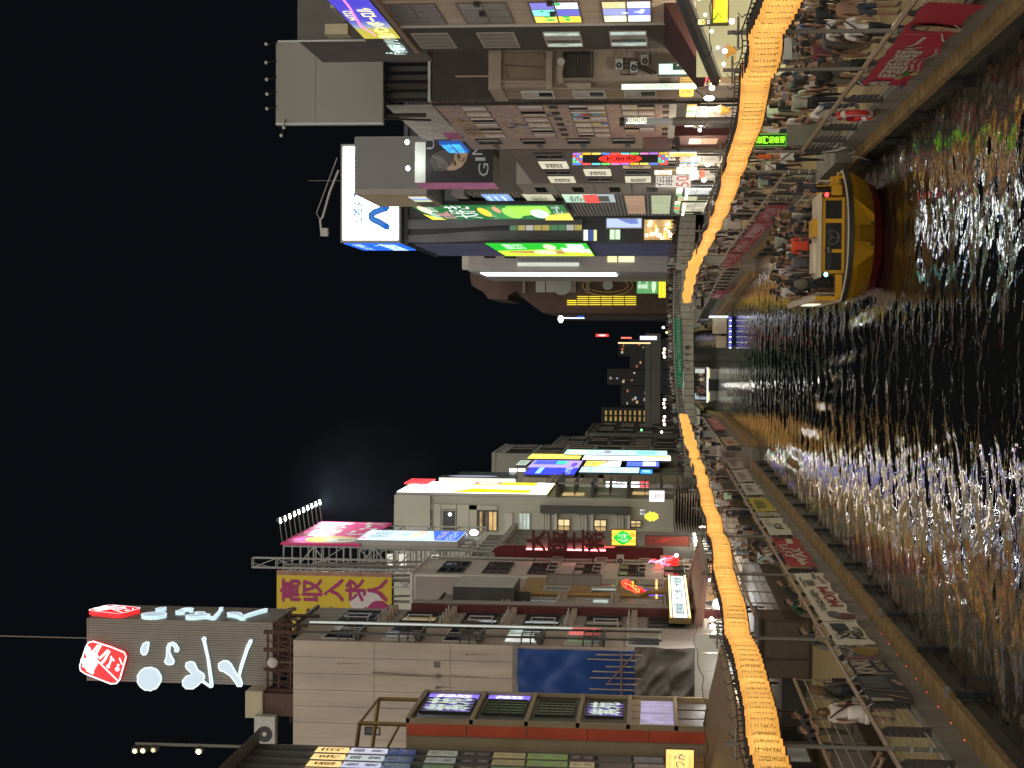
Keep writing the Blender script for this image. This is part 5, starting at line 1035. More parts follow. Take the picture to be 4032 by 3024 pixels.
R2b = thing("billboard_building", "dark walled building with a slatted roof screen and big blank rooftop billboard", "building", (17, 92, 0))
part(R2b, "wall", MB().box(14.62, 26, 91.0, 91.9, 4.4, 18.9), BRD); FW9 = Face('F', 91.0)
part(R2b, "roof_edge", MB().fbox(FW9, 14.5, 26, 18.9, 19.05, -.5, .1), FRAMEW); part(R2b, "lit_slot", MB().fbox(FW9, 15.9, 16.0, 14.9, 17.4, 0, .05), mat("slot_tan", (.35, .25, .17), .6, .3, 2)); part(R2b, "vent", MB().fbox(FW9, 16.1, 16.6, 13.9, 14.6, 0, .1), STEEL)
FSL = Face('F', 91.2)
for k in range(7): x = 14.75 + k * .52; part(R2b, "screen_slat", MB().fbox(FSL, x, x + .30, 19.1, 21.6, 0, .1), STEEL)
part(R2b, "screen_back", MB().box(14.7, 26, 92.2, 92.4, 19.1, 21.4), mat("screen_dark", (.03, .03, .03), .7, .4, .7))
FBB = Face('F', 90.0); R = FBB.rect('F', 148, 283, 862, 832)
gbb = thing("blank_grey_billboard", "big blank grey rooftop billboard with white edge and small spotlights along its top", "billboard", FBB.w(15, 21.5, 0))
part(gbb, "panel", MB().fbox(FBB, R[0] + .12, R[1], R[2], R[3], -.45, 0), mat("billboard_grey", (.23, .215, .19), .7, .06, .25)); part(gbb, "edge", MB().fbox(FBB, R[0], R[0] + .12, R[2], R[3], -.45, .02), FRAMEW); part(gbb, "edge", MB().fbox(FBB, R[1], R[1] + .1, R[2], R[3] - .1, -.45, .02), FRAMEW)
part(gbb, "seam", MB().fbox(FBB, R[0] + .12, R[1], R[2] + (R[3] - R[2]) * .625, R[2] + (R[3] - R[2]) * .632, 0, .01), mat("seam_grey", (.17, .16, .14), .8, .1))
mb = MB()
for x in (R[0] + .6, R[0] + 2.4, R[1] - .4): mb.bar((x, 90.6, 19.1), (x, 90.6, R[3] - .5), .18); mb.bar((x, 92.6, 19.1), (x, 90.6, R[3] - 2), .1)
part(gbb, "support_frame", mb, STEEL)
for k, (px, py) in enumerate(((105, 313), (105, 436), (108, 548), (110, 645), (110, 742), (222, 868), (205, 920))):
    u, z = FBB.uz('F', px, py); t = thing("billboard_spotlight", "%s" % ("%s spotlight on the blank grey billboard's top edge" % "first second third fourth fifth".split()[k] if k < 5 else "%s spotlight off the blank grey billboard's corner beside the sky" % ("lower" if k == 5 else "upper")), "spotlight", (u, 89.2, z), "spotlights around the blank grey billboard")
    part(t, "head", MB().ball((u, 89.2, z), .11, .14, .1, 8, 5), FRAMEW); part(t, "arm", MB().tube([(u, 89.25, z), (u + (.25 if k < 5 else .6), 90, (R[3] - .05) if k < 5 else z + .1)], .03, 5), STEEL)
an = thing("roof_aerial", "bare television aerial on the right bank roofs in front of the grey billboard", "aerial", (17.2, 88, 21)); u, z = Face('F', 88).uz('F', 720, 335); mb = MB(); mb.tube([(u, 88, 17.5), (u, 88, z + .6)], .03, 5)
for k in range(5): mb.tube([(u - .45 + k * .03, 88, z + k * .14), (u + .45 - k * .03, 88, z + k * .14)], .015, 4)
part(an, "mast", mb, STEEL)

# ---- mural building
MU, nt, b = _new("mural_paint"); tc = nt.nodes.new("ShaderNodeTexCoord"); nz = nt.nodes.new("ShaderNodeTexNoise"); nz.inputs["Scale"].default_value = .33; nz.inputs["Detail"].default_value = 4; nz.inputs["Distortion"].default_value = 3.0; rp = nt.nodes.new("ShaderNodeValToRGB"); rp.color_ramp.interpolation = 'CONSTANT'
for k in range(8): rp.color_ramp.elements.new(.5)
for e, (p, c) in zip(rp.color_ramp.elements, ((0, (.10, .07, .07)), (.36, (.40, .34, .42)), (.41, (.50, .38, .20)), (.44, (.22, .15, .16)), (.47, (.46, .42, .46)), (.50, (.38, .20, .16)), (.53, (.27, .27, .36)), (.56, (.55, .42, .14)), (.60, (.30, .12, .15)), (.65, (.60, .55, .50)))): e.position = p; e.color = (*c, 1)
nt.links.new(tc.outputs["Object"], nz.inputs["Vector"]); nt.links.new(nz.outputs["Fac"], rp.inputs[0]); nt.links.new(rp.outputs[0], b.inputs["Base Color"]); b.inputs["Roughness"].default_value = .75
R3 = thing("mural_building", "building painted with a faded multicolour mural between rows of white curtained windows", "building", (17, 100, 0))
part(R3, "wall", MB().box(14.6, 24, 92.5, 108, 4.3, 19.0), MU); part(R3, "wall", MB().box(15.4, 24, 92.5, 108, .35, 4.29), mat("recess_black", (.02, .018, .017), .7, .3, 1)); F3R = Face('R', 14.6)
part(R3, "corner_post", MB().box(14.45, 14.6, 92.3, 92.5, .4, 19.0), STEEL); part(R3, "base_beam", MB().fbox(F3R, -108, -92.5, 4.3, 4.75, 0, .08), FRAMEW)
for k, z in enumerate((15.9, 12.4, 8.6, 5.6)):
    n = 6
    for q in range(n):
        a = -107.4 + q * 2.45
        if k == 3 and q == 0: continue
        window(R3, F3R, (a, a + 1.75, z, z + (1.6 if k < 2 else 2.3 if k == 2 else 2.1)), 2, 2 if k > 1 else 1, FRAME, None, .07, 0, .03, gms=[CURT, mat("curtain_pink", (.55, .44, .45), .8, .3, 2), CURT, mat("curtain_cream", (.62, .57, .42), .8, .3, 2), GLASSD][(q * 3 + k) % 5:] + [CURT])
for k, z in enumerate((11.9, 5.0)):
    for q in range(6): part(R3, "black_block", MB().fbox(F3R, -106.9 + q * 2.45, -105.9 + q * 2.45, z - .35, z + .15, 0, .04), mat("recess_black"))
mb = MB(); put_text(mb, F3R, "北ハT", -106.8, -98.8, 17.1, 18.6, .03, .05); part(R3, "lettering", mb, mat("mural_letters", (.40, .29, .10), .7, .2, 1))
for k in range(24): y = -107.8 + k * .64; part(R3, "screen_slat", MB().fbox(F3R, y, y + .22, 19.1, 21.9, 0, .1), mat("slat_pale", (.45, .44, .42), .6, .3, .8))
mb = MB()
for zz in (20.2, 21.8): mb.bar(F3R.w(-108, zz, -.1), F3R.w(-92.5, zz, -.1), .08)
for k in range(9): mb.bar(F3R.w(-107.5 + k * 1.8, 21.8, -.1), F3R.w(-107.5 + k * 1.8, 21.3, -.8), .06)
part(R3, "screen_frame", mb, STEEL); part(R3, "screen_back", MB().fbox(F3R, -108, -92.6, 19.05, 21.2, -1.2, -1), mat("screen_mural", (.18, .14, .15), .8, .5, .6))
for q in range(3): part(R3, "pink_slats", MB().fbox(F3R, -107.6 + q * 1.2, -106.8 + q * 1.2, 19.1, 20.1, .1, .13), pc((.45, .10, .30)))
FGL = Face('F', 91.6); R = FGL.rect('O', 580, 325, 1100, 402); gl = thing("grey_tube_sign", "tall rounded grey tube sign with a faint lamp standing before the mural windows", "sign", FGL.w(14, 7, 0)); cu = (R[0] + R[1]) / 2
part(gl, "tube", MB().tube([(cu, 91.4, R[2]), (cu, 91.4, R[3])], (R[1] - R[0]) / 2, 12), glow("tube_grey", (.22, .22, .21), .5)); part(gl, "lamp", MB().fbox(FGL, R[0] + .05, R[0] + .12, R[2] + 1.6, R[3] - .1, .7, .75), gc((.85, .85, .75), 1.2)); mb = MB(); put_text(mb, FGL, vert("居酒"), cu - .2, cu + .2, R[2] + 1.5, R[2] + 2.6, .68, .03); part(gl, "lettering", mb, gc((.8, .85, .6), .9))
part(gl, "cap", MB().tube([(cu, 91.4, R[3]), (cu, 91.4, R[3] + .3)], (R[1] - R[0]) / 2 + .05, 12), STEEL); part(gl, "post", MB().tube([(cu, 91.4, .4), (cu, 91.4, R[2])], .25, 10), mat("post_grey", (.09, .085, .08), .5, .1))
# ---- tan strip building with blue neon
R3b = thing("tan_strip_building", "narrow tan building with dark slit windows and maroon ground floor", "building", (17, 111, 0)); TN = mat("wall_tan_pale", (.34, .28, .23), .7, .15, .7)
part(R3b, "wall", MB().box(14.62, 24, 108.1, 114.3, 4.4, 19.2), TN); part(R3b, "ground_floor", MB().box(14.7, 24, 108.1, 114.3, .35, 4.39), mat("maroon_wall", (.11, .03, .03), .6, .2, 1)); F3b = Face('R', 14.62)
for k in range(4):
    z = 16.6 - k * 3.2; window(R3b, F3b, (-111, -108.5, z, z + 1.7), 2, 1, FRAME, None, .08, 0, .08, gms=[GLASSD, DIMW]); part(R3b, "slit", MB().fbox(F3b, -113.6, -111.8, z + .4, z + .8, 0, .04), FRAME)
part(R3b, "maroon_panel", MB().fbox(F3b, -114.2, -108.2, 4.5, 6.4, 0, .06), mat("maroon_tile", (.22, .07, .07), .6, .15, 1)); part(R3b, "side_canopy", MB().box(13.2, 14.6, 108.4, 114, 3.9, 4.1), STEEL); part(R3b, "lit_shop", MB().fbox(Face('R', 14.7), -112.5, -109.5, 1.2, 3.2, 0, .03), glow("shop_peach", (.7, .4, .25), .7, .6, 1))
FBN = Face('R', 14.3); R = (-113.8, -108.6, 19.35, 20.9); bns = thing("blue_neon_sign", "blue neon hotel name sign on the tan building's roof edge", "sign", FBN.w(-111, 19, 0)); part(bns, "backing", MB().fbox(FBN, *R, -.2, 0), gc((.01, .10, .45), .6)); mb = MB(); put_text(mb, FBN, "HOTEL", R[0] + .3, R[1] - .3, R[2] + .85, R[3] - .1, .03, .04); put_text(mb, FBN, "中川本館", R[0] + .3, R[1] - .3, R[2] + .1, R[2] + .75, .03, .04); part(bns, "lettering", mb, gc((.05, .50, 1), 1.4))
# ---- poster building
R4 = thing("lit_window_building", "dark building with lit signboards between its windows under a black poster", "building", (17, 124, 0)); DW = mat("wall_dark_brown", (.13, .105, .09), .7, .2, .6)
part(R4, "wall", MB().box(14.55, 26, 114.4, 137.5, .35, 16.5), DW); part(R4, "edge_wall", MB().box(14.5, 26, 137.5, 146.5, .35, 18.0), mat("wall_concrete_r", (.28, .255, .22), .8, .15, .5)); F4R = Face('R', 14.55)
for k in range(4):
    z = 12.6 - k * 3.3
    for q in range(4):
        a = -136.5 + q * 5.4
        if q % 2 == k % 2: o = part(R4, "lit_board", MB().fbox(F4R, a, a + 4.4, z, z + 2.2, 0, .1), [glow("board_cream", (.70, .66, .48), .8, .3, .5), glow("board_sand", (.45, .32, .15), .7, .4, .8)][(q + k) % 3 % 2]); mb = MB(); put_text(mb, F4R, random.choice(["福家", "龍", "串八", "酒膳"]), a + .8, a + 3.6, z + .4, z + 1.8, .12, .03); part(o, "lettering", mb, pc((.16, .13, .1)))
        else: window(R4, F4R, (a, a + 4.4, z, z + 2.2), 3, 2, FRAME, None, .1, 0, .1, gms=[DIMW, GLASSD, mat("blind_grey")])
for k in range(5): part(R4, "concrete_panel", MB().box(14.42, 14.5, 137.6, 146.4, 1 + k * 3.4, 4.3 + k * 3.4), MATS["wall_concrete_r"]); part(R4, "slit_window", MB().box(14.38, 14.42, 140, 144, 2 + k * 3.4, 3 + k * 3.4), GLASSD)
FC = Face('F', 117.5); R = FC.rect('H', 800, -20, 1368, 218); R = (R[0], 15.6, R[2], R[3])
cp = thing("black_poster", "tall black poster of a dark haired face with slanted pale letters lit by two spotlights", "poster", FC.w(14, 18, 0)); part(cp, "panel", MB().fbox(FC, *R, -4.5, 0), mat("poster_back", (.14, .13, .12), .6, .1)); zt = FC.uz('H', 878, 100)[1]
PB = mat("poster_black", (.018, .016, .016), .45, .3, .8); part(cp, "black_print", MB().fbox(FC, R[0], R[1], R[2], zt, 0, .03), PB); part(cp, "white_band", MB().fbox(FC, R[0], R[1], zt + .02, R[3], 0, .03), mat("poster_white", (.62, .66, .62), .5, .05))
def pp(*a): return FC.uz('H', *a)
def poly(pts, col, d, nm="print"): mb = MB(); mb.add([FC.w(*pp(*p), d) for p in pts], [list(range(len(pts)))]); part(cp, nm, mb, pc(col))
poly([(905, 60), (930, 15), (985, -12), (1060, -15), (1120, 0), (1090, 60), (1055, 120), (1000, 140), (940, 130)], (.07, .065, .065), .034)
poly([(1095, -15), (1150, -18), (1185, 10), (1170, 60), (1140, 105), (1090, 130), (1040, 132), (1030, 112), (1060, 95), (1082, 55)], (.40, .28, .20), .038)
for k in range(7): mb = MB(); put_stroke(mb, FC, [pp(925 + k * 12, 20 + k * 3), pp(960 + k * 13, 55 + k * 6), pp(975 + k * 10, 110 + k * 3)], .07, .037); part(cp, "hair_strand", mb, pc((.14, .13, .13)))
for q in ([(1088, 62), (1096, 90)], [(1118, 18), (1126, 44)]): mb = MB(); put_stroke(mb, FC, [pp(*p) for p in q], .13, .042); part(cp, "print", mb, pc((.05, .035, .03)))
for q in ([(1076, 66), (1084, 96)], [(1106, 16), (1113, 42)]): mb = MB(); put_stroke(mb, FC, [pp(*p) for p in q], .09, .042); part(cp, "print", mb, pc((.10, .07, .06)))
mb = MB(); put_stroke(mb, FC, [pp(1104, 52), pp(1135, 62), pp(1136, 74)], .07, .042); part(cp, "print", mb, pc((.27, .17, .12)))
mb = MB(); put_stroke(mb, FC, [pp(1146, 64), pp(1158, 42)], .14, .043); part(cp, "print", mb, pc((.30, .12, .10)))
mb = MB(); a = pp(1265, 175); b_ = pp(1335, 60); put_text(mb, FC, "G", a[0] - .0, a[0] + 1.0, pp(1335, 100)[1], pp(1260, 100)[1], .045, .02, .0); put_text(mb, FC, "I", a[0] + 1.2, a[0] + 1.45, pp(1310, 100)[1], pp(1238, 100)[1], .045, .02); put_text(mb, FC, "N", a[0] + 1.65, a[0] + 2.5, pp(1290, 50)[1], pp(1215, 50)[1], .045, .02); put_text(mb, FC, "U", a[0] + 2.1, a[0] + 2.9, pp(940, 0)[1], pp(885, 0)[1], .045, .02); part(cp, "lettering", mb, pc((.36, .38, .42)))
FCL = Face('R', R[0]); part(cp, "pink_side", MB().fbox(FCL, -122, -117.6, R[2], R[3] - .1, 0, .05), glow("pink_print", (.30, .08, .17), .6, .5, .5))
for (px, py) in ((812, -60), (818, 128)):
    u, z = FC.uz('H', px, py); t = part(cp, "spotlight", MB().tube([(u, 117.3, z + .5), (u, 116.4, z + .7)], .05, 6), POLE); part(t, "lens", MB().ball((u, 116.3, z + .55), .2, .2, .16, 8, 5), gc((.9, 1, .97), 8))
l_ = bpy.data.lights.new("poster_spot", 'POINT'); l_.energy = 60; l_.color = (.9, 1, .95); l_.shadow_soft_size = .2; lo = bpy.data.objects.new("poster_spot", l_); COL.objects.link(lo); lo.location = (14, 116.2, R[3] - .3)
# rainbow sign and fronts below
FRB = Face('F', 108.4); R = FRB.rect('O', 10, 697, 1055, 826)
rs = thing("rainbow_border_sign", "tall sign bordered by rainbow lit squares with a red oval name in the middle", "sign", FRB.w(13.5, 7, 0)); part(rs, "cabinet", MB().fbox(FRB, R[0], R[1], R[2], R[3], -.4, 0), mat("case_black", (.02, .02, .02), .4, .1))
cols = [(.85, .10, .08), (.9, .55, .05), (.2, .7, .15), (.1, .25, .85), (.45, .2, .75), (.15, .65, .75), (.85, .75, .15), (.75, .25, .6)]
W_, H_ = R[1] - R[0], R[3] - R[2]
for k in range(10):
    z = R[2] + H_ * k / 10
    for u in (R[0], R[1] - W_ * .17): part(rs, "rainbow_tile", MB().fbox(FRB, u + .01, u + W_ * .16, z + .03, z + H_ / 10 - .03, 0, .04), gc(cols[(k * 3 + (u > R[0])) % 8], .9))
for z in (R[2], R[3] - H_ * .11):
    for q in range(3):
        for j in range(3): part(rs, "rainbow_tile", MB().fbox(FRB, R[0] + W_ * (.18 + .215 * q), R[0] + W_ * (.18 + .215 * q) + W_ * .19, z + j * H_ * .036 + .02, z + (j + 1) * H_ * .036 - .01, 0, .04), gc(cols[(q * 3 + j * 5) % 8], .9))
mb = MB(); put_disc(mb, FRB, R[0] + W_ * .5, R[2] + H_ * .5, W_ * .36, H_ * .225, .06, 24); part(rs, "red_oval", mb, gc((1, .03, .02), 1.1)); mb = MB(); put_text(mb, FRB, vert("大幸酒"), R[0] + W_ * .3, R[0] + W_ * .7, R[2] + H_ * .33, R[2] + H_ * .67, .08, .04); part(rs, "lettering", mb, pc((.12, .01, .01)))
FKS = Face('F', 104.0); R = FKS.rect('O', 915, 940, 1300, 1075)
sign("price_banner", "white banner sign with black characters over a big red 50", FKS, R, .08, (.62, .60, .55), .55, [('t', vert("伝串"), .12, .5, .92, .97, (.03, .03, .03)), ('t', "50", .08, .05, .92, .42, (.45, .04, .04))], (.3, .3, .3))
R = FKS.rect('O', 900, 885, 1098, 946); sign("framed_name_sign", "small white framed shop sign with red writing just over the price banner", FKS, R, .3, (.95, .9, .8), 1.0, [('t', "串屋本店", .1, .2, .9, .8, (.6, .1, .05))], (.5, .35, .05), "sign", .04)
R = FKS.rect('O', 1140, 850, 1370, 935); sign("pale_menu_sign", "pale menu sign with red and ochre writing next to the price banner", FKS, R, .2, (.9, .85, .7), .9, [('t', "名物", .5, .2, .95, .8, (.7, .15, .1)), ('t', "ト", .15, .2, .4, .7, (.5, .35, .1))], (.3, .25, .2))
R = FKS.rect('O', 1065, 690, 1365, 745); sign("food_photo_sign", "strip sign of glowing food pictures under the rainbow sign", FKS, R, .2, (.9, .75, .3), .9, [('e', .3, .5, .16, .4, (.9, .35, .1)), ('e', .6, .5, .16, .4, (.95, .6, .1)), ('r', .85, 0, 1, 1, (.3, .45, .8))], (.3, .2, .1))
R = FKS.rect('O', 1180, 790, 1390, 815); sign("colour_strip_sign", "thin strip of green blue and red light squares low beside the lantern row", FKS, R, .15, (.15, .6, .2), .9, [('r', .35, 0, .68, 1, (.15, .3, .8)), ('r', .7, 0, 1, 1, (.85, .2, .1))], (.1, .1, .1))
R = FKS.rect('O', 1390, 885, 1450, 985); sign("red_box_lantern", "small glowing red box lantern hanging by the lantern row", FKS, R, .35, (1, .10, .04), 1.0, [('t', "酒", .2, .2, .8, .8, (.4, .0, .0))], (.1, .02, .02))
for (x, y, c, e) in ((1360, 955, (1, 1, .95), 9), (1440, 1000, (1, .98, .9), 8), (1480, 835, (1, 1, 1), 4)):
    u, z = FKS.uz('O', x, y); t = thing("shop_lamp", "white shop lamp among the signs behind the right lantern row, %s" % {1360: "beside the red 50", 1440: "by the red box lantern", 1480: "faintest of three"}[x], "lamp", (u, 103.6, z), "white lamps among the right shop signs"); part(t, "lens", MB().ball((u, 103.6, z), .13, .1, .16, 8, 5), gc(c, e)); part(t, "flex", MB().tube([(u, 103.6, z), (u, 103.6, z + .7)], .02, 4), STEEL)
# ---- striped building with green advert and its roof
R6 = thing("striped_building", "grey horizontally louvred building carrying bright adverts below a beige roof room", "building", (18, 155, 0)); SG = mat("louvre_grey", (.23, .215, .18), .6, .15, .5); SG2 = mat("louvre_dark", (.10, .095, .08), .6, .2, .5)
part(R6, "wall", MB().box(14.75, 30, 147.5, 173.5, .0, 24.0), SG2); F6R = Face('R', 14.75)
for k in range(58): part(R6, "louvre_slat", MB().fbox(F6R, -173.4, -147.6, 2.2 + k * .37, 2.42 + k * .37, 0, .12), SG)
for k, (z0, z1, c, lt) in enumerate(((19.8, 22.4, (.25, .42, .75), .8), (15.6, 18.4, (.62, .60, .42), .7), (11.9, 14.6, (.55, .8, .62), .8), (9.6, 11.9, (.5, .62, .66), .55))):
    o = part(R6, "advert", MB().fbox(F6R, -156, -148.2, z0, z1, .12, .2), gc(c, lt)); mb = MB(); put_text(mb, F6R, ("三三三", "和食処々", "営業中", "ー")[k], -155, -149.5, z0 + .6, z1 - .4, .22, .03); part(o, "lettering", mb, gc((.8, .95, 1), .9) if k == 0 else pc((.2, .2, .16)))
part(R6, "red_advert", MB().fbox(F6R, -156, -148.2, 11.2, 12.6, .21, .26), gc((.9, .06, .05), .9))
for k, c in enumerate(((.42, .26, .16), (.45, .52, .32), (.50, .50, .30))): part(R6, "lit_blind", MB().fbox(F6R, -170, -150, 6.7 - k * 2.6, 8.6 - k * 2.6, .12, .17), glow("blind_%d" % k, c, .7, .3, .4))
part(R6, "roof_parapet", MB().box(14.5, 30, 147.3, 173.6, 24.0, 25.2), mat("parapet_mauve", (.26, .235, .225), .7, .1, .5))
FGA = Face('R', 13.9); R = FGA.rect('N', 150, 158, 1960, 312)
ga = thing("green_advert_board", "long bright green advert with white characters and lime drinks on the louvred building", "billboard", FGA.w(-155, 10, 0)); part(ga, "box", MB().fbox(FGA, *R, -.4, 0), mat("case_black")); GA = (.02, .14, .04)
part(ga, "face", MB().fbox(FGA, R[0] + .15, R[1] - .15, R[2] + .15, R[3] - .15, 0, .03), gc(GA, 1.0))
sign_items(ga, FGA, R, [('p', [(0, 1), (.4, 1), (0, .9)], (1, .85, .05)), ('t', "大好き", .12, .62, .95, .8, (.92, .95, 1)), ('t', "お得に", .1, .80, .6, .9, (.85, .3, .4)), ('e', .7, .94, .25, .03, (.9, .8, .55)), ('t', "本格焼", .1, .90, .5, .96, (.75, .9, .8)), ('e', .55, .56, .3, .035, (1, .62, .05)), ('t', "レモン", .1, .5, .5, .55, (.6, .8, .5)), ('r', .1, .4, .9, .52, (.05, .25, .08)), ('e', .5, .38, .38, .06, (.35, .8, .12)), ('p', [(.3, .35), (.95, .38), (.95, .12), (.5, .12)], (.35, .85, .08)), ('e', .45, .2, .3, .06, (.8, .95, .9)), ('t', "新発売", .3, .17, .6, .22, (.05, .25, .15)), ('p', [(0, 0), (.5, 0), (.35, .16), (0, .2)], (1, .78, .1)), ('t', "ビール", .5, .04, .95, .1, (.9, .95, .95)), ('e', .75, .46, .2, .02, (.9, .35, .2)), ('t', "割引", .62, .86, .92, .92, (.9, .95, .8))], 1.0, .03)
FPH = Face('F', 141.0); R = FPH.rect('H', 362, -110, 800, 302); ph = thing("grey_roof_tower", "plain grey corrugated rooftop tower wall with pipe in front of the white LED screen", "roof tower", FPH.w(17, 20, 0))
part(ph, "wall", MB().fbox(FPH, R[0], R[1], 26.6, R[3], -12, 0), mat("corrugated_grey", (.20, .20, .195), .6, .1, .4)); 
for k in range(30): x = R[0] + .1 + k * (R[1] - R[0]) / 30; part(ph, "rib", MB().fbox(FPH, x, x + .12, 26.7, R[3] - .1, 0, .04), MATS["corrugated_grey"])
part(ph, "corner_trim", MB().fbox(FPH, R[0] - .03, R[0] + .5, 26.6, R[3], .045, .1), MATS["parapet_mauve"]); part(ph, "pipe", MB().tube([FPH.w(R[0] + 10.2, 20, .3), FPH.w(R[0] + 10.2, 27.8, .3), FPH.w(R[0] + 11, 28.3, .3), FPH.w(R[0] + 11.8, 27.8, .3), FPH.w(R[0] + 11.8, 24, .3)], .28, 8), TUBE)
FRR = Face('R', R[0]); part(ph, "beige_room", MB().fbox(FRR, -152.9, -141.2, 26.8, R[3] - .2, 0, .1), mat("beige_room", (.36, .30, .20), .7, .15, .5))
for k in range(3): part(ph, "small_advert", MB().fbox(FRR, -147 + k * 1.6, -145.7 + k * 1.6, 27.0, 28.6, .1, .16), gc([(.6, .7, .4), (.3, .4, .8), (.7, .7, .6)][k], .8))
for k in range(9): part(ph, "grille_slat", MB().fbox(FRR, -152.5, -148, 27.0 + k * .2, 27.1 + k * .2, .1, .16), MATS["corrugated_grey"])
# ---- tower with the white LED screen
R7 = thing("dark_led_tower", "tall dark tower with curved panels and a huge white LED screen on top", "building", (18, 195, 0)); DK = mat("tower_dark", (.055, .06, .07), .5, .3, .3); DK2 = mat("tower_grey", (.12, .13, .14), .5, .3, .3)
F7R = Face('F', 188.0); xe = F7R.uz('N', 1000, 562)[0]; part(R7, "wall", MB().box(xe, 32, 188.2, 214, 0, 36.0), DK)
def cv(o): return [F7R.uz('N', x, y + o) for x, y in ((150, 330), (600, 332), (1000, 335), (1500, 330), (2060, 322))]
for pts in ([(150, 318), (2060, 318), (2060, 370), (1100, 385), (800, 405), (500, 418), (150, 425)], [(150, 490), (500, 475), (800, 450), (1000, 440), (2060, 437), (2060, 540), (960, 545), (600, 565), (150, 568)]): part(R7, "curved_panel", MB().prism(F7R, [F7R.uz('N', *p) for p in pts], .0, .3), DK2)
rg = random.Random(11)
for k in range(9): x0_ = 1265 + k * 88; R = F7R.rect('N', x0_, 374, x0_ + 80, 434); part(R7, "window_poster", MB().fbox(F7R, R[0], R[1], R[2], R[3], .02, .08), gc(rg.choice([(.42, .38, .1), (.35, .4, .5), (.05, .08, .3), (.08, .2, .1), (.45, .44, .4), (.2, .06, .08), (.4, .34, .1)]), .7))
for k, (x0_, x1_, c) in enumerate(((2070, 2115, (.85, .95, .85)), (2118, 2175, (.05, .08, .25)), (2180, 2212, (.75, .75, .35)))): R = F7R.rect('N', x0_, 432, x1_, 550); part(R7, "sign_plate", MB().fbox(F7R, R[0], R[1], R[2], R[3], .3, .5), gc(c, .9))
for k in range(2): R = F7R.rect('O', 420 + k * 60, 1535, 470 + k * 60, 1640); part(R7, "sign_plate", MB().fbox(F7R, R[0], R[1], R[2], R[3], .3, .5), gc((.6, .85, .55), .9))
FSC = Face('R', xe); 
for k in range(9): part(R7, "blue_fin", MB().fbox(FSC, -213 + k * 2.7, -212.4 + k * 2.7, 3.0, 35.6, 0, .25), mat("fin_blue", (.12, .13, .24), .5, .2, .3))
part(R7, "roof_slab", MB().box(xe - .3, 33, 187.6, 214.4, 36.0, 36.5), DK)
F7L_ = Face('F', 186.0); R = F7L_.rect('H', 262, -60, 692, 655); R = (R[0], R[1], R[2], R[3])
ls = thing("white_led_screen", "huge glaring white rooftop LED screen with blue characters and a blue arch mark", "screen", F7L_.w(18, 37, 0)); part(ls, "cabinet", MB().fbox(F7L_, R[0], R[1], R[2], R[3], -14, -.05), mat("cabinet_grey", (.25, .25, .23), .6, .1, .3)); Rs = (R[0] + .35, R[1] - .3, R[2] + .25, R[3] - .3)
part(ls, "screen", MB().fbox(F7L_, *Rs, -.05, 0), glow("led_white", (.95, 1, .99), 8.0))
q = lambda x, y: F7L_.uz('NV', x, y)
mb = MB(); a, b_ = q(183, 1250), q(272, 900); put_text(mb, F7L_, "心地よさ", a[0], b_[0] + .2, b_[1] - .3, a[1] + .1, .05, .075); part(ls, "lettering", mb, gc((.08, .25, .60), .6)); mb = MB(); put_stroke(mb, F7L_, [q(608, 1295), q(520, 1240), q(440, 1205), q(412, 1180), q(412, 1150), q(450, 1115), q(520, 1090), q(600, 1060)], .85, .06); part(ls, "print", mb, gc((.02, .16, .55), .6))
mb = MB(); a, b_ = q(185, 560), q(208, 420); put_text(mb, F7L_, "毎日", a[0], b_[0], b_[1], a[1], .05, .07); part(ls, "lettering", mb, gc((.4, .7, .65), .9))
FSI = Face('R', R[0] - .02); R2_ = (-199.5, -186.6, R[2] + .2, R[3] - .3); part(ls, "side_screen", MB().fbox(FSI, *R2_, 0, .1), gc((.02, .13, .80), 1.1)); mb = MB(); put_text(mb, FSI, "noevir", -199, -187.2, R[2] + 1.0, R[2] + 3.8, .12, .03); put_text(mb, FSI, "ノエビア化粧品", -198.5, -187.5, R[3] - 2.2, R[3] - 1.0, .12, .02); part(ls, "lettering", mb, gc((.75, 1, .85), 1.2))
FCR = Face('F', 188.0); cr = thing("roof_crane", "thin white rooftop crane arm leaning out above the LED screen", "crane", FCR.w(17, 44, 0)); mb = MB(); pts = [FCR.uz('H', *p) for p in ((245, 130), (180, 290), (130, 470), (112, 490), (120, 580))]; mb.tube([FCR.w(u, z, 0) for u, z in pts], .16, 5); p2 = [FCR.uz('H', *p) for p in ((235, 40), (85, 440), (112, 490))]; mb.tube([FCR.w(u, z, 0) for u, z in p2], .06, 4); part(cr, "boom", mb, mat("crane_white", (.36, .34, .32), .5, .1)); u, z = FCR.uz('H', 130, 580); part(cr, "hook_block", MB().box(u - .5, u + .5, 187.6, 188.4, z - .7, z + .2), MATS["crane_white"])
part(cr, "aerial", MB().tube([(20.5, 190, 43), (20.5, 190, 49)], .05, 4), POLE)
FGB = Face('R', xe - .3); R = FGB.rect('N', 975, 572, 2205, 712); gb2 = thing("green_side_advert", "tall bright green and yellow advert hung on the dark tower's canal side", "billboard", FGB.w(-200, 10, 0)); part(gb2, "box", MB().fbox(FGB, *R, -.3, 0), mat("case_black")); part(gb2, "face", MB().fbox(FGB, R[0] + .2, R[1] - .2, R[2] + .2, R[3] - .2, 0, .05), gc((.02, .50, .03), 1.0))
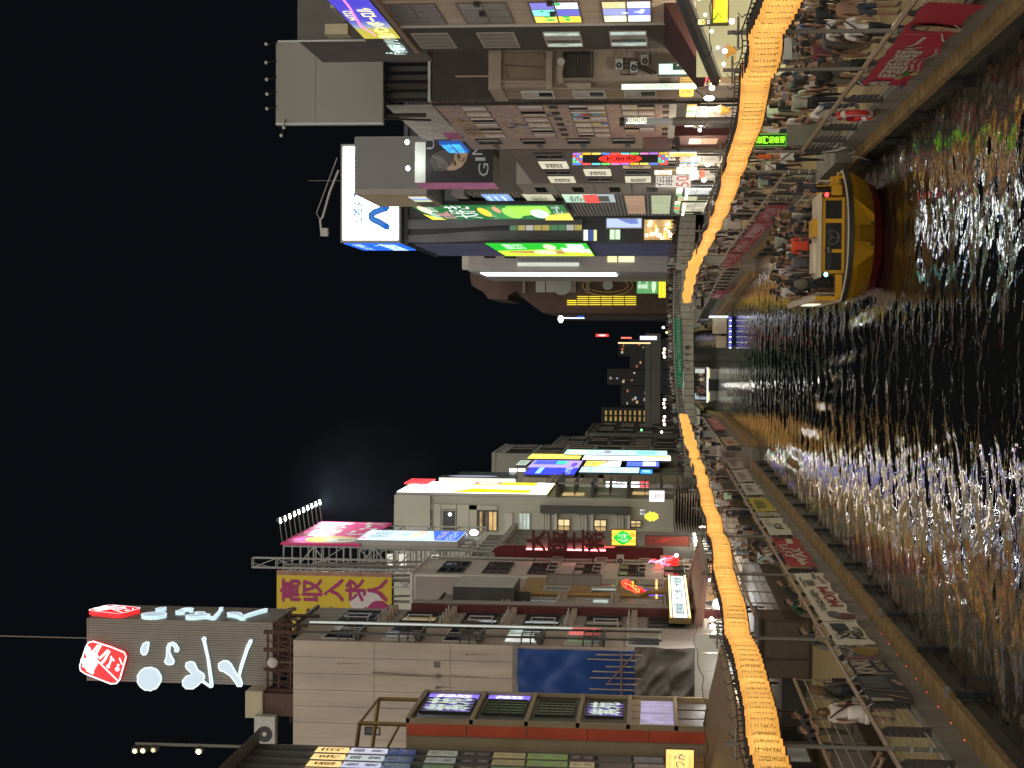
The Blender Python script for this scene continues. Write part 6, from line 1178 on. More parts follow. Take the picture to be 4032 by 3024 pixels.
sign_items(gb2, FGB, R, [('p', [(0.02, .02), (.5, .02), (.55, .5), (.45, .98), (0.02, .98)], (.62, .85, .05)), ('p', [(.2, .3), (.5, .3), (.45, .85), (.32, .9)], (.45, .25, .08)), ('e', .35, .5, .18, .12, (.9, .7, .45)), ('r', .65, .06, .95, .22, (.7, .95, .75)), ('t', "健康\n生活", .6, .65, .95, .85, (.85, 1, .85)), ('e', .75, .4, .2, .06, (.9, .75, .5)), ('p', [(.3, .02), (.6, .02), (.7, .3), (.4, .3)], (.8, .95, .7))], 1.0, .05)
FLS = Face('F', 186.5); R = FLS.rect('O', 378, 1408, 770, 1522)
sign("blue_figure_sign", "pale blue lit signboard with a darker blue animal shape at the tower's foot", FLS, R, .5, (.42, .52, .95), 1.0, [('p', [(.45, .1), (.95, .15), (.98, .7), (.8, .62), (.55, .45), (.4, .3)], (.14, .20, .48))], (.5, .45, .3), "sign", .1)
FSH = Face('F', 184.0)
def lit_shop(name, label, F, R, c, n, seed, cat="shop"):
    t = thing(name, label, cat, F.w(R[0], R[2], 0)); rg = random.Random(seed); part(t, "room", MB().fbox(F, *R, -.6, -.5), glow(name + "_room", c, .8, .7, .9)); part(t, "frame", MB().frame(F, *R, .12, -.5, 0), FRAME)
    for k in range(n): u, z = rg.uniform(R[0] + .2, R[1] - .2), rg.uniform(R[2] + .2, R[3] - .2); part(t, "lamp", MB().ball(F.w(u, z, -.2), .16, .12, .16, 6, 4), gc((1, .9, .65), 7)); 
    for k in range(n // 2): u, z = rg.uniform(R[0] + .2, R[1] - .9), rg.uniform(R[2] + .2, R[3] - .6); part(t, "shop_sign", MB().fbox(F, u, u + rg.uniform(.4, 1.1), z, z + rg.uniform(.2, .6), -.45, -.3), gc(rg.choice([(.9, .2, .1), (1, .7, .2), (.9, .9, .8), (.3, .6, .3)]), 1.0))
    return t
lit_shop("cafe", "warm glowing two storey cafe at the foot of the dark tower", FSH, FSH.rect('O', 780, 1410, 1130, 1655), (.75, .48, .2), 12, 4)
R8 = thing("white_canal_building", "whitish building with a white vertical lit sign and small balcony past the dark tower", "building", (17, 230, 0)); WV = mat("wall_mauve_white", (.40, .36, .36), .7, .12, .4); F8R = Face('F', 222.0); xa_ = F8R.uz('N', 1000, 880)[0]
part(R8, "wall", MB().box(xa_, 34, 222, 256, 0, F8R.uz('N', 815, 800)[1]), WV); part(R8, "roof_tank", MB().box(xa_ + .3, xa_ + 2.5, 222.5, 225, F8R.uz('N', 815, 800)[1], F8R.uz('N', 740, 800)[1]), WW)
for (x0_, x1_) in ((985, 1110), (1210, 1335)): R = F8R.rect('N', x0_, 700, x1_, 738); window(R8, F8R, R, 2, 1, FRAME, GLASSD, .1, 0, .1)
R = F8R.rect('N', 1345, 715, 2030, 778); mb = MB()
for k in range(14): z = R[2] + (R[3] - R[2]) * k / 13; mb.fbox(F8R, R[0], R[1], z, z + .1, .3, .4)
for u in (R[0], R[1] - .1): mb.fbox(F8R, u, u + .1, R[2], R[3], .3, .4)
part(R8, "fire_stair", mb, FRAMEW); R = F8R.rect('N', 1350, 786, 2020, 826); part(R8, "name_sign", MB().fbox(F8R, *R, .3, .5), gc((.55, .6, .52), .8)); mb = MB(); put_text(mb, F8R, vert("ヤマモトビル"), R[0] + .2, R[1] - .2, R[2] + 6, R[3] - 1.5, .52, .02); part(R8, "lettering", mb, pc((.08, .1, .08)))
F8s = Face('R', xa_); R = F8s.rect('N', 1012, 918, 2420, 893); part(R8, "lit_strip", MB().fbox(F8s, *R, .05, .2), glow("strip_white", (.85, .95, 1), 2.6)); mb = MB(); put_text(mb, F8s, vert("ホテル大阪道頓堀"), R[0] + 1, R[1] - 1, R[2] + 4, R[3] - 2, .22, .0); part(R8, "lettering", mb, gc((.45, .6, .7), .8))
for k, (x0_, x1_, c) in enumerate(((2330, 2430, (.9, .85, .4)), (2450, 2620, (.9, .88, .5)))): R = F8R.rect('N', x0_, 690, x1_, 780); part(R8, "lit_room", MB().fbox(F8R, *R, .05, .2), gc(c, .9))
R9 = thing("brown_stepped_building", "dark brown building with stepped gabled roof and pale boards on its front", "building", (16, 262, 0)); BN = mat("wall_brown_far", (.10, .062, .05), .8, .25, .4); F9 = Face('F', 258.0)
def p9(x, y): return F9.uz('N', x, y)
prof = [p9(830, 930), p9(850, 1035), p9(980, 1110), p9(1030, 1180), p9(1240, 1190), p9(1250, 1140), p9(1330, 1095), p9(1420, 1180), p9(1620, 1330), p9(1750, 1335)]; xl9, xr9 = prof[-1][0], prof[0][0] + 14
part(R9, "wall", MB().prism(F9, [(xr9, 0), (xr9, prof[0][1])] + prof + [(xl9, 0)], -24, 0), BN)
for a in ((1405, 945, 1435, 1118), (1540, 950, 1985, 970), (1900, 965, 1985, 1112), (2095, 945, 2140, 1120)): part(R9, "pale_band", MB().fbox(F9, *F9.rect('N', *a), 0, .25), mat("band_tan", (.26, .2, .16), .7, .2, .4))
for a in ((1550, 965, 1650, 1108), (1660, 965, 1763, 1108)): part(R9, "pale_board", MB().fbox(F9, *F9.rect('N', *a), .05, .3), mat("board_pale", (.40, .40, .36), .6, .1, .4))
R = F9.rect('N', 1767, 965, 1900, 1108); part(R9, "black_board", MB().fbox(F9, *R, .05, .3), mat("case_black")); mb = MB(); put_disc(mb, F9, (R[0] + R[1]) / 2, (R[2] + R[3]) / 2, 1.6, 1.6, .32, 20); part(R9, "print", mb, pc((.36, .37, .33)))
mb = MB(); Rr = F9.rect('I', 165, 820, 370, 905); cxx = (Rr[0] + Rr[1]) / 2
for k in range(2): rr = [(cxx + (1.7 - .6 * k) * math.cos(t), (Rr[2] + Rr[3]) / 2 + (4.2 - .7 * k) * math.sin(t)) for t in [6.2832 * j / 24 for j in range(25)]]; mb.tube([F9.w(u, z, .3) for u, z in rr], .14, 5)
part(R9, "gold_ring", mb, mat("gold_dull", (.34, .24, .08), .5, .2, 1)); mb = MB(); put_disc(mb, F9, cxx, (Rr[2] + Rr[3]) / 2, .8, .9, .4, 12); part(R9, "flower_print", mb, pc((.35, .4, .36)))
sign("green_name_sign", "green lit sign with white characters low on the brown stepped building", F9, F9.rect('I', 425, 822, 540, 908), .5, (.10, .32, .11), .9, [('t', "薬二", .3, .45, .95, .95, (.85, 1, .85)), ('e', .5, .2, .45, .1, (.6, .8, .5))], (.05, .1, .05))
ysg = thing("yellow_tube_shop", "shop of stacked glowing yellow tubes on the brown building", "shop", F9.w(12, 2, 0))
for k in range(5): R = F9.rect('I', 545 + k * 8, 808, 549 + k * 8, 930); part(ysg, "yellow_tube", MB().fbox(F9, *R, .4, .7), gc((.95, .85, .05), 1.2))
R = F9.rect('I', 540, 806, 600, 935); part(ysg, "backing", MB().fbox(F9, *R, .1, .38), mat("case_black"))
F9s = Face('R', xl9)
for k in range(6):
    for j in range(5): R = F9.rect('N', 1870 + k * 130 + (0 if k else 20), 1150 + j * 22 + (45 if not k and j < 2 else 0), 1990 + k * 130, 1160 + j * 22 + (45 if not k and j < 2 else 0)); part(R9, "yellow_slat_window", MB().fbox(F9, R[0], R[1], R[2], R[3], .1, .3), gc((.85, .66, .04), .9))
R10 = thing("dim_end_building", "dim brown building at the far right bank with red and blue lit signs on top", "building", (10, 290, 0)); part(R10, "wall", MB().box(Face('F', 285).uz('N', 1800, 1390)[0], xr9, 285, 310, 0, Face('F', 285).uz('N', 1790, 1300)[1]), mat("wall_far_brown", (.09, .075, .062), .8, .25, .3)); FE_ = Face('F', 284.8)
part(R10, "downpipe", MB().box(8, 8.3, 284.7, 284.8, 0, 14), TUBE)
rs_ = thing("red_fan_sign", "red glowing half round sign with small arch pattern on the far roof", "sign", FE_.w(9, 16, 0)); mb = MB(); c_ = FE_.uz('N', 1900, 1303); mb.add([FE_.w(c_[0] + 3.1 * math.cos(a), c_[1] * 1 + 3.2 * math.sin(a), .3) if False else FE_.w(*FE_.uz('N', 1900 + 68 * math.cos(a), 1303 + 55 * math.sin(a)), .3) for a in [math.pi * j / 14 for j in range(15)]], [list(range(15))]); part(rs_, "face", mb, gc((1, .05, .03), 1.2)); part(rs_, "frame", MB().fbox(FE_, *FE_.rect('N', 1830, 1296, 1972, 1303), .1, .35), STEEL)
sign("blue_square_sign", "blue glowing square sign beside the red half round one on the far roof", FE_, FE_.rect('N', 1998, 1305, 2075, 1375), .4, (.02, .18, .95), 1.1, [('r', .25, .3, .75, .8, (.1, .5, 1)), ('t', "日", .35, .35, .65, .75, (.02, .1, .5))], (.02, .05, .2))
sign("white_strip_lamp", "white and blue lit strip below the red and blue roof signs", FE_, FE_.rect('N', 1835, 1380, 2080, 1398), .3, (.75, .85, 1), 1.2, (), (.1, .1, .1)); u, z = FE_.uz('N', 1820, 1400); t = thing("far_roof_lamp", "glaring white lamp on the farthest right roof", "lamp", FE_.w(u, z, 0)); part(t, "lens", MB().ball(FE_.w(u, z, .3), .7, .4, .5, 8, 5), gc((.95, 1, 1), 6)); part(t, "bracket", MB().fbox(FE_, u, u + 2, z - .3, z - .1, 0, .2), STEEL)
# ---- far end of the canal
def jrect(F, x0, y0, x1, y1): return F.rect('J', x0, y0, x1, y1)
FZ = Face('F', 340.0)
ob = thing("far_road_bridge", "dark distant road bridge closing the canal's far end", "bridge", (0, 340, 4)); R = jrect(FZ, 578, 250, 700, 1080); part(ob, "deck", MB().fbox(FZ, R[0], R[1], R[2] + 1, R[3], -8, 0), mat("far_concrete", (.10, .095, .08), .8, .2, .2)); part(ob, "parapet", MB().fbox(FZ, R[0], R[1], R[3] - .05, R[3] + 1.1, -.3, .1), MATS["far_concrete"])
for k in range(3): part(ob, "pier", MB().fbox(FZ, R[0] + 6 + k * 9, R[0] + 7.5 + k * 9, -2, R[2] + 1, -6, -1), MATS["far_concrete"])
FD_ = mat("far_block_dark", (.022, .022, .022), .9, .3, .1)
FZ2 = Face('F', 420.0)
for k, (x0_, x1_, y0_, y1_) in enumerate(((400, 600, 300, 560), (200, 600, 560, 700), (320, 600, 690, 880), (300, 600, 330, 450))):
    R = FZ2.rect('J', x0_, y0_, x1_, y1_); t = thing("far_tower", ["far dim tower left of the canal's end with few lit windows", "tallest dark tower at the canal's far end with faint lit rows", "broad dark block beside the tallest far tower", "low dark block by the far red signs"][k], "building", FZ2.w(R[0], 0, 0)); part(t, "wall", MB().fbox(FZ2, R[0], R[1], 0, R[3], -15 - k, -k * .7), FD_); rg = random.Random(k + 20)
    for q in range(9): u, z = rg.uniform(R[0], R[1] - 1), rg.uniform(6, R[3] - 1); part(t, "lit_window", MB().fbox(FZ2, u, u + rg.uniform(.3, .9), z, z + rg.uniform(.3, .6), -k * .7, .1 - k * .7), gc(rg.choice([(.9, .6, .2), (.8, .8, .7), (.9, .2, .1), (.6, .7, .8)]), rg.uniform(.08, .4)))
FZ3 = Face('F', 380.0); R = FZ3.rect('J', 168, 915, 545, 1015); t = thing("lit_stair_tower", "distant dark building with two columns of warm lit stair windows", "building", FZ3.w(R[0], 0, 0)); part(t, "wall", MB().fbox(FZ3, R[0] - .5, R[1] + .5, 0, R[3] + .5, -10, 0), FD_)
for k in range(9):
    z = R[2] + (R[3] - R[2]) * k / 9
    for u in (R[0], R[0] + (R[1] - R[0]) * .55): part(t, "lit_window", MB().fbox(FZ3, u, u + (R[1] - R[0]) * .4, z + .3, z + (R[3] - R[2]) / 9 - .4, 0, .1), glow("stair_lit", (.42, .28, .07), .6, .6, .6))
for k, (x, y, c, e) in enumerate(((700, 420, (1, .9, .6), 7), (700, 860, (1, .85, .55), 7), (700, 1010, (1, .85, .6), 7), (675, 1075, (1, .9, .8), 5), (690, 165, (1, .9, .9), 5), (720, 205, (.8, .85, .3), 3), (500, 1058, (.2, .8, .3), 1.5))):
    F = Face('F', 200.0 + k); u, z = F.uz('J', x, y); t = thing("street_lamp", "%s street lamp glowing behind the bridge crowd" % ["warm triple, nearest the red far signs,", "warm triple, middle one,", "warm triple, nearest the lit stair tower,", "single white, past the stair tower,", "single white, by the green banner's end,", "dim yellow, by the green banner,", "small green"][k], "street lamp", (u, F.p, 1.2), "street lamps behind the bridge crowd")
    for q in range(3 if e > 6 else 1): part(t, "globe", MB().ball((u + (q - 1) * .5, F.p, z + .1 * (q % 2)), .17, .17, .17, 8, 5), gc(c, e))
    part(t, "post", MB().tube([(u, F.p, 1.3), (u, F.p, z - .2)], .06, 5), STEEL)
for k, (x0_, y0_, x1_, y1_, c, lb) in enumerate(((100, 253, 215, 280, (.9, .05, .05), "red glowing sign with white ring low at the far right end"), (320, 280, 415, 297, (.95, .2, .15), "small red white sign strip in the far distance"), (485, 270, 635, 308, (.75, .75, 1), "bluish white oval sign at the far right end"), (295, 325, 580, 342, (1, .75, .35), "thin yellow lit canopy edge in the far distance"))):
    F = Face('F', 300.0); sign("far_sign", lb, F, F.rect('J', x0_, y0_, x1_, y1_), .3, c, 1.0, [('e', .5, .5, .3, .3, (1, .7, .65))] if k == 0 else (), (.05, .05, .05))

FS4 = Face('R', 14.35)
for k, (y, w, c, lb) in enumerate(((81, 5, (.9, .7, .42), "amber lit shop under the gap building on the right bank"), (96, 9, (.55, .42, .3), "dim lit shop under the mural building"), (119, 8, (.95, .8, .6), "busy bright shop under the price banner on the right bank"), (129, 9, (.95, .85, .65), "cream lit shop below the lit window building"), (142, 8, (.8, .9, .85), "pale lit shop at the concrete corner on the right bank"), (158, 12, (.9, .85, .6), "yellowish lit shop under the louvred building"))):
    t = thing("lit_shop", lb, "shop", FS4.w(-y, .35, 0)); a, b_ = -y - w / 2, -y + w / 2; part(t, "room", MB().fbox(FS4, a, b_, .4, 2.9, 0, .05), glow("right_room_%d" % k, c, .65, .7, .7)); part(t, "frame", MB().frame(FS4, a, b_, .36, 3.1, .12, .05, .2), FRAME)
    for q in range(4): part(t, "lamp", MB().ball(FS4.w(a + w * (q + .5) / 4, 2.75, .5), .11, .11, .11, 7, 5), gc((1, .9, .7), 8)); part(t, "shop_sign", MB().fbox(FS4, a + w * q / 4 + .2, a + w * (q + 1) / 4 - .2, 3.15, 3.7, .05, .15), gc(random.choice([(.9, .25, .1), (.95, .85, .6), (.2, .5, .25), (.9, .6, .15), (.8, .85, .9)]), .8))
# ================================================================== lanterns, poles and banners along the two quays
def interp(tb, y):
    if y <= tb[0][0]: return tb[0][1]
    for (a, u), (b, v) in zip(tb, tb[1:]):
        if y <= b: return u + (v - u) * (y - a) / (b - a)
    return tb[-1][1]
LZ = [(24, 3.36), (31, 3.28), (46, 3.2), (58, 3.0), (73, 2.95), (94, 2.78)]
RZ = [(24, 3.42), (31, 3.34), (44, 3.0), (52, 2.9), (66, 2.72), (78, 2.7), (112, 2.7)]
LP = [18.3, 28.85, 39.5, 50.6, 60.7, 71, 80.3, 88.9]; RP = [19, 29.6, 33.6, 47.6, 53.0, 62.5, 69.5, 80, 90.5, 101, 111]
def strings():
    for side, x0, zt, poles, y1 in ((-1, -7.42, LZ, LP, 99.0), (1, 5.97, RZ, RP, 113)):
        y = 20.2
        while y < y1:
            a = max([p for p in poles if p <= y] or [poles[0] - 10]); b = min([p for p in poles if p > y] or [poles[-1] + 10])
            t = (y - a) / (b - a); sag = 0.10 * (1 - 4 * t * (1 - t)) - .05
            if min(abs(y - a), abs(y - b)) > .06: yield side, x0 + .05 * math.sin(y * .9), y, interp(zt, y) + sag, math.sin(y * 5.1) * .03
            y += .52 + .04 * math.sin(y * 3.3)
    for side, rail, n in ((-1, [(-6.45, 93), (-6.55, 142), (-6.7, 150)], 100), (1, [(5.25, 99), (4.9, 112.5), (4.05, 134)], 64)):
        for k in range(n):
            y = rail[0][1] + k * .56
            yield side, interp([(b, a) for a, b in rail], y), y, interp([(93, 3.12), (147, 2.75)], y) + .07 * math.sin(y * .6), 0
LANT, nt, b = _new("lantern_paper"); tc = nt.nodes.new("ShaderNodeTexCoord"); sp = nt.nodes.new("ShaderNodeSeparateXYZ"); rp = nt.nodes.new("ShaderNodeValToRGB"); mr = nt.nodes.new("ShaderNodeMapRange")
mr.inputs["From Min"].default_value = -.31; mr.inputs["From Max"].default_value = .31
for _ in range(2): rp.color_ramp.elements.new(.5)
for e, (p, c) in zip(rp.color_ramp.elements, ((0, (.85, .36, .06)), (.22, (1, .50, .105)), (.75, (1, .54, .12)), (1, (.88, .38, .07)))): e.position = p; e.color = (*c, 1)
sn = nt.nodes.new("ShaderNodeMath"); sn.operation = 'SINE'; ml = nt.nodes.new("ShaderNodeMath"); ml.operation = 'MULTIPLY'; ml.inputs[1].default_value = 94.2; st_ = nt.nodes.new("ShaderNodeMapRange"); st_.inputs["From Min"].default_value = .55; st_.inputs["From Max"].default_value = 1.0; st_.inputs["To Min"].default_value = 1.0; st_.inputs["To Max"].default_value = .70
oi = nt.nodes.new("ShaderNodeObjectInfo"); rr = nt.nodes.new("ShaderNodeMapRange"); rr.inputs["To Min"].default_value = .84; rr.inputs["To Max"].default_value = 1.28; m2 = nt.nodes.new("ShaderNodeMath"); m2.operation = 'MULTIPLY'
nt.links.new(tc.outputs["Object"], sp.inputs[0]); nt.links.new(sp.outputs["Z"], mr.inputs["Value"]); nt.links.new(mr.outputs[0], rp.inputs[0]); nt.links.new(rp.outputs[0], b.inputs["Emission Color"]); b.inputs["Base Color"].default_value = (.3, .15, .05, 1)
nt.links.new(sp.outputs["Z"], ml.inputs[0]); nt.links.new(ml.outputs[0], sn.inputs[0]); nt.links.new(sn.outputs[0], st_.inputs["Value"]); nt.links.new(oi.outputs["Random"], rr.inputs["Value"]); nt.links.new(st_.outputs[0], m2.inputs[0]); nt.links.new(rr.outputs[0], m2.inputs[1]); nt.links.new(m2.outputs[0], b.inputs["Emission Strength"])
def lantern_mb(c=(0, 0, 0), n=14, ribs=9):
    prof = [(.15, -.327), (.19, -.323)]
    for k in range(ribs + 1):
        t = k / ribs; r = .265 * (1 - .22 * abs(2 * t - 1) ** 5); prof += [(r, -.315 + .63 * t)]
        if k < ribs: prof += [(r * .978, -.315 + .63 * (t + .5 / ribs))]
    prof += [(.19, .323), (.15, .327)]
    return MB().lathe(c, prof, n)
LM = lantern_mb().mesh("paper", LANT, smooth=True); CAPT = MB().lathe((0, 0, .315), [(.200, 0), (.200, .03)], 14).mesh("top_ring", FRAME); CAPB = MB().lathe((0, 0, -.348), [(.200, 0), (.200, .03)], 14).mesh("bottom_ring", FRAME)
HOOK = MB().tube([(0, 0, .33), (0, 0, .45)], .012, 4).mesh("hook", FRAME)
INK = mat("lantern_ink", (.06, .05, .01), .8, 0)
NAMES = ["こじまや", "正木良雄", "佐野電設", "小島組", "大清電装", "佐田義夫", "佐田義夫", "江戸一家", "佐野電設", "正門色紙", "大清電装", "サイシズム", "丹波屋", "道頓堀会", "日之出商", "戎橋筋", "山田商店", "中野敏"]
def ink_mesh(s, side, rough=False):
    vs, fs, x0, x1, y0, y1 = text_geo(vert(s), .02); mb = MB(); th0 = math.radians(-90 + (-side) * 38)
    P = []
    for x, y in vs:
        th = th0 + ((x - x0) / (x1 - x0) - .5) * .62; z = -.24 + (y - y0) / (y1 - y0) * .47; r = .272; P.append((r * math.cos(th), r * math.sin(th), z))
    return mb.add(P, fs).mesh("lettering", INK)
INKS = {s: [ink_mesh(n, s) for n in NAMES] for s in (-1, 1)}
allL = sorted(strings(), key=lambda t: t[2]); own, rest = allL[:300], allL[300:]
def obj_of(name, me, par, loc=(0, 0, 0)):
    o = bpy.data.objects.new(name, me); COL.objects.link(o); o.parent = par; o.location = loc; return o
CNT = {}
TENS = ['', '', 'twenty', 'thirty', 'forty', 'fifty', 'sixty']
ORD = 'first second third fourth fifth sixth seventh eighth ninth tenth eleventh twelfth thirteenth fourteenth fifteenth sixteenth seventeenth eighteenth nineteenth'.split()
def nth(k): return ORD[k - 1] if k < 20 else (TENS[k // 10][:-1] + 'ieth' if k % 10 == 0 else TENS[k // 10] + '-' + ORD[k % 10 - 1])
for i, (s, x, y, z, tilt) in enumerate(own):
    t = bpy.data.objects.new("paper_lantern", None); COL.objects.link(t); t.location = (x, y, z); t.rotation_euler = (tilt, tilt * .5, 0); t.empty_display_size = .2
    bank_ = "left" if s < 0 else "right"
    P_l = LP if s < 0 else RP; far_ = abs(x) < (6.9 if s < 0 else 5.6); nn = 0 if far_ else sum(1 for p in P_l if p < y); ky = (s, nn, far_); CNT[ky] = CNT.get(ky, 0) + 1
    lb = "orange paper lantern, %s one %s" % (nth(CNT[ky]), "past the jog of the %s string towards the bridge" % bank_ if far_ else ("before the first pole on the %s quay" % bank_ if nn == 0 else "past the %s pole on the %s quay" % (nth(nn), bank_)))
    obj_of("paper", LM, t); obj_of("top_ring", CAPT, t); obj_of("bottom_ring", CAPB, t)
    if y < 60:
        obj_of("hook", HOOK, t); k = (i * 7 + (0 if s < 0 else 5)) % len(NAMES); obj_of("lettering", INKS[s][k], t)
    tag(t, lb, "lantern", "paper lanterns strung along the quays")
mb = MB()
for s, x, y, z, tl in rest: c = lantern_mb((x, y, z), 8, 2); mb.add(c.v, c.f)
me = mb.mesh("paper_lanterns", glow("lantern_far", (.98, .47, .095), .75)); o = bpy.data.objects.new("paper_lanterns", me); COL.objects.link(o); tag(o, "farthest orange paper lanterns of both strings by the bridge", "lanterns", None, "stuff")
for s, x0, zt, poles in ((-1, -7.42, LZ, LP), (1, 5.97, RZ, RP)):
    sd = "left" if s < 0 else "right"
    for k, y in enumerate(poles):
        x = x0 - s * 0.0; t = thing("lantern_pole", "%s lantern pole from the camera, clamped to the %s quay railing" % (nth(k + 1), sd), "pole", (x, y, 0), "lantern poles along the quays")
        zt_ = interp(zt, y); part(t, "pole", MB().tube([(x, y, 0.02), (x, y, zt_ + .75)], .042, 8), POLE)
        for zz in (.25, .6, .95): part(t, "clamp", MB().box(x - .06, x + .06, y - .06, y + .12, zz, zz + .06), TUBE)
        part(t, "cross_arm", MB().tube([(x - .3, y, zt_ + .55), (x + .3, y, zt_ + .55)], .025, 5), POLE)
    pts = [(x0, y, z + .45) for ss, x, y, z, tl in allL if ss == s and y < 112]
    t = thing("lantern_cable", "thin dark cable from which the %s quay's lanterns hang" % sd, "cable", pts[0]); part(t, "cable", MB().tube(pts[::2], .014, 4), STEEL)
    p2 = [(x0 - s * -.25, y, z + .62 + .05 * math.sin(y * 4)) for x_, y, z in pts]; part(t, "spare_cable", MB().tube(p2[::2], .01, 4), STEEL)
    for k in range(0, len(pts), 3): q = pts[k]; part(t, "cable_loop", MB().tube([(q[0], q[1], q[2] + .02), (q[0] - .06, q[1], q[2] + .1), (q[0] + .02, q[1], q[2] + .17)], .012, 4), STEEL)
# ------------------------------------------------------------------ banners tied to the railings
def banner(name, label, F, u0, u1, z0, z1, col, items=(), amp=.045, seed=1, scal=.05, d0=.09):
    rg = random.Random(seed); t = thing(name, label, "banner", F.w((u0 + u1) / 2, z0, d0))
    ph = [(rg.uniform(1.2, 4.2), rg.uniform(-1.5, 1.5), rg.uniform(0, 6.28), rg.uniform(.3, 1)) for _ in range(6)]
    def D(u, z):
        b = (z1 - z) / (z1 - z0); h = sum(w * math.sin(p * u + q * z + r) for p, q, r, w in ph) / 2.4
        return d0 + amp * (.35 + .9 * b) * h + .03 * b
    def Zs(u, a): s = .5 - .5 * math.cos((u - u0) * 5.5 + seed); return z0 + (z1 - z0) * a - scal * (1 - a) * math.sin(u * 3.1 + seed) - .03 * a * s
    nu = max(8, int((u1 - u0) * 7)); nz = 8; V = [F.w(u0 + (u1 - u0) * i / nu, Zs(u0 + (u1 - u0) * i / nu, j / nz), D(u0 + (u1 - u0) * i / nu, z0 + (z1 - z0) * j / nz)) for j in range(nz + 1) for i in range(nu + 1)]
    part(t, "cloth", MB().add(V, [(j * (nu + 1) + i, j * (nu + 1) + i + 1, (j + 1) * (nu + 1) + i + 1, (j + 1) * (nu + 1) + i) for j in range(nz) for i in range(nu)]), mat("cloth_%02x%02x%02x" % tuple(int(c * 255) for c in col), col, .75, .12, 2), smooth=True)
    W, H = u1 - u0, z1 - z0
    for i, it in enumerate(items):
        mb = MB(); k = it[0]; up = .014 + .004 * i
        def put(pts, fs): mb.add([F.w(u, Zs(u, (z - z0) / H), D(u, z) + up) for u, z in pts], fs)
        if k == 't':
            vs, fs, x0, x1, y0, y1 = text_geo(it[1], .03)
            for q, r in ((0, 0), (.03, .02), (-.03, -.02), (.03, -.02), (-.03, .02)): put([(u0 + W * (it[2] + (it[4] - it[2]) * (x + q - x0) / (x1 - x0)), z0 + H * (it[3] + (it[5] - it[3]) * (y + r - y0) / (y1 - y0))) for x, y in vs], fs); up += .0006
        elif k == 'r':
            n = max(2, int((it[3] - it[1]) * W * 7)); m = max(1, int((it[4] - it[2]) * 6)); put([(u0 + W * (it[1] + (it[3] - it[1]) * a / n), z0 + H * (it[2] + (it[4] - it[2]) * b / m)) for b in range(m + 1) for a in range(n + 1)], [(b * (n + 1) + a, b * (n + 1) + a + 1, (b + 1) * (n + 1) + a + 1, (b + 1) * (n + 1) + a) for b in range(m) for a in range(n)])
        elif k == 'e':
            n = 20; put([(u0 + W * it[1], z0 + H * it[2])] + [(u0 + W * (it[1] + it[3] * math.cos(6.2832 * a / n)), z0 + H * (it[2] + it[4] * math.sin(6.2832 * a / n))) for a in range(n)], [(0, 1 + a, 1 + (a + 1) % n) for a in range(n)])
        elif k == 's':
            P = [(u0 + W * p[0], z0 + H * p[1]) for p in it[1]]; Q = []
            for (a, b), (c, d) in zip(P, P[1:]): Q += [(a + (c - a) * q / 5, b + (d - b) * q / 5) for q in range(5)]
            Q.append(P[-1]); w = it[2] / 2; k_ = len(Q); put([(u, z + w) for u, z in Q] + [(u + w * .5, z - w) for u, z in Q], [(a, k_ + a, k_ + a + 1, a + 1) for a in range(k_ - 1)])
        part(t, "lettering" if k == 't' else "print", mb, pc(it[-1], .8))
    for u in (u0 + .05, (u0 + u1) / 2, u1 - .05): part(t, "tie", MB().tube([F.w(u, z1 - .06, d0), F.w(u, z1 + .06, 0)], .012, 4), FRAMEW)
    return t
BL = Face('L', -7.36); BR = Face('R', 5.9); CRM = (.68, .63, .49); INKC = (.04, .035, .03)
yl_ = lambda Y: 7.4 * 6055 / (Y - 1365)
yr_ = lambda Y: -5.95 * 6055 / (1365 - Y)
RD = (.46, .03, .055)
banner("red_banner", "big red banner with white brush characters and a woman's face on the near right railing", BR, yr_(328), yr_(6), .0, .97, RD,
       [('r', .16, .50, .17, .52, RD), ('t', "居酒屋街道頓堀へ", .15, .32, .56, .82, (.62, .55, .45)), ('s', [(.56, .7), (.6, .55), (.66, .5)], .08, (.62, .55, .45)), ('t', "Special sake...", .24, .17, .42, .29, (.58, .5, .42)), ('t', "Our story is your story", .24, .04, .56, .15, (.58, .5, .42)), ('t', "美\n酒", .02, .42, .11, .86, (.6, .55, .48)), ('e', .19, .28, .05, .1, (.10, .16, .05)), ('e', .16, .34, .03, .08, (.40, .30, .10)), ('e', .22, .13, .03, .07, (.55, .40, .10)),
        ('s', [(.70, .98), (.69, .6), (.705, .3), (.64, .12), (.62, .02)], .03, (.68, .6, .5)), ('e', .768, .60, .042, .34, (.05, .04, .035)), ('e', .77, .48, .036, .36, (.50, .33, .20)), ('r', .745, .02, .795, .2, (.50, .33, .20)), ('e', .757, .62, .008, .03, (.08, .05, .04)), ('e', .785, .62, .008, .03, (.08, .05, .04)), ('e', .77, .36, .014, .02, (.45, .12, .08)), ('s', [(.83, .98), (.82, .6), (.84, .2), (.80, .02)], .03, (.68, .6, .5)), ('t', "Aroma", .04, .08, .12, .2, (.06, .03, .14))], .05, 3)
PKR = (.40, .05, .08)
for k, (a, b) in enumerate(((802, 862), (866, 930), (934, 985), (989, 1046))):
    banner("pink_red_banner", ["pink red railing banner nearest the landing with pale script", "second pink red railing banner with slanting pale script", "third pink red banner with pale zigzag script, behind the yellow boat", "farthest pink red banner of the four behind the yellow boat"][k], BR, yr_(a), yr_(b), .04, .93, PKR, [('t', ["祭ばやし", "道頓堀", "大夏祭", "えびす"][k], .08, .35, .92, .9, (.55, .40, .38)), ('s', [(.05, .2), (.3, .3), (.5, .12), (.95, .25)], .05, (.55, .42, .4))], .05, 20 + k)
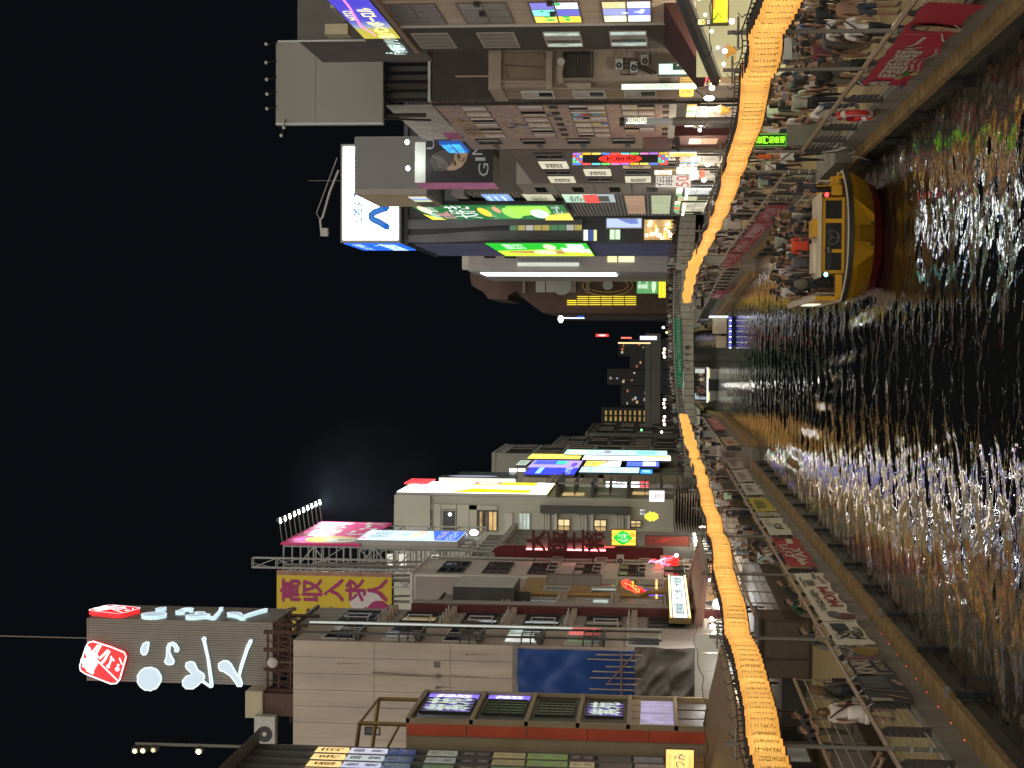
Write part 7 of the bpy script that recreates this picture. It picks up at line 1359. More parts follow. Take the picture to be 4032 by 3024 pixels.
banner("figure_banner", "dark grey banner with pale figures at the near end of the left banner row", BL, yl_(2772), yl_(2662), .03, .97, (.055, .055, .06), [('r', .55, .3, .95, .9, (.11, .115, .12)), ('s', [(.2, .1), (.3, .5), (.25, .85)], .14, (.40, .28, .15)), ('s', [(.42, .1), (.46, .6), (.5, .9)], .12, (.36, .25, .17)), ('r', .02, .45, .16, .95, (.42, .38, .28)), ('s', [(.6, .06), (.8, .14)], .1, (.42, .3, .24))], .05, 31)
banner("black_banner", "black banner with cream slanted capitals reading KINKI on the left railing", BL, yl_(2660), yl_(2602), .03, .95, (.03, .028, .027), [('t', "KINKI", .06, .45, .94, .92, (.52, .47, .36)), ('t', "AMO: MIU", .3, .12, .9, .34, (.40, .36, .28)), ('r', .0, .1, .06, .9, (.5, .45, .35))], .05, 32)
banner("painted_banner", "folded banner printed with ochre and grey figures on the left railing", BL, yl_(2600), yl_(2545), .02, .95, (.13, .11, .085), [('e', .5, .4, .3, .35, (.26, .17, .04)), ('e', .65, .14, .2, .12, (.42, .31, .13)), ('r', .0, .3, .18, .98, (.20, .09, .10)), ('s', [(.1, .9), (.5, .7), (.9, .9)], .12, (.28, .26, .24))], .07, 33)
banner("letter_banner", "cream banner with heavy black letters XPI and MSO on the left railing", BL, yl_(2543), yl_(2455), .04, .96, CRM, [('t', "XPI", .22, .44, .62, .78, INKC), ('t', "MSO", .22, .08, .58, .40, INKC), ('t', "YAO", .62, .08, .82, .28, (.08, .07, .06)), ('r', .66, .4, .92, .86, (.035, .04, .05)), ('t', "人と人", .2, .82, .4, .93, (.2, .17, .13))], .04, 34)
banner("wide_banner", "wide cream banner with big dull red letters MOOM and black script on the left railing", BL, yl_(2452), yl_(2262), .04, .96, CRM, [('t', "MOOM", .28, .1, .66, .5, (.30, .045, .035)), ('t', "いちばんの町へ", .2, .62, .62, .86, (.10, .085, .07)), ('t', "道頓堀", .68, .5, .84, .8, (.12, .1, .08)), ('r', .66, .84, .9, .9, (.12, .1, .09)), ('e', .08, .3, .06, .3, (.16, .06, .05)), ('e', .12, .55, .05, .2, (.12, .12, .13)), ('r', .86, .3, .96, .42, (.14, .14, .14)), ('t', "祭2024", .72, .14, .9, .3, (.3, .08, .06))], .04, 35)
banner("red_white_banner", "red banner with big cream slanted capitals on the left railing past the pole", BL, yl_(2236), yl_(2118), .05, .96, (.36, .025, .028), [('t', "WALK", .08, .15, .6, .52, (.55, .48, .36)), ('t', "DAYS", .3, .58, .7, .9, (.55, .48, .36)), ('r', .72, .3, .86, .55, (.55, .5, .38)), ('r', .86, .1, .99, .95, (.20, .02, .02)), ('s', [(.0, .5), (.2, .4), (.3, .7)], .14, (.52, .45, .34))], .05, 36)
banner("cream_banner", "cream banner lettered KO with black script between red and yellow banners", BL, yl_(2112), yl_(2042), .05, .95, (.58, .55, .41), [('t', "KO~", .3, .25, .7, .6, (.06, .06, .05)), ('t', "なにわ", .5, .65, .9, .9, (.3, .28, .2))], .06, 37)
banner("white_banner", "narrow off white banner next to the yellow one on the left railing", BL, yl_(2036), yl_(2022), .05, .95, (.45, .42, .32), [('e', .5, .5, .3, .2, (.35, .3, .2))], .04, 38)
banner("yellow_banner", "yellow banner with dark script on the left railing", BL, yl_(2018), yl_(1964), .05, .95, (.50, .42, .05), [('t', "夏祭り", .2, .35, .8, .85, (.14, .15, .05))], .06, 39)
for k, (a, b) in enumerate(((1952, 1905), (1902, 1856), (1850, 1812), (1808, 1776))):
    banner("grey_banner", ["greyish white banner just past the yellow one", "second greyish white banner past the yellow one, with faint lines", "third greyish banner past the yellow one, greyer", "last greyish banner before the landing step"][k], BL, yl_(a), yl_(b), .04, .93, [(.56, .52, .45), (.50, .46, .40), (.43, .40, .38), (.36, .33, .33)][k], [('t', "大阪市", .2, .4, .8, .8, (.25, .21, .18))], .06, 40 + k)
FB3 = Face('L', -6.38)
banner("pink_floral_banner", "pink and cream floral banner on the bending left quay before the bridge", FB3, 118, 137, .05, .93, (.46, .16, .15), [('e', .3, .5, .12, .3, (.6, .45, .38)), ('e', .6, .4, .1, .25, (.6, .42, .36)), ('e', .85, .6, .08, .2, (.55, .5, .4))], .05, 50)
banner("red_flower_banner", "cream banner with red flower on the far left quay", FB3, 98.5, 108, .05, .93, (.42, .36, .26), [('e', .4, .5, .14, .3, (.45, .05, .06)), ('e', .75, .6, .1, .2, (.45, .2, .15))], .05, 51)
FB4 = Face('R', 4.25)
banner("crimson_banner", "crimson banner with white script on the right quay curving to the bridge", FB4, -133, -114, .05, .95, (.42, .04, .08), [('t', "大阪夏祭", .1, .25, .6, .85, (.6, .45, .42)), ('e', .85, .5, .1, .35, (.5, .08, .12))], .06, 52)
for k, c in enumerate(((.55, .52, .62), (.12, .30, .42), (.50, .12, .16), (.10, .06, .07))):
    banner("small_banner", ["white banner on the last rail stretch before the bridge", "blue banner on the last rail stretch before the bridge", "red and white banner at the rail's very end under the bridge", "dark red banner on the last rail stretch before the bridge"][k], Face('R', 2.95), -(158 + k * 3.2) - 3, -(158 + k * 3.2), .08, .92, c, [('e', .5, .5, .3, .25, (.6, .6, .62))], .05, 60 + k)
# ------------------------------------------------------------------ rescue ring box, notice board, hose reel, lit kanji post on the right quay
rk = thing("rescue_ring", "red rescue ring hung on the right quay railing past the red banner", "life ring", (5.8, 39, .4)); n = 20; mb = MB(); P_r = [(5.80, 39.2 + .42 * math.cos(6.2832 * k / n), .50 + .42 * math.sin(6.2832 * k / n)) for k in range(n + 1)]; part(rk, "ring", MB().tube(P_r, .085, 8), mat("ring_red", (.50, .03, .03), .45, .1, 3), smooth=True)
for k in (2, 7, 12, 17): part(rk, "white_band", MB().tube(P_r[k:k + 2], .09, 8), mat("ring_white", (.6, .57, .52), .5, .1))
part(rk, "rope", MB().tube([(5.74, 39.2 + .5 * math.cos(6.2832 * k / n), .5 + .5 * math.sin(6.2832 * k / n)) for k in range(n + 1)], .012, 4), FRAMEW)
FGN = Face('F', 46.5); R = FGN.rect('V', 245, 572, 795, 680); gp = thing("lit_kanji_post", "dark post carrying a bright green lit vertical kanji sign on the right quay", "sign", FGN.w(6.2, 0, 0))
part(gp, "cabinet", MB().fbox(FGN, R[0] - .1, R[1] + .1, R[2] - .05, R[3] + .12, -.3, 0), mat("post_green_black", (.03, .05, .025), .4, .1)); part(gp, "post", MB().fbox(FGN, R[0] - .05, R[1] + .35, .0, R[2] - .06, -.35, .02), mat("post_grey_r", (.13, .13, .10), .5, .2, 2)); part(gp, "green_frame", MB().frame(FGN, R[0] - .08, R[1] + .08, R[2] - .03, R[3] + .08, .02, 0, .03), gc((.10, .45, .02), .8))
mb = MB()
for k, ch in enumerate("金龍門船乗場"): h = (R[3] - R[2]) / 6; put_text(mb, FGN, ch, R[0], R[1], R[3] - (k + 1) * h + .01, R[3] - k * h - .01, .02, .03)
part(gp, "lettering", mb, gc((.30, 1, .02), 1.6)); part(gp, "emblem", MB().fbox(FGN, R[0] + .1, R[0] + .3, R[2] + 1.0, R[2] + 1.3, .021, .024), gc((.02, .4, .02), .6)) if False else None
bd_ = thing("notice_board", "grey notice board standing on the quay among the near right crowd", "notice board", (8.6, 45, 0)); FNB = Face('F', 45.0); R = FNB.rect('Y', 220, 600, 575, 930); part(bd_, "panel", MB().fbox(FNB, R[0], R[1], R[2], R[3], 0, .08), mat("board_grey_r", (.15, .15, .13), .6, .1)); part(bd_, "header", MB().fbox(FNB, R[0], R[1], R[3] - .45, R[3], .08, .11), mat("header_grey", (.26, .27, .25), .5, .1))
for u in (R[0] + .1, R[1] - .1): part(bd_, "leg", MB().tube([FNB.w(u, 0, .04), FNB.w(u, R[2], .04)], .04, 6), POLE)
hs = thing("hose", "pale coiled hose hanging over the right quay wall by the landing", "hose", (5.7, 46, 0)); part(hs, "hose", MB().tube([(5.85, 46.8, .5), (5.75, 45.6, .2), (5.72, 44.8, .1), (5.66, 44.6, -.15), (5.7, 45.4, -.3), (5.66, 46.4, -.1), (5.6, 46, -.5), (5.5, 46.4, -.95)], .03, 6), mat("hose_pale", (.42, .40, .36), .5, .1), smooth=True)
ob_ = thing("orange_flag", "orange vertical cloth flag on a pole beside the landing", "flag", (6.3, 52, 0)); FOF = Face('F', 52.0); R = FOF.rect('V', 350, 862, 1000, 935); cloth(ob_, "cloth", FOF, R, mat("flag_orange", (.55, .10, .02), .7, .1), 8, 16, .05, 3, .05); part(ob_, "pole", MB().tube([FOF.w(R[0] - .05, 0, .05), FOF.w(R[0] - .05, R[3] + .1, .05)], .025, 5), POLE)
ld = ground("landing_step", MB().box(5.62, 12, 47.55, 53.4, -2.3, .03), CONC)
# shop fronts under the left fronts: warm strips and lamps
for k, (y, c, lb) in enumerate(((66, (.9, .75, .45), "warm lit shop front behind the left terrace under the pink canopy"), (79, (.8, .85, .85), "cool white lit shop front on the left terrace past the hoarding"), (104, (.9, .5, .3), "reddish lit food shop front on the left terrace"), (116, (.8, .8, .65), "pale lit food stall front farther along the left terrace"))):
    F = Face('L', -14.95); t = thing("lit_shop", lb, "shop", F.w(y, .85, 0)); part(t, "room", MB().fbox(F, y - 4, y + 4, .9, 2.45, 0, .05), glow("shop_room_%d" % k, c, .85, .7, .8)); part(t, "frame", MB().frame(F, y - 4, y + 4, .87, 2.55, .1, .05, .15), FRAME)
    for q in range(5): part(t, "mullion", MB().fbox(F, y - 3 + q * 1.5, y - 2.92 + q * 1.5, .97, 2.45, .05, .12), FRAME)
    for q in range(4): part(t, "lamp", MB().ball(F.w(y - 3 + q * 2, 2.35, .5), .12, .12, .12, 7, 5), gc((1, .88, .65), 7))
rlx = thing("red_round_lantern", "red round lantern glowing under the pink canopy beside the lantern string", "lantern", (-12, 88, 2.2)); u, z = Face('F', 86).uz('C', 355, 330); part(rlx, "paper", MB().lathe((u, 86, z - .3), [(.12, 0), (.3, .12), (.36, .3), (.3, .48), (.12, .6)], 12), gc((1, .06, .03), .9)); part(rlx, "cap", MB().lathe((u, 86, z + .3), [(.13, 0), (.13, .08)], 8), STEEL)
wlx = thing("white_shop_lamp", "round white shop lamp glaring beside the red round lantern", "lamp", (-12, 85, 2.4)); u, z = Face('F', 85).uz('C', 352, 275); part(wlx, "globe", MB().ball((u, 85, z), .3, .3, .3, 10, 7), gc((1, 1, 1), 7)); part(wlx, "flex", MB().tube([(u, 85, z + .3), (u, 85, z + .7)], .02, 4), STEEL)
gs = thing("glazed_shop", "dark glazed shop with steel frame behind the leaning couple's terrace", "shop", (-13, 45, .45)); FGF = Face('L', -12.6)
part(gs, "back_wall", MB().box(-15, -12.7, 14, 52, .46, 2.7), mat("terrace_wall", (.05, .045, .04), .7, .3, 1))
for k in range(9): y = 30 + k * 2.4; part(gs, "pane", MB().fbox(FGF, y + .06, y + 2.3, .6, 2.5, -.05, 0), [GLASSD, glow("greyish_room", (.20, .20, .17), .5, .8, .7), GLASSD][k % 3]); part(gs, "mullion", MB().fbox(FGF, y - .05, y + .06, .46, 2.65, -.05, .08), STEEL)

for x, y, z, e, c in ((-12.6, 64, 2.2, 160, (1, .82, .55)), (-12.4, 74, 2.3, 260, (.95, .97, 1)), (-12.4, 84, 2.3, 260, (1, .9, .75)), (-12.4, 92, 2.3, 220, (1, .8, .55)), (-12.4, 104, 2.3, 220, (1, .7, .5)), (-12.4, 117, 2.3, 220, (1, .9, .75)), (-12.0, 133, 2.3, 220, (1, .9, .75)), (-12.6, 40, 2.4, 120, (1, .75, .45)),
                      (11.6, 52, 2.9, 320, (1, .88, .55)), (12.2, 66, 2.7, 200, (1, .85, .6)), (12.6, 76, 2.7, 240, (.95, .95, .9)), (12.4, 88, 2.5, 160, (1, .85, .65)), (12.3, 99, 2.6, 300, (1, .86, .65)), (12.3, 110, 2.6, 260, (1, .8, .6)), (12.4, 124, 2.6, 260, (1, .9, .7)), (12.4, 140, 2.6, 260, (1, .9, .75)), (11, 44, 3.0, 160, (1, .85, .6))):
    l = bpy.data.lights.new("shop_light", 'POINT'); l.energy = e * 2.2; l.color = c; l.shadow_soft_size = .25; o = bpy.data.objects.new("shop_light", l); COL.objects.link(o); o.location = (x, y, z)  # unseen point lamps added to strengthen the glow at street level
# ================================================================== boats
YB = mat("boat_yellow", (0.50, 0.265, 0.010), 0.35, 0.18, 1.2); BR_ = mat("boat_red", (0.16, 0.015, 0.02), 0.4, 0.3, 1.5); BK = mat("boat_rub_black", (.02, .02, .02), .5, .1); WHP = mat("boat_pale", (.52, .45, .33), .5, .12, 2); DECK = mat("boat_deck", (.12, .09, .07), .7, .3, 2)
bt = thing("tour_boat", "yellow river tour boat with three windscreen panes and a crowd aboard, heading towards the camera", "boat", (3.2, 48, WZ))
BX0, BX1 = 1.36, 5.02; cx = (BX0 + BX1) / 2; hw = (BX1 - BX0) / 2
def hull_ring(z, inset, rake):
    P = []
    for k in range(13):
        a = -1 + 2 * k / 12; P.append((cx + a * (hw - inset), 43.3 + rake + 1.15 * abs(a) ** 2.6, z + .06 * abs(a) ** 3))
    P += [(BX1 - inset, 46, z), (BX1 - inset, 51, z - .02), (BX1 - inset - .15, 55, z - .02), (BX0 + inset + .15, 55, z - .02), (BX0 + inset, 51, z - .02), (BX0 + inset, 46, z)]
    return P
def loft(rings):
    n = len(rings[0]); return MB().add([p for r in rings for p in r], [(i * n + j, i * n + (j + 1) % n, (i + 1) * n + (j + 1) % n, (i + 1) * n + j) for i in range(len(rings) - 1) for j in range(n)])
part(bt, "hull", loft([hull_ring(-.66, .26, .62), hull_ring(-.45, .15, .40), hull_ring(-.2, .06, .15), hull_ring(.02, .0, 0)]), YB); part(bt, "red_bottom", loft([hull_ring(-1.25, .6, 1.5), hull_ring(-.9, .36, .85), hull_ring(-.66, .26, .62)]), BR_)
part(bt, "rub_rail", loft([hull_ring(.0, -.05, -.06), hull_ring(.115, -.05, -.06), hull_ring(.115, .05, .05), hull_ring(.0, .05, .05), hull_ring(.0, -.05, -.06)]), BK); part(bt, "white_line", loft([hull_ring(.12, -.03, -.04), hull_ring(.15, -.03, -.04), hull_ring(.15, .03, .03)]), WHP)
mb = MB(); r = hull_ring(-.02, .06, .06); mb.add(r, [list(range(len(r)))]); part(bt, "deck", mb, DECK)
for s in (-1, 1): part(bt, "bow_crease", MB().add([(cx + s * .2, 43.28, .0), (cx + s * 1.0, 43.42, -.02), (cx + s * .55, 43.68, -.62), (cx + s * .25, 43.68, -.62)], [(0, 1, 2, 3) if s < 0 else (3, 2, 1, 0)]), YB)
for s in (-.3, .3): part(bt, "eye_bolt", MB().ball((cx + s, 43.62, -.55), .045, .05, .045, 6, 4), BK)
FW_ = Face('F', 45.4); wx0, wx1 = 2.16, 4.36; GB = mat("boat_glass", (.05, .05, .05), .05, 0); GB.node_tree.nodes["Principled BSDF"].inputs["Alpha"].default_value = .55
part(bt, "cabin_side", MB().box(wx0, wx0 + .08, 45.45, 47.2, .0, .66), YB); part(bt, "cabin_side", MB().box(wx1 - .08, wx1, 45.45, 47.2, .0, .66), YB); part(bt, "cabin_back", MB().box(wx0 + .08, wx1 - .08, 47.1, 47.2, -.02, .5), DECK)
ws = part(bt, "windscreen", MB().fbox(FW_, wx0, wx1, .0, .08, 0, .09).fbox(FW_, wx0, wx1, .55, .66, 0, .09), YB)
for a, b in ((wx0, wx0 + .09), (2.76, 2.86), (3.62, 3.74), (wx1 - .09, wx1)): part(bt, "window_post", MB().fbox(FW_, a, b, .08, .55, 0, .085), YB)
for a, b in ((wx0 + .09, 2.76), (2.86, 3.62), (3.74, wx1 - .09)): part(ws, "pane", MB().fquad(FW_, a, b, .08, .55, .03), GB); part(ws, "gasket", MB().frame(FW_, a, b, .08, .55, .02, .03, .06), BK)
part(bt, "cabin_roof", MB().box(wx0 - .12, wx1 + .12, 45.25, 47.3, .665, .74), WHP); part(bt, "roof_box", MB().box(3.25, 3.75, 45.6, 46.6, .742, .9), YB); part(bt, "roof_board", MB().box(2.2, 3.1, 46.0, 47.0, .742, .83), WHP)
mb = MB(); cz = .32; mb.tube([(3.22 + .2 * math.cos(6.2832 * k / 20), 45.62, cz + .2 * math.sin(6.2832 * k / 20)) for k in range(21)], .022, 6)
for k in range(3): a = 2.0944 * k + .5; mb.tube([(3.22, 45.62, cz), (3.22 + .2 * math.cos(a), 45.62, cz + .2 * math.sin(a))], .014, 5)
mb.ball((3.22, 45.62, cz), .04); part(bt, "steering_wheel", mb, mat("wheel_pale", (.55, .53, .48), .4, .1))
for x, c, e in ((4.42, (1, .03, .03), 5), (2.12, (.25, .95, .75), 4)): o = part(bt, "navigation_light", MB().box(x - .07, x + .07, 45.2, 45.34, .47, .6), BK); part(o, "lens", MB().ball((x, 45.19, .535), .07, .05, .06, 8, 5), gc(c, e))
mb = MB(); put_disc(mb, FW_, 2.83, .47, .105, .105, .12, 20); o = part(bt, "name_plate", mb, BK); mb = MB(); put_text(mb, FW_, "とんぼり", 2.74, 2.92, .44, .50, .125, .02); part(o, "lettering", mb, WHP)
for x in (1.5, 4.9):
    part(bt, "bow_bollard", MB().tube([(x, 44.9, .05), (x, 44.9, .32)], .05, 7), YB); part(bt, "bow_bollard_bar", MB().tube([(x - .14, 44.9, .25), (x + .14, 44.9, .25)], .035, 6), YB)
for x, y in ((4.55, 45.2), (4.85, 45.6)): part(bt, "bow_seat", MB().box(x - .14, x + .14, y, y + .25, .1, .38), YB)
part(bt, "seat_back", MB().box(4.5, 4.56, 45.9, 46.3, .05, .75), YB)
mb = MB()
for k in range(5): mb.tube([(1.6, 46 + k * 2.0, .02), (1.6, 46 + k * 2.0, .68)], .03, 5); mb.tube([(4.9, 46 + k * 2.0, .02), (4.9, 46 + k * 2.0, .68)], .03, 5)
for z in (.4, .68): mb.tube([(1.6, 45.8, z), (1.6, 54.4, z)], .028, 5); mb.tube([(4.9, 45.8, z), (4.9, 54.4, z)], .028, 5)
part(bt, "side_rail", mb, WHP)
for k, (a, b) in enumerate(((45.5, 48.3), (48.5, 51.3), (51.5, 54.2))): o = part(bt, "side_panel", MB().box(1.38, 1.5, a, b, .16, .80), YB); part(o, "trim", MB().box(1.36, 1.52, a, b, .80, .86), WHP)
part(bt, "side_light_panel", MB().box(1.35, 1.378, 48.9, 51.0, .28, .7), glow("boat_lit_panel", (.80, .78, .62), .9)); part(bt, "side_opening", MB().box(1.34, 1.377, 51.7, 54.0, .25, .7), DECK)
part(bt, "bulwark", MB().hexa([(1.42, 44.8, .12), (2.1, 44.8, .12), (2.1, 45.0, .12), (1.42, 45.0, .12), (1.42, 44.8, .3), (2.1, 44.8, .3), (2.1, 45.0, .3), (1.42, 45.0, .3)]), YB)
part(bt, "seat_row", MB().box(1.9, 4.7, 48.6, 49.0, .0, .42), DECK); part(bt, "seat_row", MB().box(1.9, 4.7, 51.2, 51.6, .0, .42), DECK)
mb = MB(); [mb.tube([(4.5 + a, 46.4 + b_, .05), (4.5 + a, 46.4 + b_, .7)], .03, 5) for a in (0, .3) for b_ in (0, .5)]; mb.tube([(4.5, 46.4, .7), (4.8, 46.9, .3)], .03, 5); part(bt, "folded_stand", mb, YB)
# small blue lit boat
b2 = thing("blue_lit_boat", "small open boat edged with blue lights, crossing before the bridge", "boat", (2.0, 126, WZ)); BH = mat("boat_navy", (.03, .04, .08), .4, .2, 2)
part(b2, "hull", MB().hexa([(.2, 126.3, -1.2), (2.5, 126.3, -1.2), (2.5, 131, -1.2), (.2, 131, -1.2), (-.1, 126, -.5), (2.5, 126, -.5), (2.6, 131.4, -.5), (-.1, 131.4, -.5)]), BH); part(b2, "rub_rail", MB().box(-.14, 2.55, 125.95, 126.05, -.5, -.4), mat("boat_grey", (.3, .3, .3), .5, .1))
for k in range(12): part(b2, "blue_lamp", MB().box(-.1 + k * .22, .02 + k * .22, 125.88, 125.95, -.66, -.5), gc((.10, .12, 1) if k % 2 else (.7, .75, 1), 1.6))
part(b2, "canopy_box", MB().box(1.1, 2.4, 126.6, 128.4, -.3, .78), WHP); part(b2, "canopy_box", MB().box(-.05, .9, 127, 129, -.3, .45), WHP); part(b2, "white_edge", MB().box(2.4, 2.55, 126, 128, -.4, 1.1), glow("boat_edge_glow", (.75, .85, 1), .9))
# white sightseeing boat under the bridge
b3 = thing("white_tour_boat", "white sightseeing boat with yellow lit hull stripes full of passengers, emerging under the bridge", "boat", (-4, 163, WZ)); 
part(b3, "hull", MB().hexa([(-5.5, 163.4, -1.2), (-2.5, 163.4, -1.2), (-2.5, 172, -1.2), (-5.5, 172, -1.2), (-5.8, 163, -.1), (-2.2, 163, -.1), (-2.2, 172, -.1), (-5.8, 172, -.1)]), mat("boat_white", (.45, .47, .48), .4, .1, 2))
for a, b in ((-5.7, -4.7), (-3.3, -2.3)): part(b3, "yellow_stripe", MB().hexa([(a + .2, 163.35, -.95), (b - .1, 163.35, -.95), (b - .1, 163.5, -.95), (a + .2, 163.5, -.95), (a, 162.95, .0), (b, 162.95, .0), (b, 163.2, .0), (a, 163.2, .0)]), gc((.85, .72, .25), .9))
part(b3, "gap_dark", MB().box(-4.6, -3.4, 162.97, 163.3, -.9, -.1), BK); part(b3, "white_rim", MB().box(-5.85, -2.15, 162.9, 163.1, -.1, .08), glow("rim_glow", (.8, .85, .8), .9)); part(b3, "frame_bar", MB().tube([(-5.8, 163.1, .1), (-5.8, 163.1, 2.2), (-5.5, 163.1, 2.5), (-2.6, 163.1, 2.5), (-2.2, 163.1, 2.2), (-2.2, 163.1, .1)], .06, 6), TUBE); part(b3, "lit_cabin", MB().box(-5.6, -5.0, 165.5, 167, .1, 1.2), glow("cabin_glow", (.35, .45, .5), .8, .5, 2)); part(b3, "lit_board", MB().box(-2.75, -2.3, 163.3, 163.4, .3, 1.3), glow("board_glow", (.6, .62, .58), .7, .3, 2))

l = bpy.data.lights.new("boat_lamp", 'POINT'); l.energy = 50; l.color = (1, .95, .85); l.shadow_soft_size = .2; o = bpy.data.objects.new("boat_lamp", l); COL.objects.link(o); o.location = (-4, 163.2, 2.2)  # unseen lamp added to brighten the passengers under the bridge
# ================================================================== people
def cloth_mat(name, seed_slot):
    m, nt, b = _new(name); oi = nt.nodes.new("ShaderNodeObjectInfo"); b.inputs["Roughness"].default_value = .85
    tc = nt.nodes.new("ShaderNodeTexCoord"); nz = nt.nodes.new("ShaderNodeTexNoise"); nz.inputs["Scale"].default_value = 9; mx = nt.nodes.new("ShaderNodeMixRGB"); mx.blend_type = 'MULTIPLY'; mx.inputs[0].default_value = .35
    nt.links.new(tc.outputs["Object"], nz.inputs["Vector"]); nt.links.new(nz.outputs["Fac"], mx.inputs[2])
    if seed_slot == 0: nt.links.new(oi.outputs["Color"], mx.inputs[1])
    else:
        rp = nt.nodes.new("ShaderNodeValToRGB"); rp.color_ramp.interpolation = 'CONSTANT'
        for _ in range(len(seed_slot) - 2): rp.color_ramp.elements.new(.5)
        for k, (e, c) in enumerate(zip(rp.color_ramp.elements, seed_slot)): e.position = k / len(seed_slot); e.color = (*c, 1)
        nt.links.new(oi.outputs["Random"], rp.inputs[0]); nt.links.new(rp.outputs[0], mx.inputs[1])
    nt.links.new(mx.outputs[0], b.inputs["Base Color"]); return m
SHIRT = cloth_mat("shirt_cloth", 0); PANTS = cloth_mat("trouser_cloth", [(.02, .022, .03), (.05, .06, .09), (.02, .02, .02), (.10, .085, .06), (.035, .04, .05), (.16, .14, .11)])
SKIN = cloth_mat("skin", [(.34, .20, .13), (.28, .165, .11), (.38, .24, .165)]); HAIR = cloth_mat("hair", [(.012, .01, .009), (.02, .014, .01), (.05, .03, .015), (.015, .012, .01), (.10, .06, .025)])
SHOE = mat("shoe", (.10, .095, .09), .6, .3, 9); EYE = mat("eye_dark", (.02, .015, .012), .4, 0); LIP = mat("lip", (.30, .12, .10), .5, 0)
def V3(*a): return Vector(a)
def fig(pose):
    """One continuous skinned body; pose gives joint positions. Faces -y, feet at z = 0."""
    J = dict(pel=V3(0, .01, .93), bel=V3(0, 0, 1.08), che=V3(0, .01, 1.27), nek=V3(0, .015, 1.45), hd0=V3(0, -.005, 1.53), hd1=V3(0, -.012, 1.60), hd2=V3(0, 0, 1.675))
    for s, n in ((-1, 'l'), (1, 'r')):
        J.update({'sh' + n: V3(.165 * s, .015, 1.385), 'el' + n: V3(.215 * s, .03, 1.12), 'wr' + n: V3(.215 * s, -.04, .88), 'ha' + n: V3(.21 * s, -.06, .81),
                  'hi' + n: V3(.085 * s, .01, .89), 'kn' + n: V3(.095 * s, -.02, .49), 'an' + n: V3(.10 * s, .03, .09), 'to' + n: V3(.115 * s, -.12, .035)})
    for k, v in pose.items():
        if k in J: J[k] = V3(*v)
    R = dict(pel=(.150, .105), bel=(.128, .095), che=(.150, .11), nek=(.052, .052), hd0=(.066, .075), hd1=(.082, .096), hd2=(.066, .076), sh=.066, el=.042, wr=.029, ha=.034, hi=.092, kn=.058, an=.036, to=.036)
    names = list(J); idx = {n: i for i, n in enumerate(names)}; V = [J[n] for n in names]; rad = [R.get(n, R.get(n[:2])) for n in names]; rad = [r if isinstance(r, tuple) else (r, r) for r in rad]
    E = [('pel', 'bel'), ('bel', 'che'), ('che', 'nek'), ('nek', 'hd0'), ('hd0', 'hd1'), ('hd1', 'hd2')]
    for n in 'lr': E += [('che', 'sh' + n), ('sh' + n, 'el' + n), ('el' + n, 'wr' + n), ('wr' + n, 'ha' + n), ('pel', 'hi' + n), ('hi' + n, 'kn' + n), ('kn' + n, 'an' + n), ('an' + n, 'to' + n)]
    Ei = [(idx[a], idx[b]) for a, b in E]
    for s, n in ((-1, 'l'), (1, 'r')):                       # four bent fingers and a thumb on each hand
        h, w = J['ha' + n], J['wr' + n]; d = (h - w).normalized(); side = d.cross(V3(s, 0, .01)).normalized(); out = side.cross(d)
        for q in range(4):
            b0 = len(V); base = h + d * .028 + side * (.026 * (q - 1.5)); L = (.030, .036, .033, .025)[q]
            V += [base, base + d * L - out * s * .006]; rad += [(.0105, .0105), (.0085, .0085)]; Ei += [(idx['ha' + n], b0), (b0, b0 + 1)]
        b0 = len(V); V += [h - side * .038 + d * .0, h - side * .056 + d * .035]; rad += [(.012, .012), (.010, .010)]; Ei += [(idx['ha' + n], b0), (b0, b0 + 1)]
    me = bpy.data.meshes.new("b"); me.from_pydata(V, Ei, []); o = bpy.data.objects.new("b", me); COL.objects.link(o)
    o.modifiers.new("s", 'SKIN'); ss = o.modifiers.new("u", 'SUBSURF'); ss.levels = 1; ss.render_levels = 1
    for i, sv in enumerate(me.skin_vertices[0].data): sv.radius = rad[i]; sv.use_root = (i == 0)
    dg = bpy.context.evaluated_depsgraph_get(); r = bpy.data.meshes.new_from_object(o.evaluated_get(dg), depsgraph=dg); bpy.data.objects.remove(o); bpy.data.meshes.remove(me)
    segs = [(a, b, V[idx[a]], V[idx[b]]) for a, b in E]; slv = pose.get('sleeve', .55); short = pose.get('short', False); dress = pose.get('dress', False)
    r.materials.clear()
    for m in (SKIN, SHIRT, PANTS, SHOE, EYE, LIP): r.materials.append(m)
    mi = []
    for p in r.polygons:
        c = p.center; best = None
        for a, b, pa, pb in segs:
            ab = pb - pa; t = max(0, min(1, (c - pa).dot(ab) / max(1e-6, ab.length_squared))); dd = (c - pa - ab * t).length
            if best is None or dd < best[0]: best = (dd, a, b, t)
        _, a, b, t = best; k = 0
        if a in ('pel', 'bel') and b in ('bel', 'che'): k = 1 if (a == 'bel' or t > .35) else 2
        elif a == 'che': k = 1 if b != 'nek' or t < .75 else 0
        elif a[:2] == 'sh': k = 1 if t < slv * 1.2 else 0
        elif a[:2] == 'el': k = 1 if slv > 1.2 and t < .9 else 0
        elif a == 'pel': k = 2
        elif a[:2] == 'hi': k = (1 if dress and t < .5 else 0 if dress else 2) if not short else (2 if t < .8 else 0)
        elif a[:2] == 'kn': k = 0 if (short or dress) else 2
        elif a[:2] == 'an': k = 3
        if dress and k == 2: k = 1
        mi.append(k)
    r.polygons.foreach_set("material_index", mi); r.polygons.foreach_set("use_smooth", [True] * len(mi))
    # face: brow ridge eyes, nose and mouth set on the head
    h = J['hd1']; f = (pose['look'] if 'look' in pose else V3(0, -1, 0)); f = V3(*f).normalized(); rt = f.cross(V3(0, 0, 1)).normalized(); up = rt.cross(f)
    mb = MB()
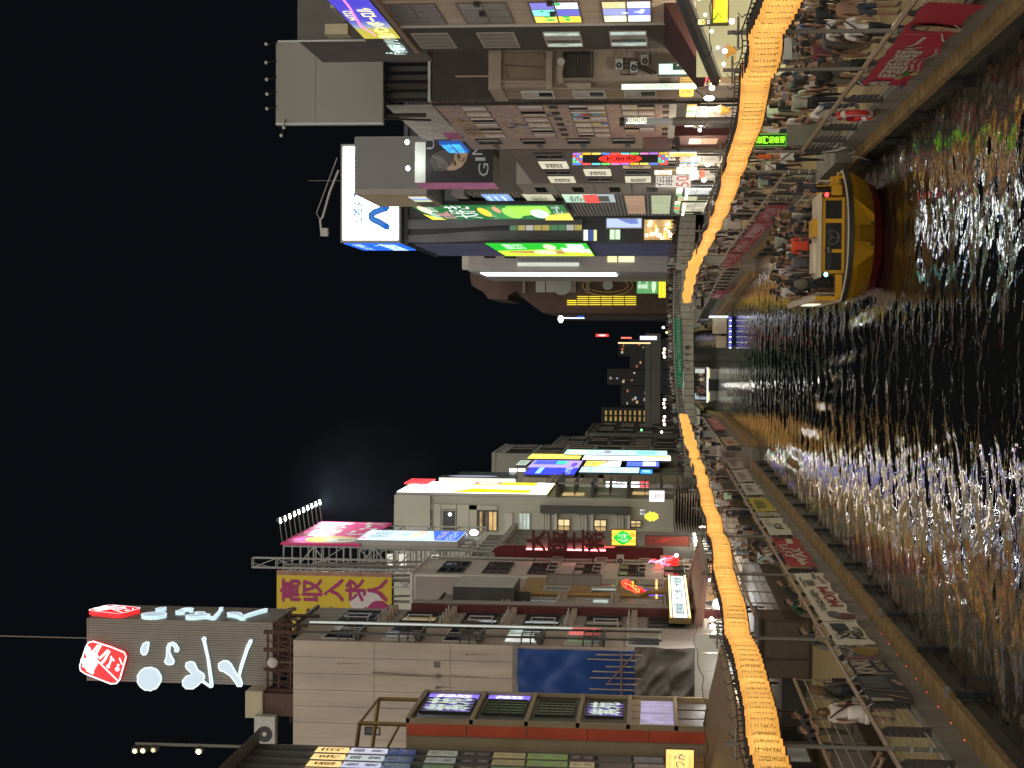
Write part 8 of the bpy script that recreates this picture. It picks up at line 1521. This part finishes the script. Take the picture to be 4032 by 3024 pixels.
    for s in (-1, 1): q = h + f * .088 + rt * .032 * s + up * .012; mb.cur = 4; mb.ball(q, .011, .011, .007, 6, 4)
    mb.cur = 5; mb.ball(h + f * .086 - up * .052, .02, .012, .007, 6, 4)
    mb.cur = 0; mb.add([h + f * .088 + up * .015, h + f * .088 - up * .03 + rt * .016, h + f * .088 - up * .03 - rt * .016, h + f * .115 - up * .025], [(0, 1, 3), (0, 3, 2), (1, 2, 3)])
    for s in (-1, 1): mb.ball(h + rt * .082 * s - up * .005, .012, .022, .03, 6, 4)
    fm = bpy.data.meshes.new("f"); fm.from_pydata(mb.v, [], mb.f); fm.polygons.foreach_set("material_index", mb.mi)
    import bmesh
    bm = bmesh.new(); bm.from_mesh(r); bm.from_mesh(fm); bm.to_mesh(r); bm.free(); bpy.data.meshes.remove(fm); r.name = "person"
    # hair: a cap over the crown and back, long or short
    hm = MB(); L = pose.get('hair', 0); n = 12; rows = []
    for j in range(6):
        ph = j / 5 * (1.35 if L < 2 else 1.2); ring = []
        for k in range(n):
            a = 6.2832 * k / n; d = f * math.cos(a) * .108 + rt * math.sin(a) * .093; back = .5 - .5 * math.cos(a); lo = ph * (.62 + .75 * back)
            ring.append(h + V3(0, 0, .005) + d * math.sin(min(1.6, lo)) * 1.02 + up * (.098 * math.cos(lo)) - f * .008)
        rows.append(ring)
    if L: 
        for j in range(1, 4): rows.append([p - up * (.10 * j * (.2 + .8 * (.5 - .5 * math.cos(6.2832 * k / n)) ** .6)) * (1.0 if L == 1 else .0) - (p - h).normalized() * .004 * j for k, p in enumerate(rows[5])])
    hm.add([p for r_ in rows for p in r_], [(i * n + j, i * n + (j + 1) % n, (i + 1) * n + (j + 1) % n, (i + 1) * n + j) for i in range(len(rows) - 1) for j in range(n)] + [list(range(n))])
    return r, hm.mesh("hair", HAIR, smooth=True), J
POSES = dict(
    stand={}, walk=dict(knl=(-.095, -.16, .50), anl=(-.10, -.16, .09), tol=(-.11, -.32, .04), knr=(.095, .02, .49), anr=(.10, .26, .13), tor=(.11, .16, .05), ell=(-.21, .10, 1.13), wrl=(-.20, .06, .90), hal=(-.20, .04, .83), elr=(.21, -.06, 1.13), wrr=(.2, -.20, .93), har=(.2, -.25, .88)),
    phone=dict(ell=(-.21, -.06, 1.14), wrl=(-.09, -.26, 1.24), hal=(-.06, -.31, 1.29), elr=(.21, -.06, 1.14), wrr=(.09, -.26, 1.24), har=(.05, -.31, 1.28), hd1=(0, -.03, 1.595), hd2=(0, -.03, 1.67), short=True),
    woman=dict(shl=(-.145, .015, 1.37), shr=(.145, .015, 1.37), hair=1, sleeve=.4, short=True), dress=dict(shl=(-.145, .015, 1.37), shr=(.145, .015, 1.37), hair=1, dress=True, sleeve=.4, ell=(-.20, .0, 1.13), wrl=(-.2, -.12, .93), hal=(-.19, -.16, .87)),
    lean=dict(bel=(0, -.07, 1.05), che=(0, -.22, 1.18), nek=(0, -.34, 1.29), hd0=(0, -.38, 1.36), hd1=(0, -.41, 1.42), hd2=(0, -.41, 1.49), shl=(-.165, -.29, 1.25), shr=(.165, -.29, 1.25), ell=(-.24, -.38, 1.02), wrl=(-.08, -.50, 1.04), hal=(-.02, -.52, 1.05), elr=(.24, -.38, 1.02), wrr=(.10, -.50, 1.06), har=(.04, -.54, 1.07), pel=(0, .03, .92)),
    point=dict(elr=(.27, -.16, 1.32), wrr=(.26, -.38, 1.40), har=(.26, -.45, 1.43), hair=0, sleeve=1.5), back=dict(hair=1, sleeve=1.5), rail=dict(ell=(-.24, -.06, 1.16), wrl=(-.20, -.28, 1.06), hal=(-.19, -.34, 1.04), elr=(.24, -.06, 1.16), wrr=(.20, -.28, 1.06), har=(.19, -.34, 1.04), short=True),
    sit=dict(pel=(0, .05, .50), bel=(0, .05, .66), che=(0, .04, .86), nek=(0, .03, 1.03), hd0=(0, .01, 1.11), hd1=(0, 0, 1.18), hd2=(0, .01, 1.255), shl=(-.165, .04, .97), shr=(.165, .04, .97), ell=(-.22, .0, .72), wrl=(-.14, -.22, .60), hal=(-.12, -.29, .59), elr=(.22, .0, .72), wrr=(.14, -.22, .60), har=(.12, -.29, .59), hil=(-.09, .0, .47), hir=(.09, 0, .47), knl=(-.11, -.40, .47), knr=(.11, -.40, .47), anl=(-.11, -.40, .09), anr=(.11, -.40, .09), tol=(-.12, -.55, .04), tor=(.12, -.55, .04)))
FIG = {k: fig(v) for k, v in POSES.items()}
for k in ('lean',): pass
COLS = [(.02, .02, .02), (.04, .04, .045), (.025, .025, .027), (.55, .53, .49), (.03, .03, .03), (.60, .58, .55), (.12, .12, .12), (.42, .38, .28), (.05, .06, .09), (.30, .29, .27), (.52, .47, .40), (.16, .05, .05), (.03, .04, .04), (.22, .26, .20), (.48, .5, .45), (.04, .035, .03)]
NAMEC = ["black", "charcoal", "black", "white", "black", "white", "charcoal", "beige", "navy", "grey", "cream", "dark red", "black", "olive grey", "pale grey", "dark brown"]
def person(pose, x, y, z, rot, col, label, group=None, scale=1.0, extra=()):
    me, hm, J = FIG[pose]; o = bpy.data.objects.new("person", me); COL.objects.link(o); o.location = (x, y, z); o.rotation_euler = (0, 0, rot); o.scale = (scale * uni(.97, 1.06), scale, scale); o.color = (*col, 1)
    h = bpy.data.objects.new("hair", hm); COL.objects.link(h); h.parent = o; h.color = o.color; ROOT[o] = (0, 0, 0)
    tag(o, label, "person", group)
    for e in extra:
        k, c = e; mb = MB(); m = pc(c, .8)
        if k == 'backpack': mb.ball((0, .19, 1.2), .16, .10, .23, 10, 7)
        elif k == 'bag': mb.box(.24, .34, -.12, .14, .62, .92); mb.tube([(.29, -.08, .92), (.27, 0, 1.1), (.29, .1, .92)], .012, 4)
        elif k == 'strap': mb.tube([(-.14, -.10, 1.42), (0, -.135, 1.25), (.15, -.10, 1.03)], .018, 5); mb.tube([(-.14, .10, 1.42), (0, .145, 1.25), (.15, .12, 1.03)], .018, 5); mb.ball((.2, .03, .98), .06, .12, .09, 8, 5)
        elif k == 'phone': mb.box(-.04, .04, -.36, -.345, 1.25, 1.40)
        elif k == 'skirt': mb.lathe((0, .01, .0), [(.215, .62), (.20, .74), (.165, .93), (.14, 1.02)], 14)
        elif k == 'frill': mb.lathe((0, .01, .0), [(.24, .56), (.225, .60), (.235, .63), (.21, .66)], 18)
        elif k == 'cap': mb.lathe((0, -.01, 1.62), [(.105, .0), (.10, .05), (.05, .095)], 12); mb.box(-.07, .07, -.2, -.09, 1.62, 1.64)
        elif k == 'longhair': mb.lathe((0, .05, 1.3), [(.05, -.06), (.10, .04), (.115, .18), (.10, .30), (.06, .39)], 10); m = mat("brown_hair", (.12, .07, .03), .7, .4, 14, .4, 60)
        me2 = mb.mesh(k, m, smooth=True); q = bpy.data.objects.new({'strap': 'shoulder_bag', 'frill': 'skirt_frill', 'longhair': 'long_hair'}.get(k, k), me2); COL.objects.link(q); q.parent = o
    return o
PI = math.pi
# --- left quay, people one can single out (rot 0 faces the camera, pi/2 faces the canal on the left bank)
L_ = lambda *a, **k: person(*a, **k)
person('lean', -8.0, 41.6, 0, PI * .5, (.03, .045, .045), "bald person in dark teal tee bent over the left quay railing above the letter banner", scale=1.02)
person('back', -8.05, 36.6, 0, PI * .8, (.075, .07, .05), "person with shaggy blond brown hair in dark olive jacket, back turned, at the left railing", extra=[('longhair', (.2, .1, .05)), ('strap', (.03, .02, .015))])
person('dress', -8.2, 34.9, 0, 0.35, (.62, .58, .50), "long haired woman in frilled cream dress walking along the left quay", scale=1.03, extra=[('skirt', (.62, .58, .50)), ('frill', (.66, .62, .54)), ('longhair', (0, 0, 0)), ('strap', (.06, .02, .015)), ('bag', (.16, .17, .14))])
person('lean', -9.55, 38.6, .45, PI * .5, (.03, .03, .03), "bare armed person in black leaning on the thin inner railing, nearer the hut")
person('lean', -9.55, 37.1, .45, PI * .5, (.025, .03, .03), "dark haired person in black shirt resting arms on the thin inner railing")
person('phone', -9.9, 33.4, .45, PI * .35, (.16, .12, .36), "person in violet shirt holding up a yellow phone on the terrace", extra=[('phone', (.65, .6, .1))])
person('stand', -10.4, 33.0, .45, PI * .6, (.10, .05, .24), "person in dark purple top at the terrace edge next to the phone holder")
person('walk', -8.9, 31.8, 0, PI * .9, (.42, .45, .42), "person in pale patterned shirt walking away between the two railings")
person('rail', -8.05, 29.2, 0, PI * .5, (.46, .36, .33), "large person in pinkish tee with curly grey hair gripping the left rail nearest the camera", scale=1.1)
person('lean', -8.0, 46.6, 0, PI * .42, (.02, .085, .05), "person in green tee leaning on the left railing with arms folded", scale=1.0)
person('lean', -8.0, 50.0, 0, PI * .5, (.03, .045, .035), "orange haired person in dark green shirt leaning over the left railing beside the wide banner")
person('lean', -8.0, 57.4, 0, PI * .55, (.50, .46, .40), "person in cream shirt folded over the left railing above the red banner")
person('lean', -8.0, 58.8, 0, PI * .45, (.46, .42, .36), "second cream shirted person slumped over the left railing next to the first")
# --- right quay near people
person('walk', 6.75, 33.3, 0, PI * 1.05, (.66, .64, .60), "big person in white tee with dark shoulder strap, back turned, behind the red banner", scale=1.05, extra=[('strap', (.05, .045, .04))])
person('stand', 8.4, 42.6, 0, .1, (.045, .04, .035), "dark shirted man facing the camera before the grey notice board")
person('walk', 7.6, 37.6, 0, PI, (.60, .58, .54), "person in white shirt with wide black strap walking away on the right quay", extra=[('strap', (.03, .03, .03))])
person('woman', 8.0, 41.2, 0, PI * .9, (.03, .03, .03), "person in pale yellow top and long black skirt holding a yellow bag", extra=[('skirt', (.03, .03, .03)), ('bag', (.60, .56, .12))])
person('stand', 7.0, 30.6, 0, PI * .9, (.64, .61, .56), "person in loose white tee and black trousers nearest the camera on the right quay", scale=1.05)
person('stand', 7.9, 33.0, 0, PI * 1.2, (.02, .03, .28), "person in bright blue top at the right picture edge of the crowd")
person('woman', 7.6, 35.3, 0, .4, (.26, .16, .10), "person in brown floral shirt near the front of the right crowd")
person('walk', 8.3, 36.6, 0, PI, (.03, .027, .025), "person in black carrying a pale jacket on one arm", extra=[('bag', (.4, .38, .34))])
person('stand', 9.6, 43.0, 0, PI * 1.1, (.46, .38, .30), "person in beige shirt behind the front rows of the right crowd", scale=1.04)
person('woman', 7.3, 43.0, 0, PI * .8, (.52, .52, .48), "person in pale grey tee with dark bob hair past the second lantern pole")
person('walk', 6.9, 40.2, 0, PI * 1.1, (.025, .022, .02), "person in all black with a dark round backpack on the right quay", extra=[('backpack', (.03, .03, .03))])
person('stand', 7.1, 45.4, 0, PI * .9, (.34, .36, .29), "broad person in greyish green tee behind the rescue ring", scale=1.1)
person('lean', 6.55, 42.4, 0, -PI * .5, (.62, .60, .56), "person in white tee with black strap leaning on the right railing by the rescue ring", extra=())
person('woman', 6.5, 36.2, 0, PI, (.05, .05, .05), "person in dark top and bare legs just behind the red banner's lettering")
stf = person('stand', 6.3, 49.4, .03, -PI * .35, (.022, .022, .022), "black shirted boat attendant with block letters on the back at the landing", scale=1.03)
mb = MB(); put_text(mb, Face('F', .0), "STAFF", -.12, .12, 1.28, 1.37, .16, .03); me2 = mb.mesh("lettering", pc((.5, .48, .4))); q = bpy.data.objects.new("lettering", me2); COL.objects.link(q); q.parent = stf
person('stand', 6.2, 50.8, .03, 0, (.60, .58, .54), "person in white tee and dark strap waiting at the landing under the orange flag", extra=[('strap', (.02, .02, .02))])
person('stand', 6.9, 48.2, .03, PI * .7, (.58, .57, .52), "person in pale overalls squeezed between the attendant and the lit kanji post")
# --- crowds
PTS = []
def room(x, y, r=.42):
    for a, b in PTS:
        if (a - x) ** 2 + (b - y) ** 2 < r * r: return False
    PTS.append((x, y)); return True
for o in list(bpy.data.objects):
    if o.get("category") == "person": PTS.append((o.location.x, o.location.y))
def crowd(n, fx, y0, y1, fz, group, where, poses=('stand', 'walk', 'woman', 'phone', 'back', 'stand', 'walk'), rots=None, bias=1.0, lamp=None):
    k = t = 0; rg = random.Random(len(where) * 7 + n)
    while k < n and t < n * 40:
        t += 1; y = y0 + (y1 - y0) * rg.random() ** bias; x = fx(y, rg.random())
        if not room(x, y): continue
        c = rg.randrange(len(COLS)); p = rg.choice(poses); ex = []
        q = rg.random()
        if q < .12: ex = [('backpack', (.03, .03, .04))]
        elif q < .2: ex = [('strap', (.05, .04, .04))]
        elif q < .26: ex = [('cap', (.05, .05, .06))]
        person(p, x, y, fz(x), (rots(rg) if rots else rg.choice([0, PI, PI, .4, 2.7, 1.2, -1.2, 3.5])), tuple(min(1, v * rg.uniform(.8, 1.2)) for v in COLS[c]), "%s %s topped person %s" % ({"stand": "standing", "walk": "walking", "woman": "long haired", "phone": "phone holding", "back": "turned away", "rail": "waiting", "lean": "leaning", "sit": "seated"}[p], NAMEC[c].replace(" ", "-"), where if not lamp else where + ", level with the " + nth(1 + min(range(len(lamp)), key=lambda i: abs(lamp[i] - y))) + " lantern pole"), group, rg.uniform(.93, 1.05), ex); k += 1
Zero = lambda x: 0.0
crowd(34, lambda y, r: 6.5 + r * 4.6, 36, 46.5, Zero, "crowd on the right quay", "in the front right crowd", lamp=RP)
crowd(60, lambda y, r: 6.5 + r * 4.8, 54, 98, Zero, "crowd on the right quay", "in the right quay crowd", bias=1.2, lamp=RP)
crowd(14, lambda y, r: 7.4 + r * 3.4, 46.5, 54, Zero, "crowd at the landing", "in the crowd round the boat landing")
crowd(36, lambda y, r: interp([(100, 5.6), (134, 4.6), (174, 3.3)], y) + .3 + r * 4.0, 101, 174, Zero, "crowd by the bridge, right", "on the curving right quay before the bridge", bias=.9)
crowd(16, lambda y, r: -10.1 + r * 2.1, 59, 94, Zero, "walkers on the left quay", "on the left quay", lamp=LP)
crowd(18, lambda y, r: interp([(98, -6.9), (142, -7.0), (174, -8)], y) - r * 3, 98, 174, Zero, "walkers by the bridge, left", "on the left quay bending to the bridge")
crowd(12, lambda y, r: -13.6 + r * 3.6, 57, 105, lambda x: .85, "people on the left terrace", "on the raised left terrace", lamp=LP)
crowd(20, lambda y, r: -9 + r * 18, BRY + .45, BRY + .9, lambda x: 2.62 + arch(x), "people along the bridge railing", "at the bridge railing", poses=('stand', 'woman', 'rail', 'lean', 'back'), rots=lambda g: g.choice([0, 0, .5, -.5, 1.5, 3.1]))
crowd(4, lambda y, r: .2 + r * 2.1, 126.6, 129.5, lambda x: -.9, "crew of the blue lit boat", "aboard the small blue lit boat", rots=lambda g: 0)
crowd(14, lambda y, r: -5.3 + r * 2.8, 163.5, 165.4, lambda x: -.55, "passengers of the white boat", "packed aboard the white sightseeing boat", rots=lambda g: g.uniform(-.6, .6), poses=('stand', 'woman', 'sit'))
# --- boat passengers
person('back', 1.95, 46.8, -.1, PI * .9, (.02, .02, .02), "bare shouldered passenger with black top and backpack at the yellow boat's left side", extra=[('backpack', (.10, .09, .07))])
person('sit', 3.1, 47.6, .25, PI, (.62, .06, .02), "orange red life jacketed crew member seated behind the yellow boat's windscreen", scale=1.08)
person('lean', 4.0, 47.6, -.1, -1.0, (.05, .055, .065), "passenger in dark slate shirt bending towards the boat's right side", scale=1.0)
person('stand', 4.75, 46.7, -.12, PI * 1.2, (.03, .03, .04), "passenger in navy standing at the yellow boat's right bow by the red lamp")
for x, y in ((1.95, 46.8), (3.1, 47.6), (4.0, 47.6), (4.75, 46.7)): PTS.append((x, y))
crowd(32, lambda y, r: 1.85 + r * 2.85, 48.0, 54.0, lambda x: -.12, "passengers of the yellow boat", "among the passengers of the yellow tour boat", poses=('stand', 'woman', 'sit', 'phone', 'woman', 'back'), rots=lambda g: g.choice([0, .5, -.6, 1.4, -1.5, 2.8]))

# the rest of the dense row of people along the bridge, too many and too small to single out
mb = MB(); rg = random.Random(77); SM = [SKIN, PANTS, SHOE, EYE, HAIR] + [pc(c, .85) for c in COLS[:12]]
for k in range(96):
    me, hm, J = FIG[rg.choice(["stand", "woman", "rail", "back"])]; x = -17.6 + 33.5 * (k + rg.random()) / 96; y = BRY + (1.1 if k % 2 else 1.8) + rg.random() * .5; a = rg.choice([0, .4, -.4, 3.1, 1.5]); ca, sa = math.cos(a), math.sin(a); z0 = 2.64 + arch(x); sh = 5 + rg.randrange(12); sc_ = rg.uniform(.93, 1.06)
    for m_, isH in ((me, 0), (hm, 1)):
        n = len(mb.v); mb.v += [(x + sc_ * (ca * v.co.x - sa * v.co.y), y + sc_ * (sa * v.co.x + ca * v.co.y), z0 + sc_ * v.co.z) for v in m_.vertices]
        for p in m_.polygons: mb.f.append([n + i for i in p.vertices]); mb.mi.append(4 if isH else (0, sh, 1, 2, 3, 0)[p.material_index])
single("crowd", "dense row of people packed along the whole bridge behind its balustrade", "crowd", mb, SM, (0, BRY, 2), None, "stuff")
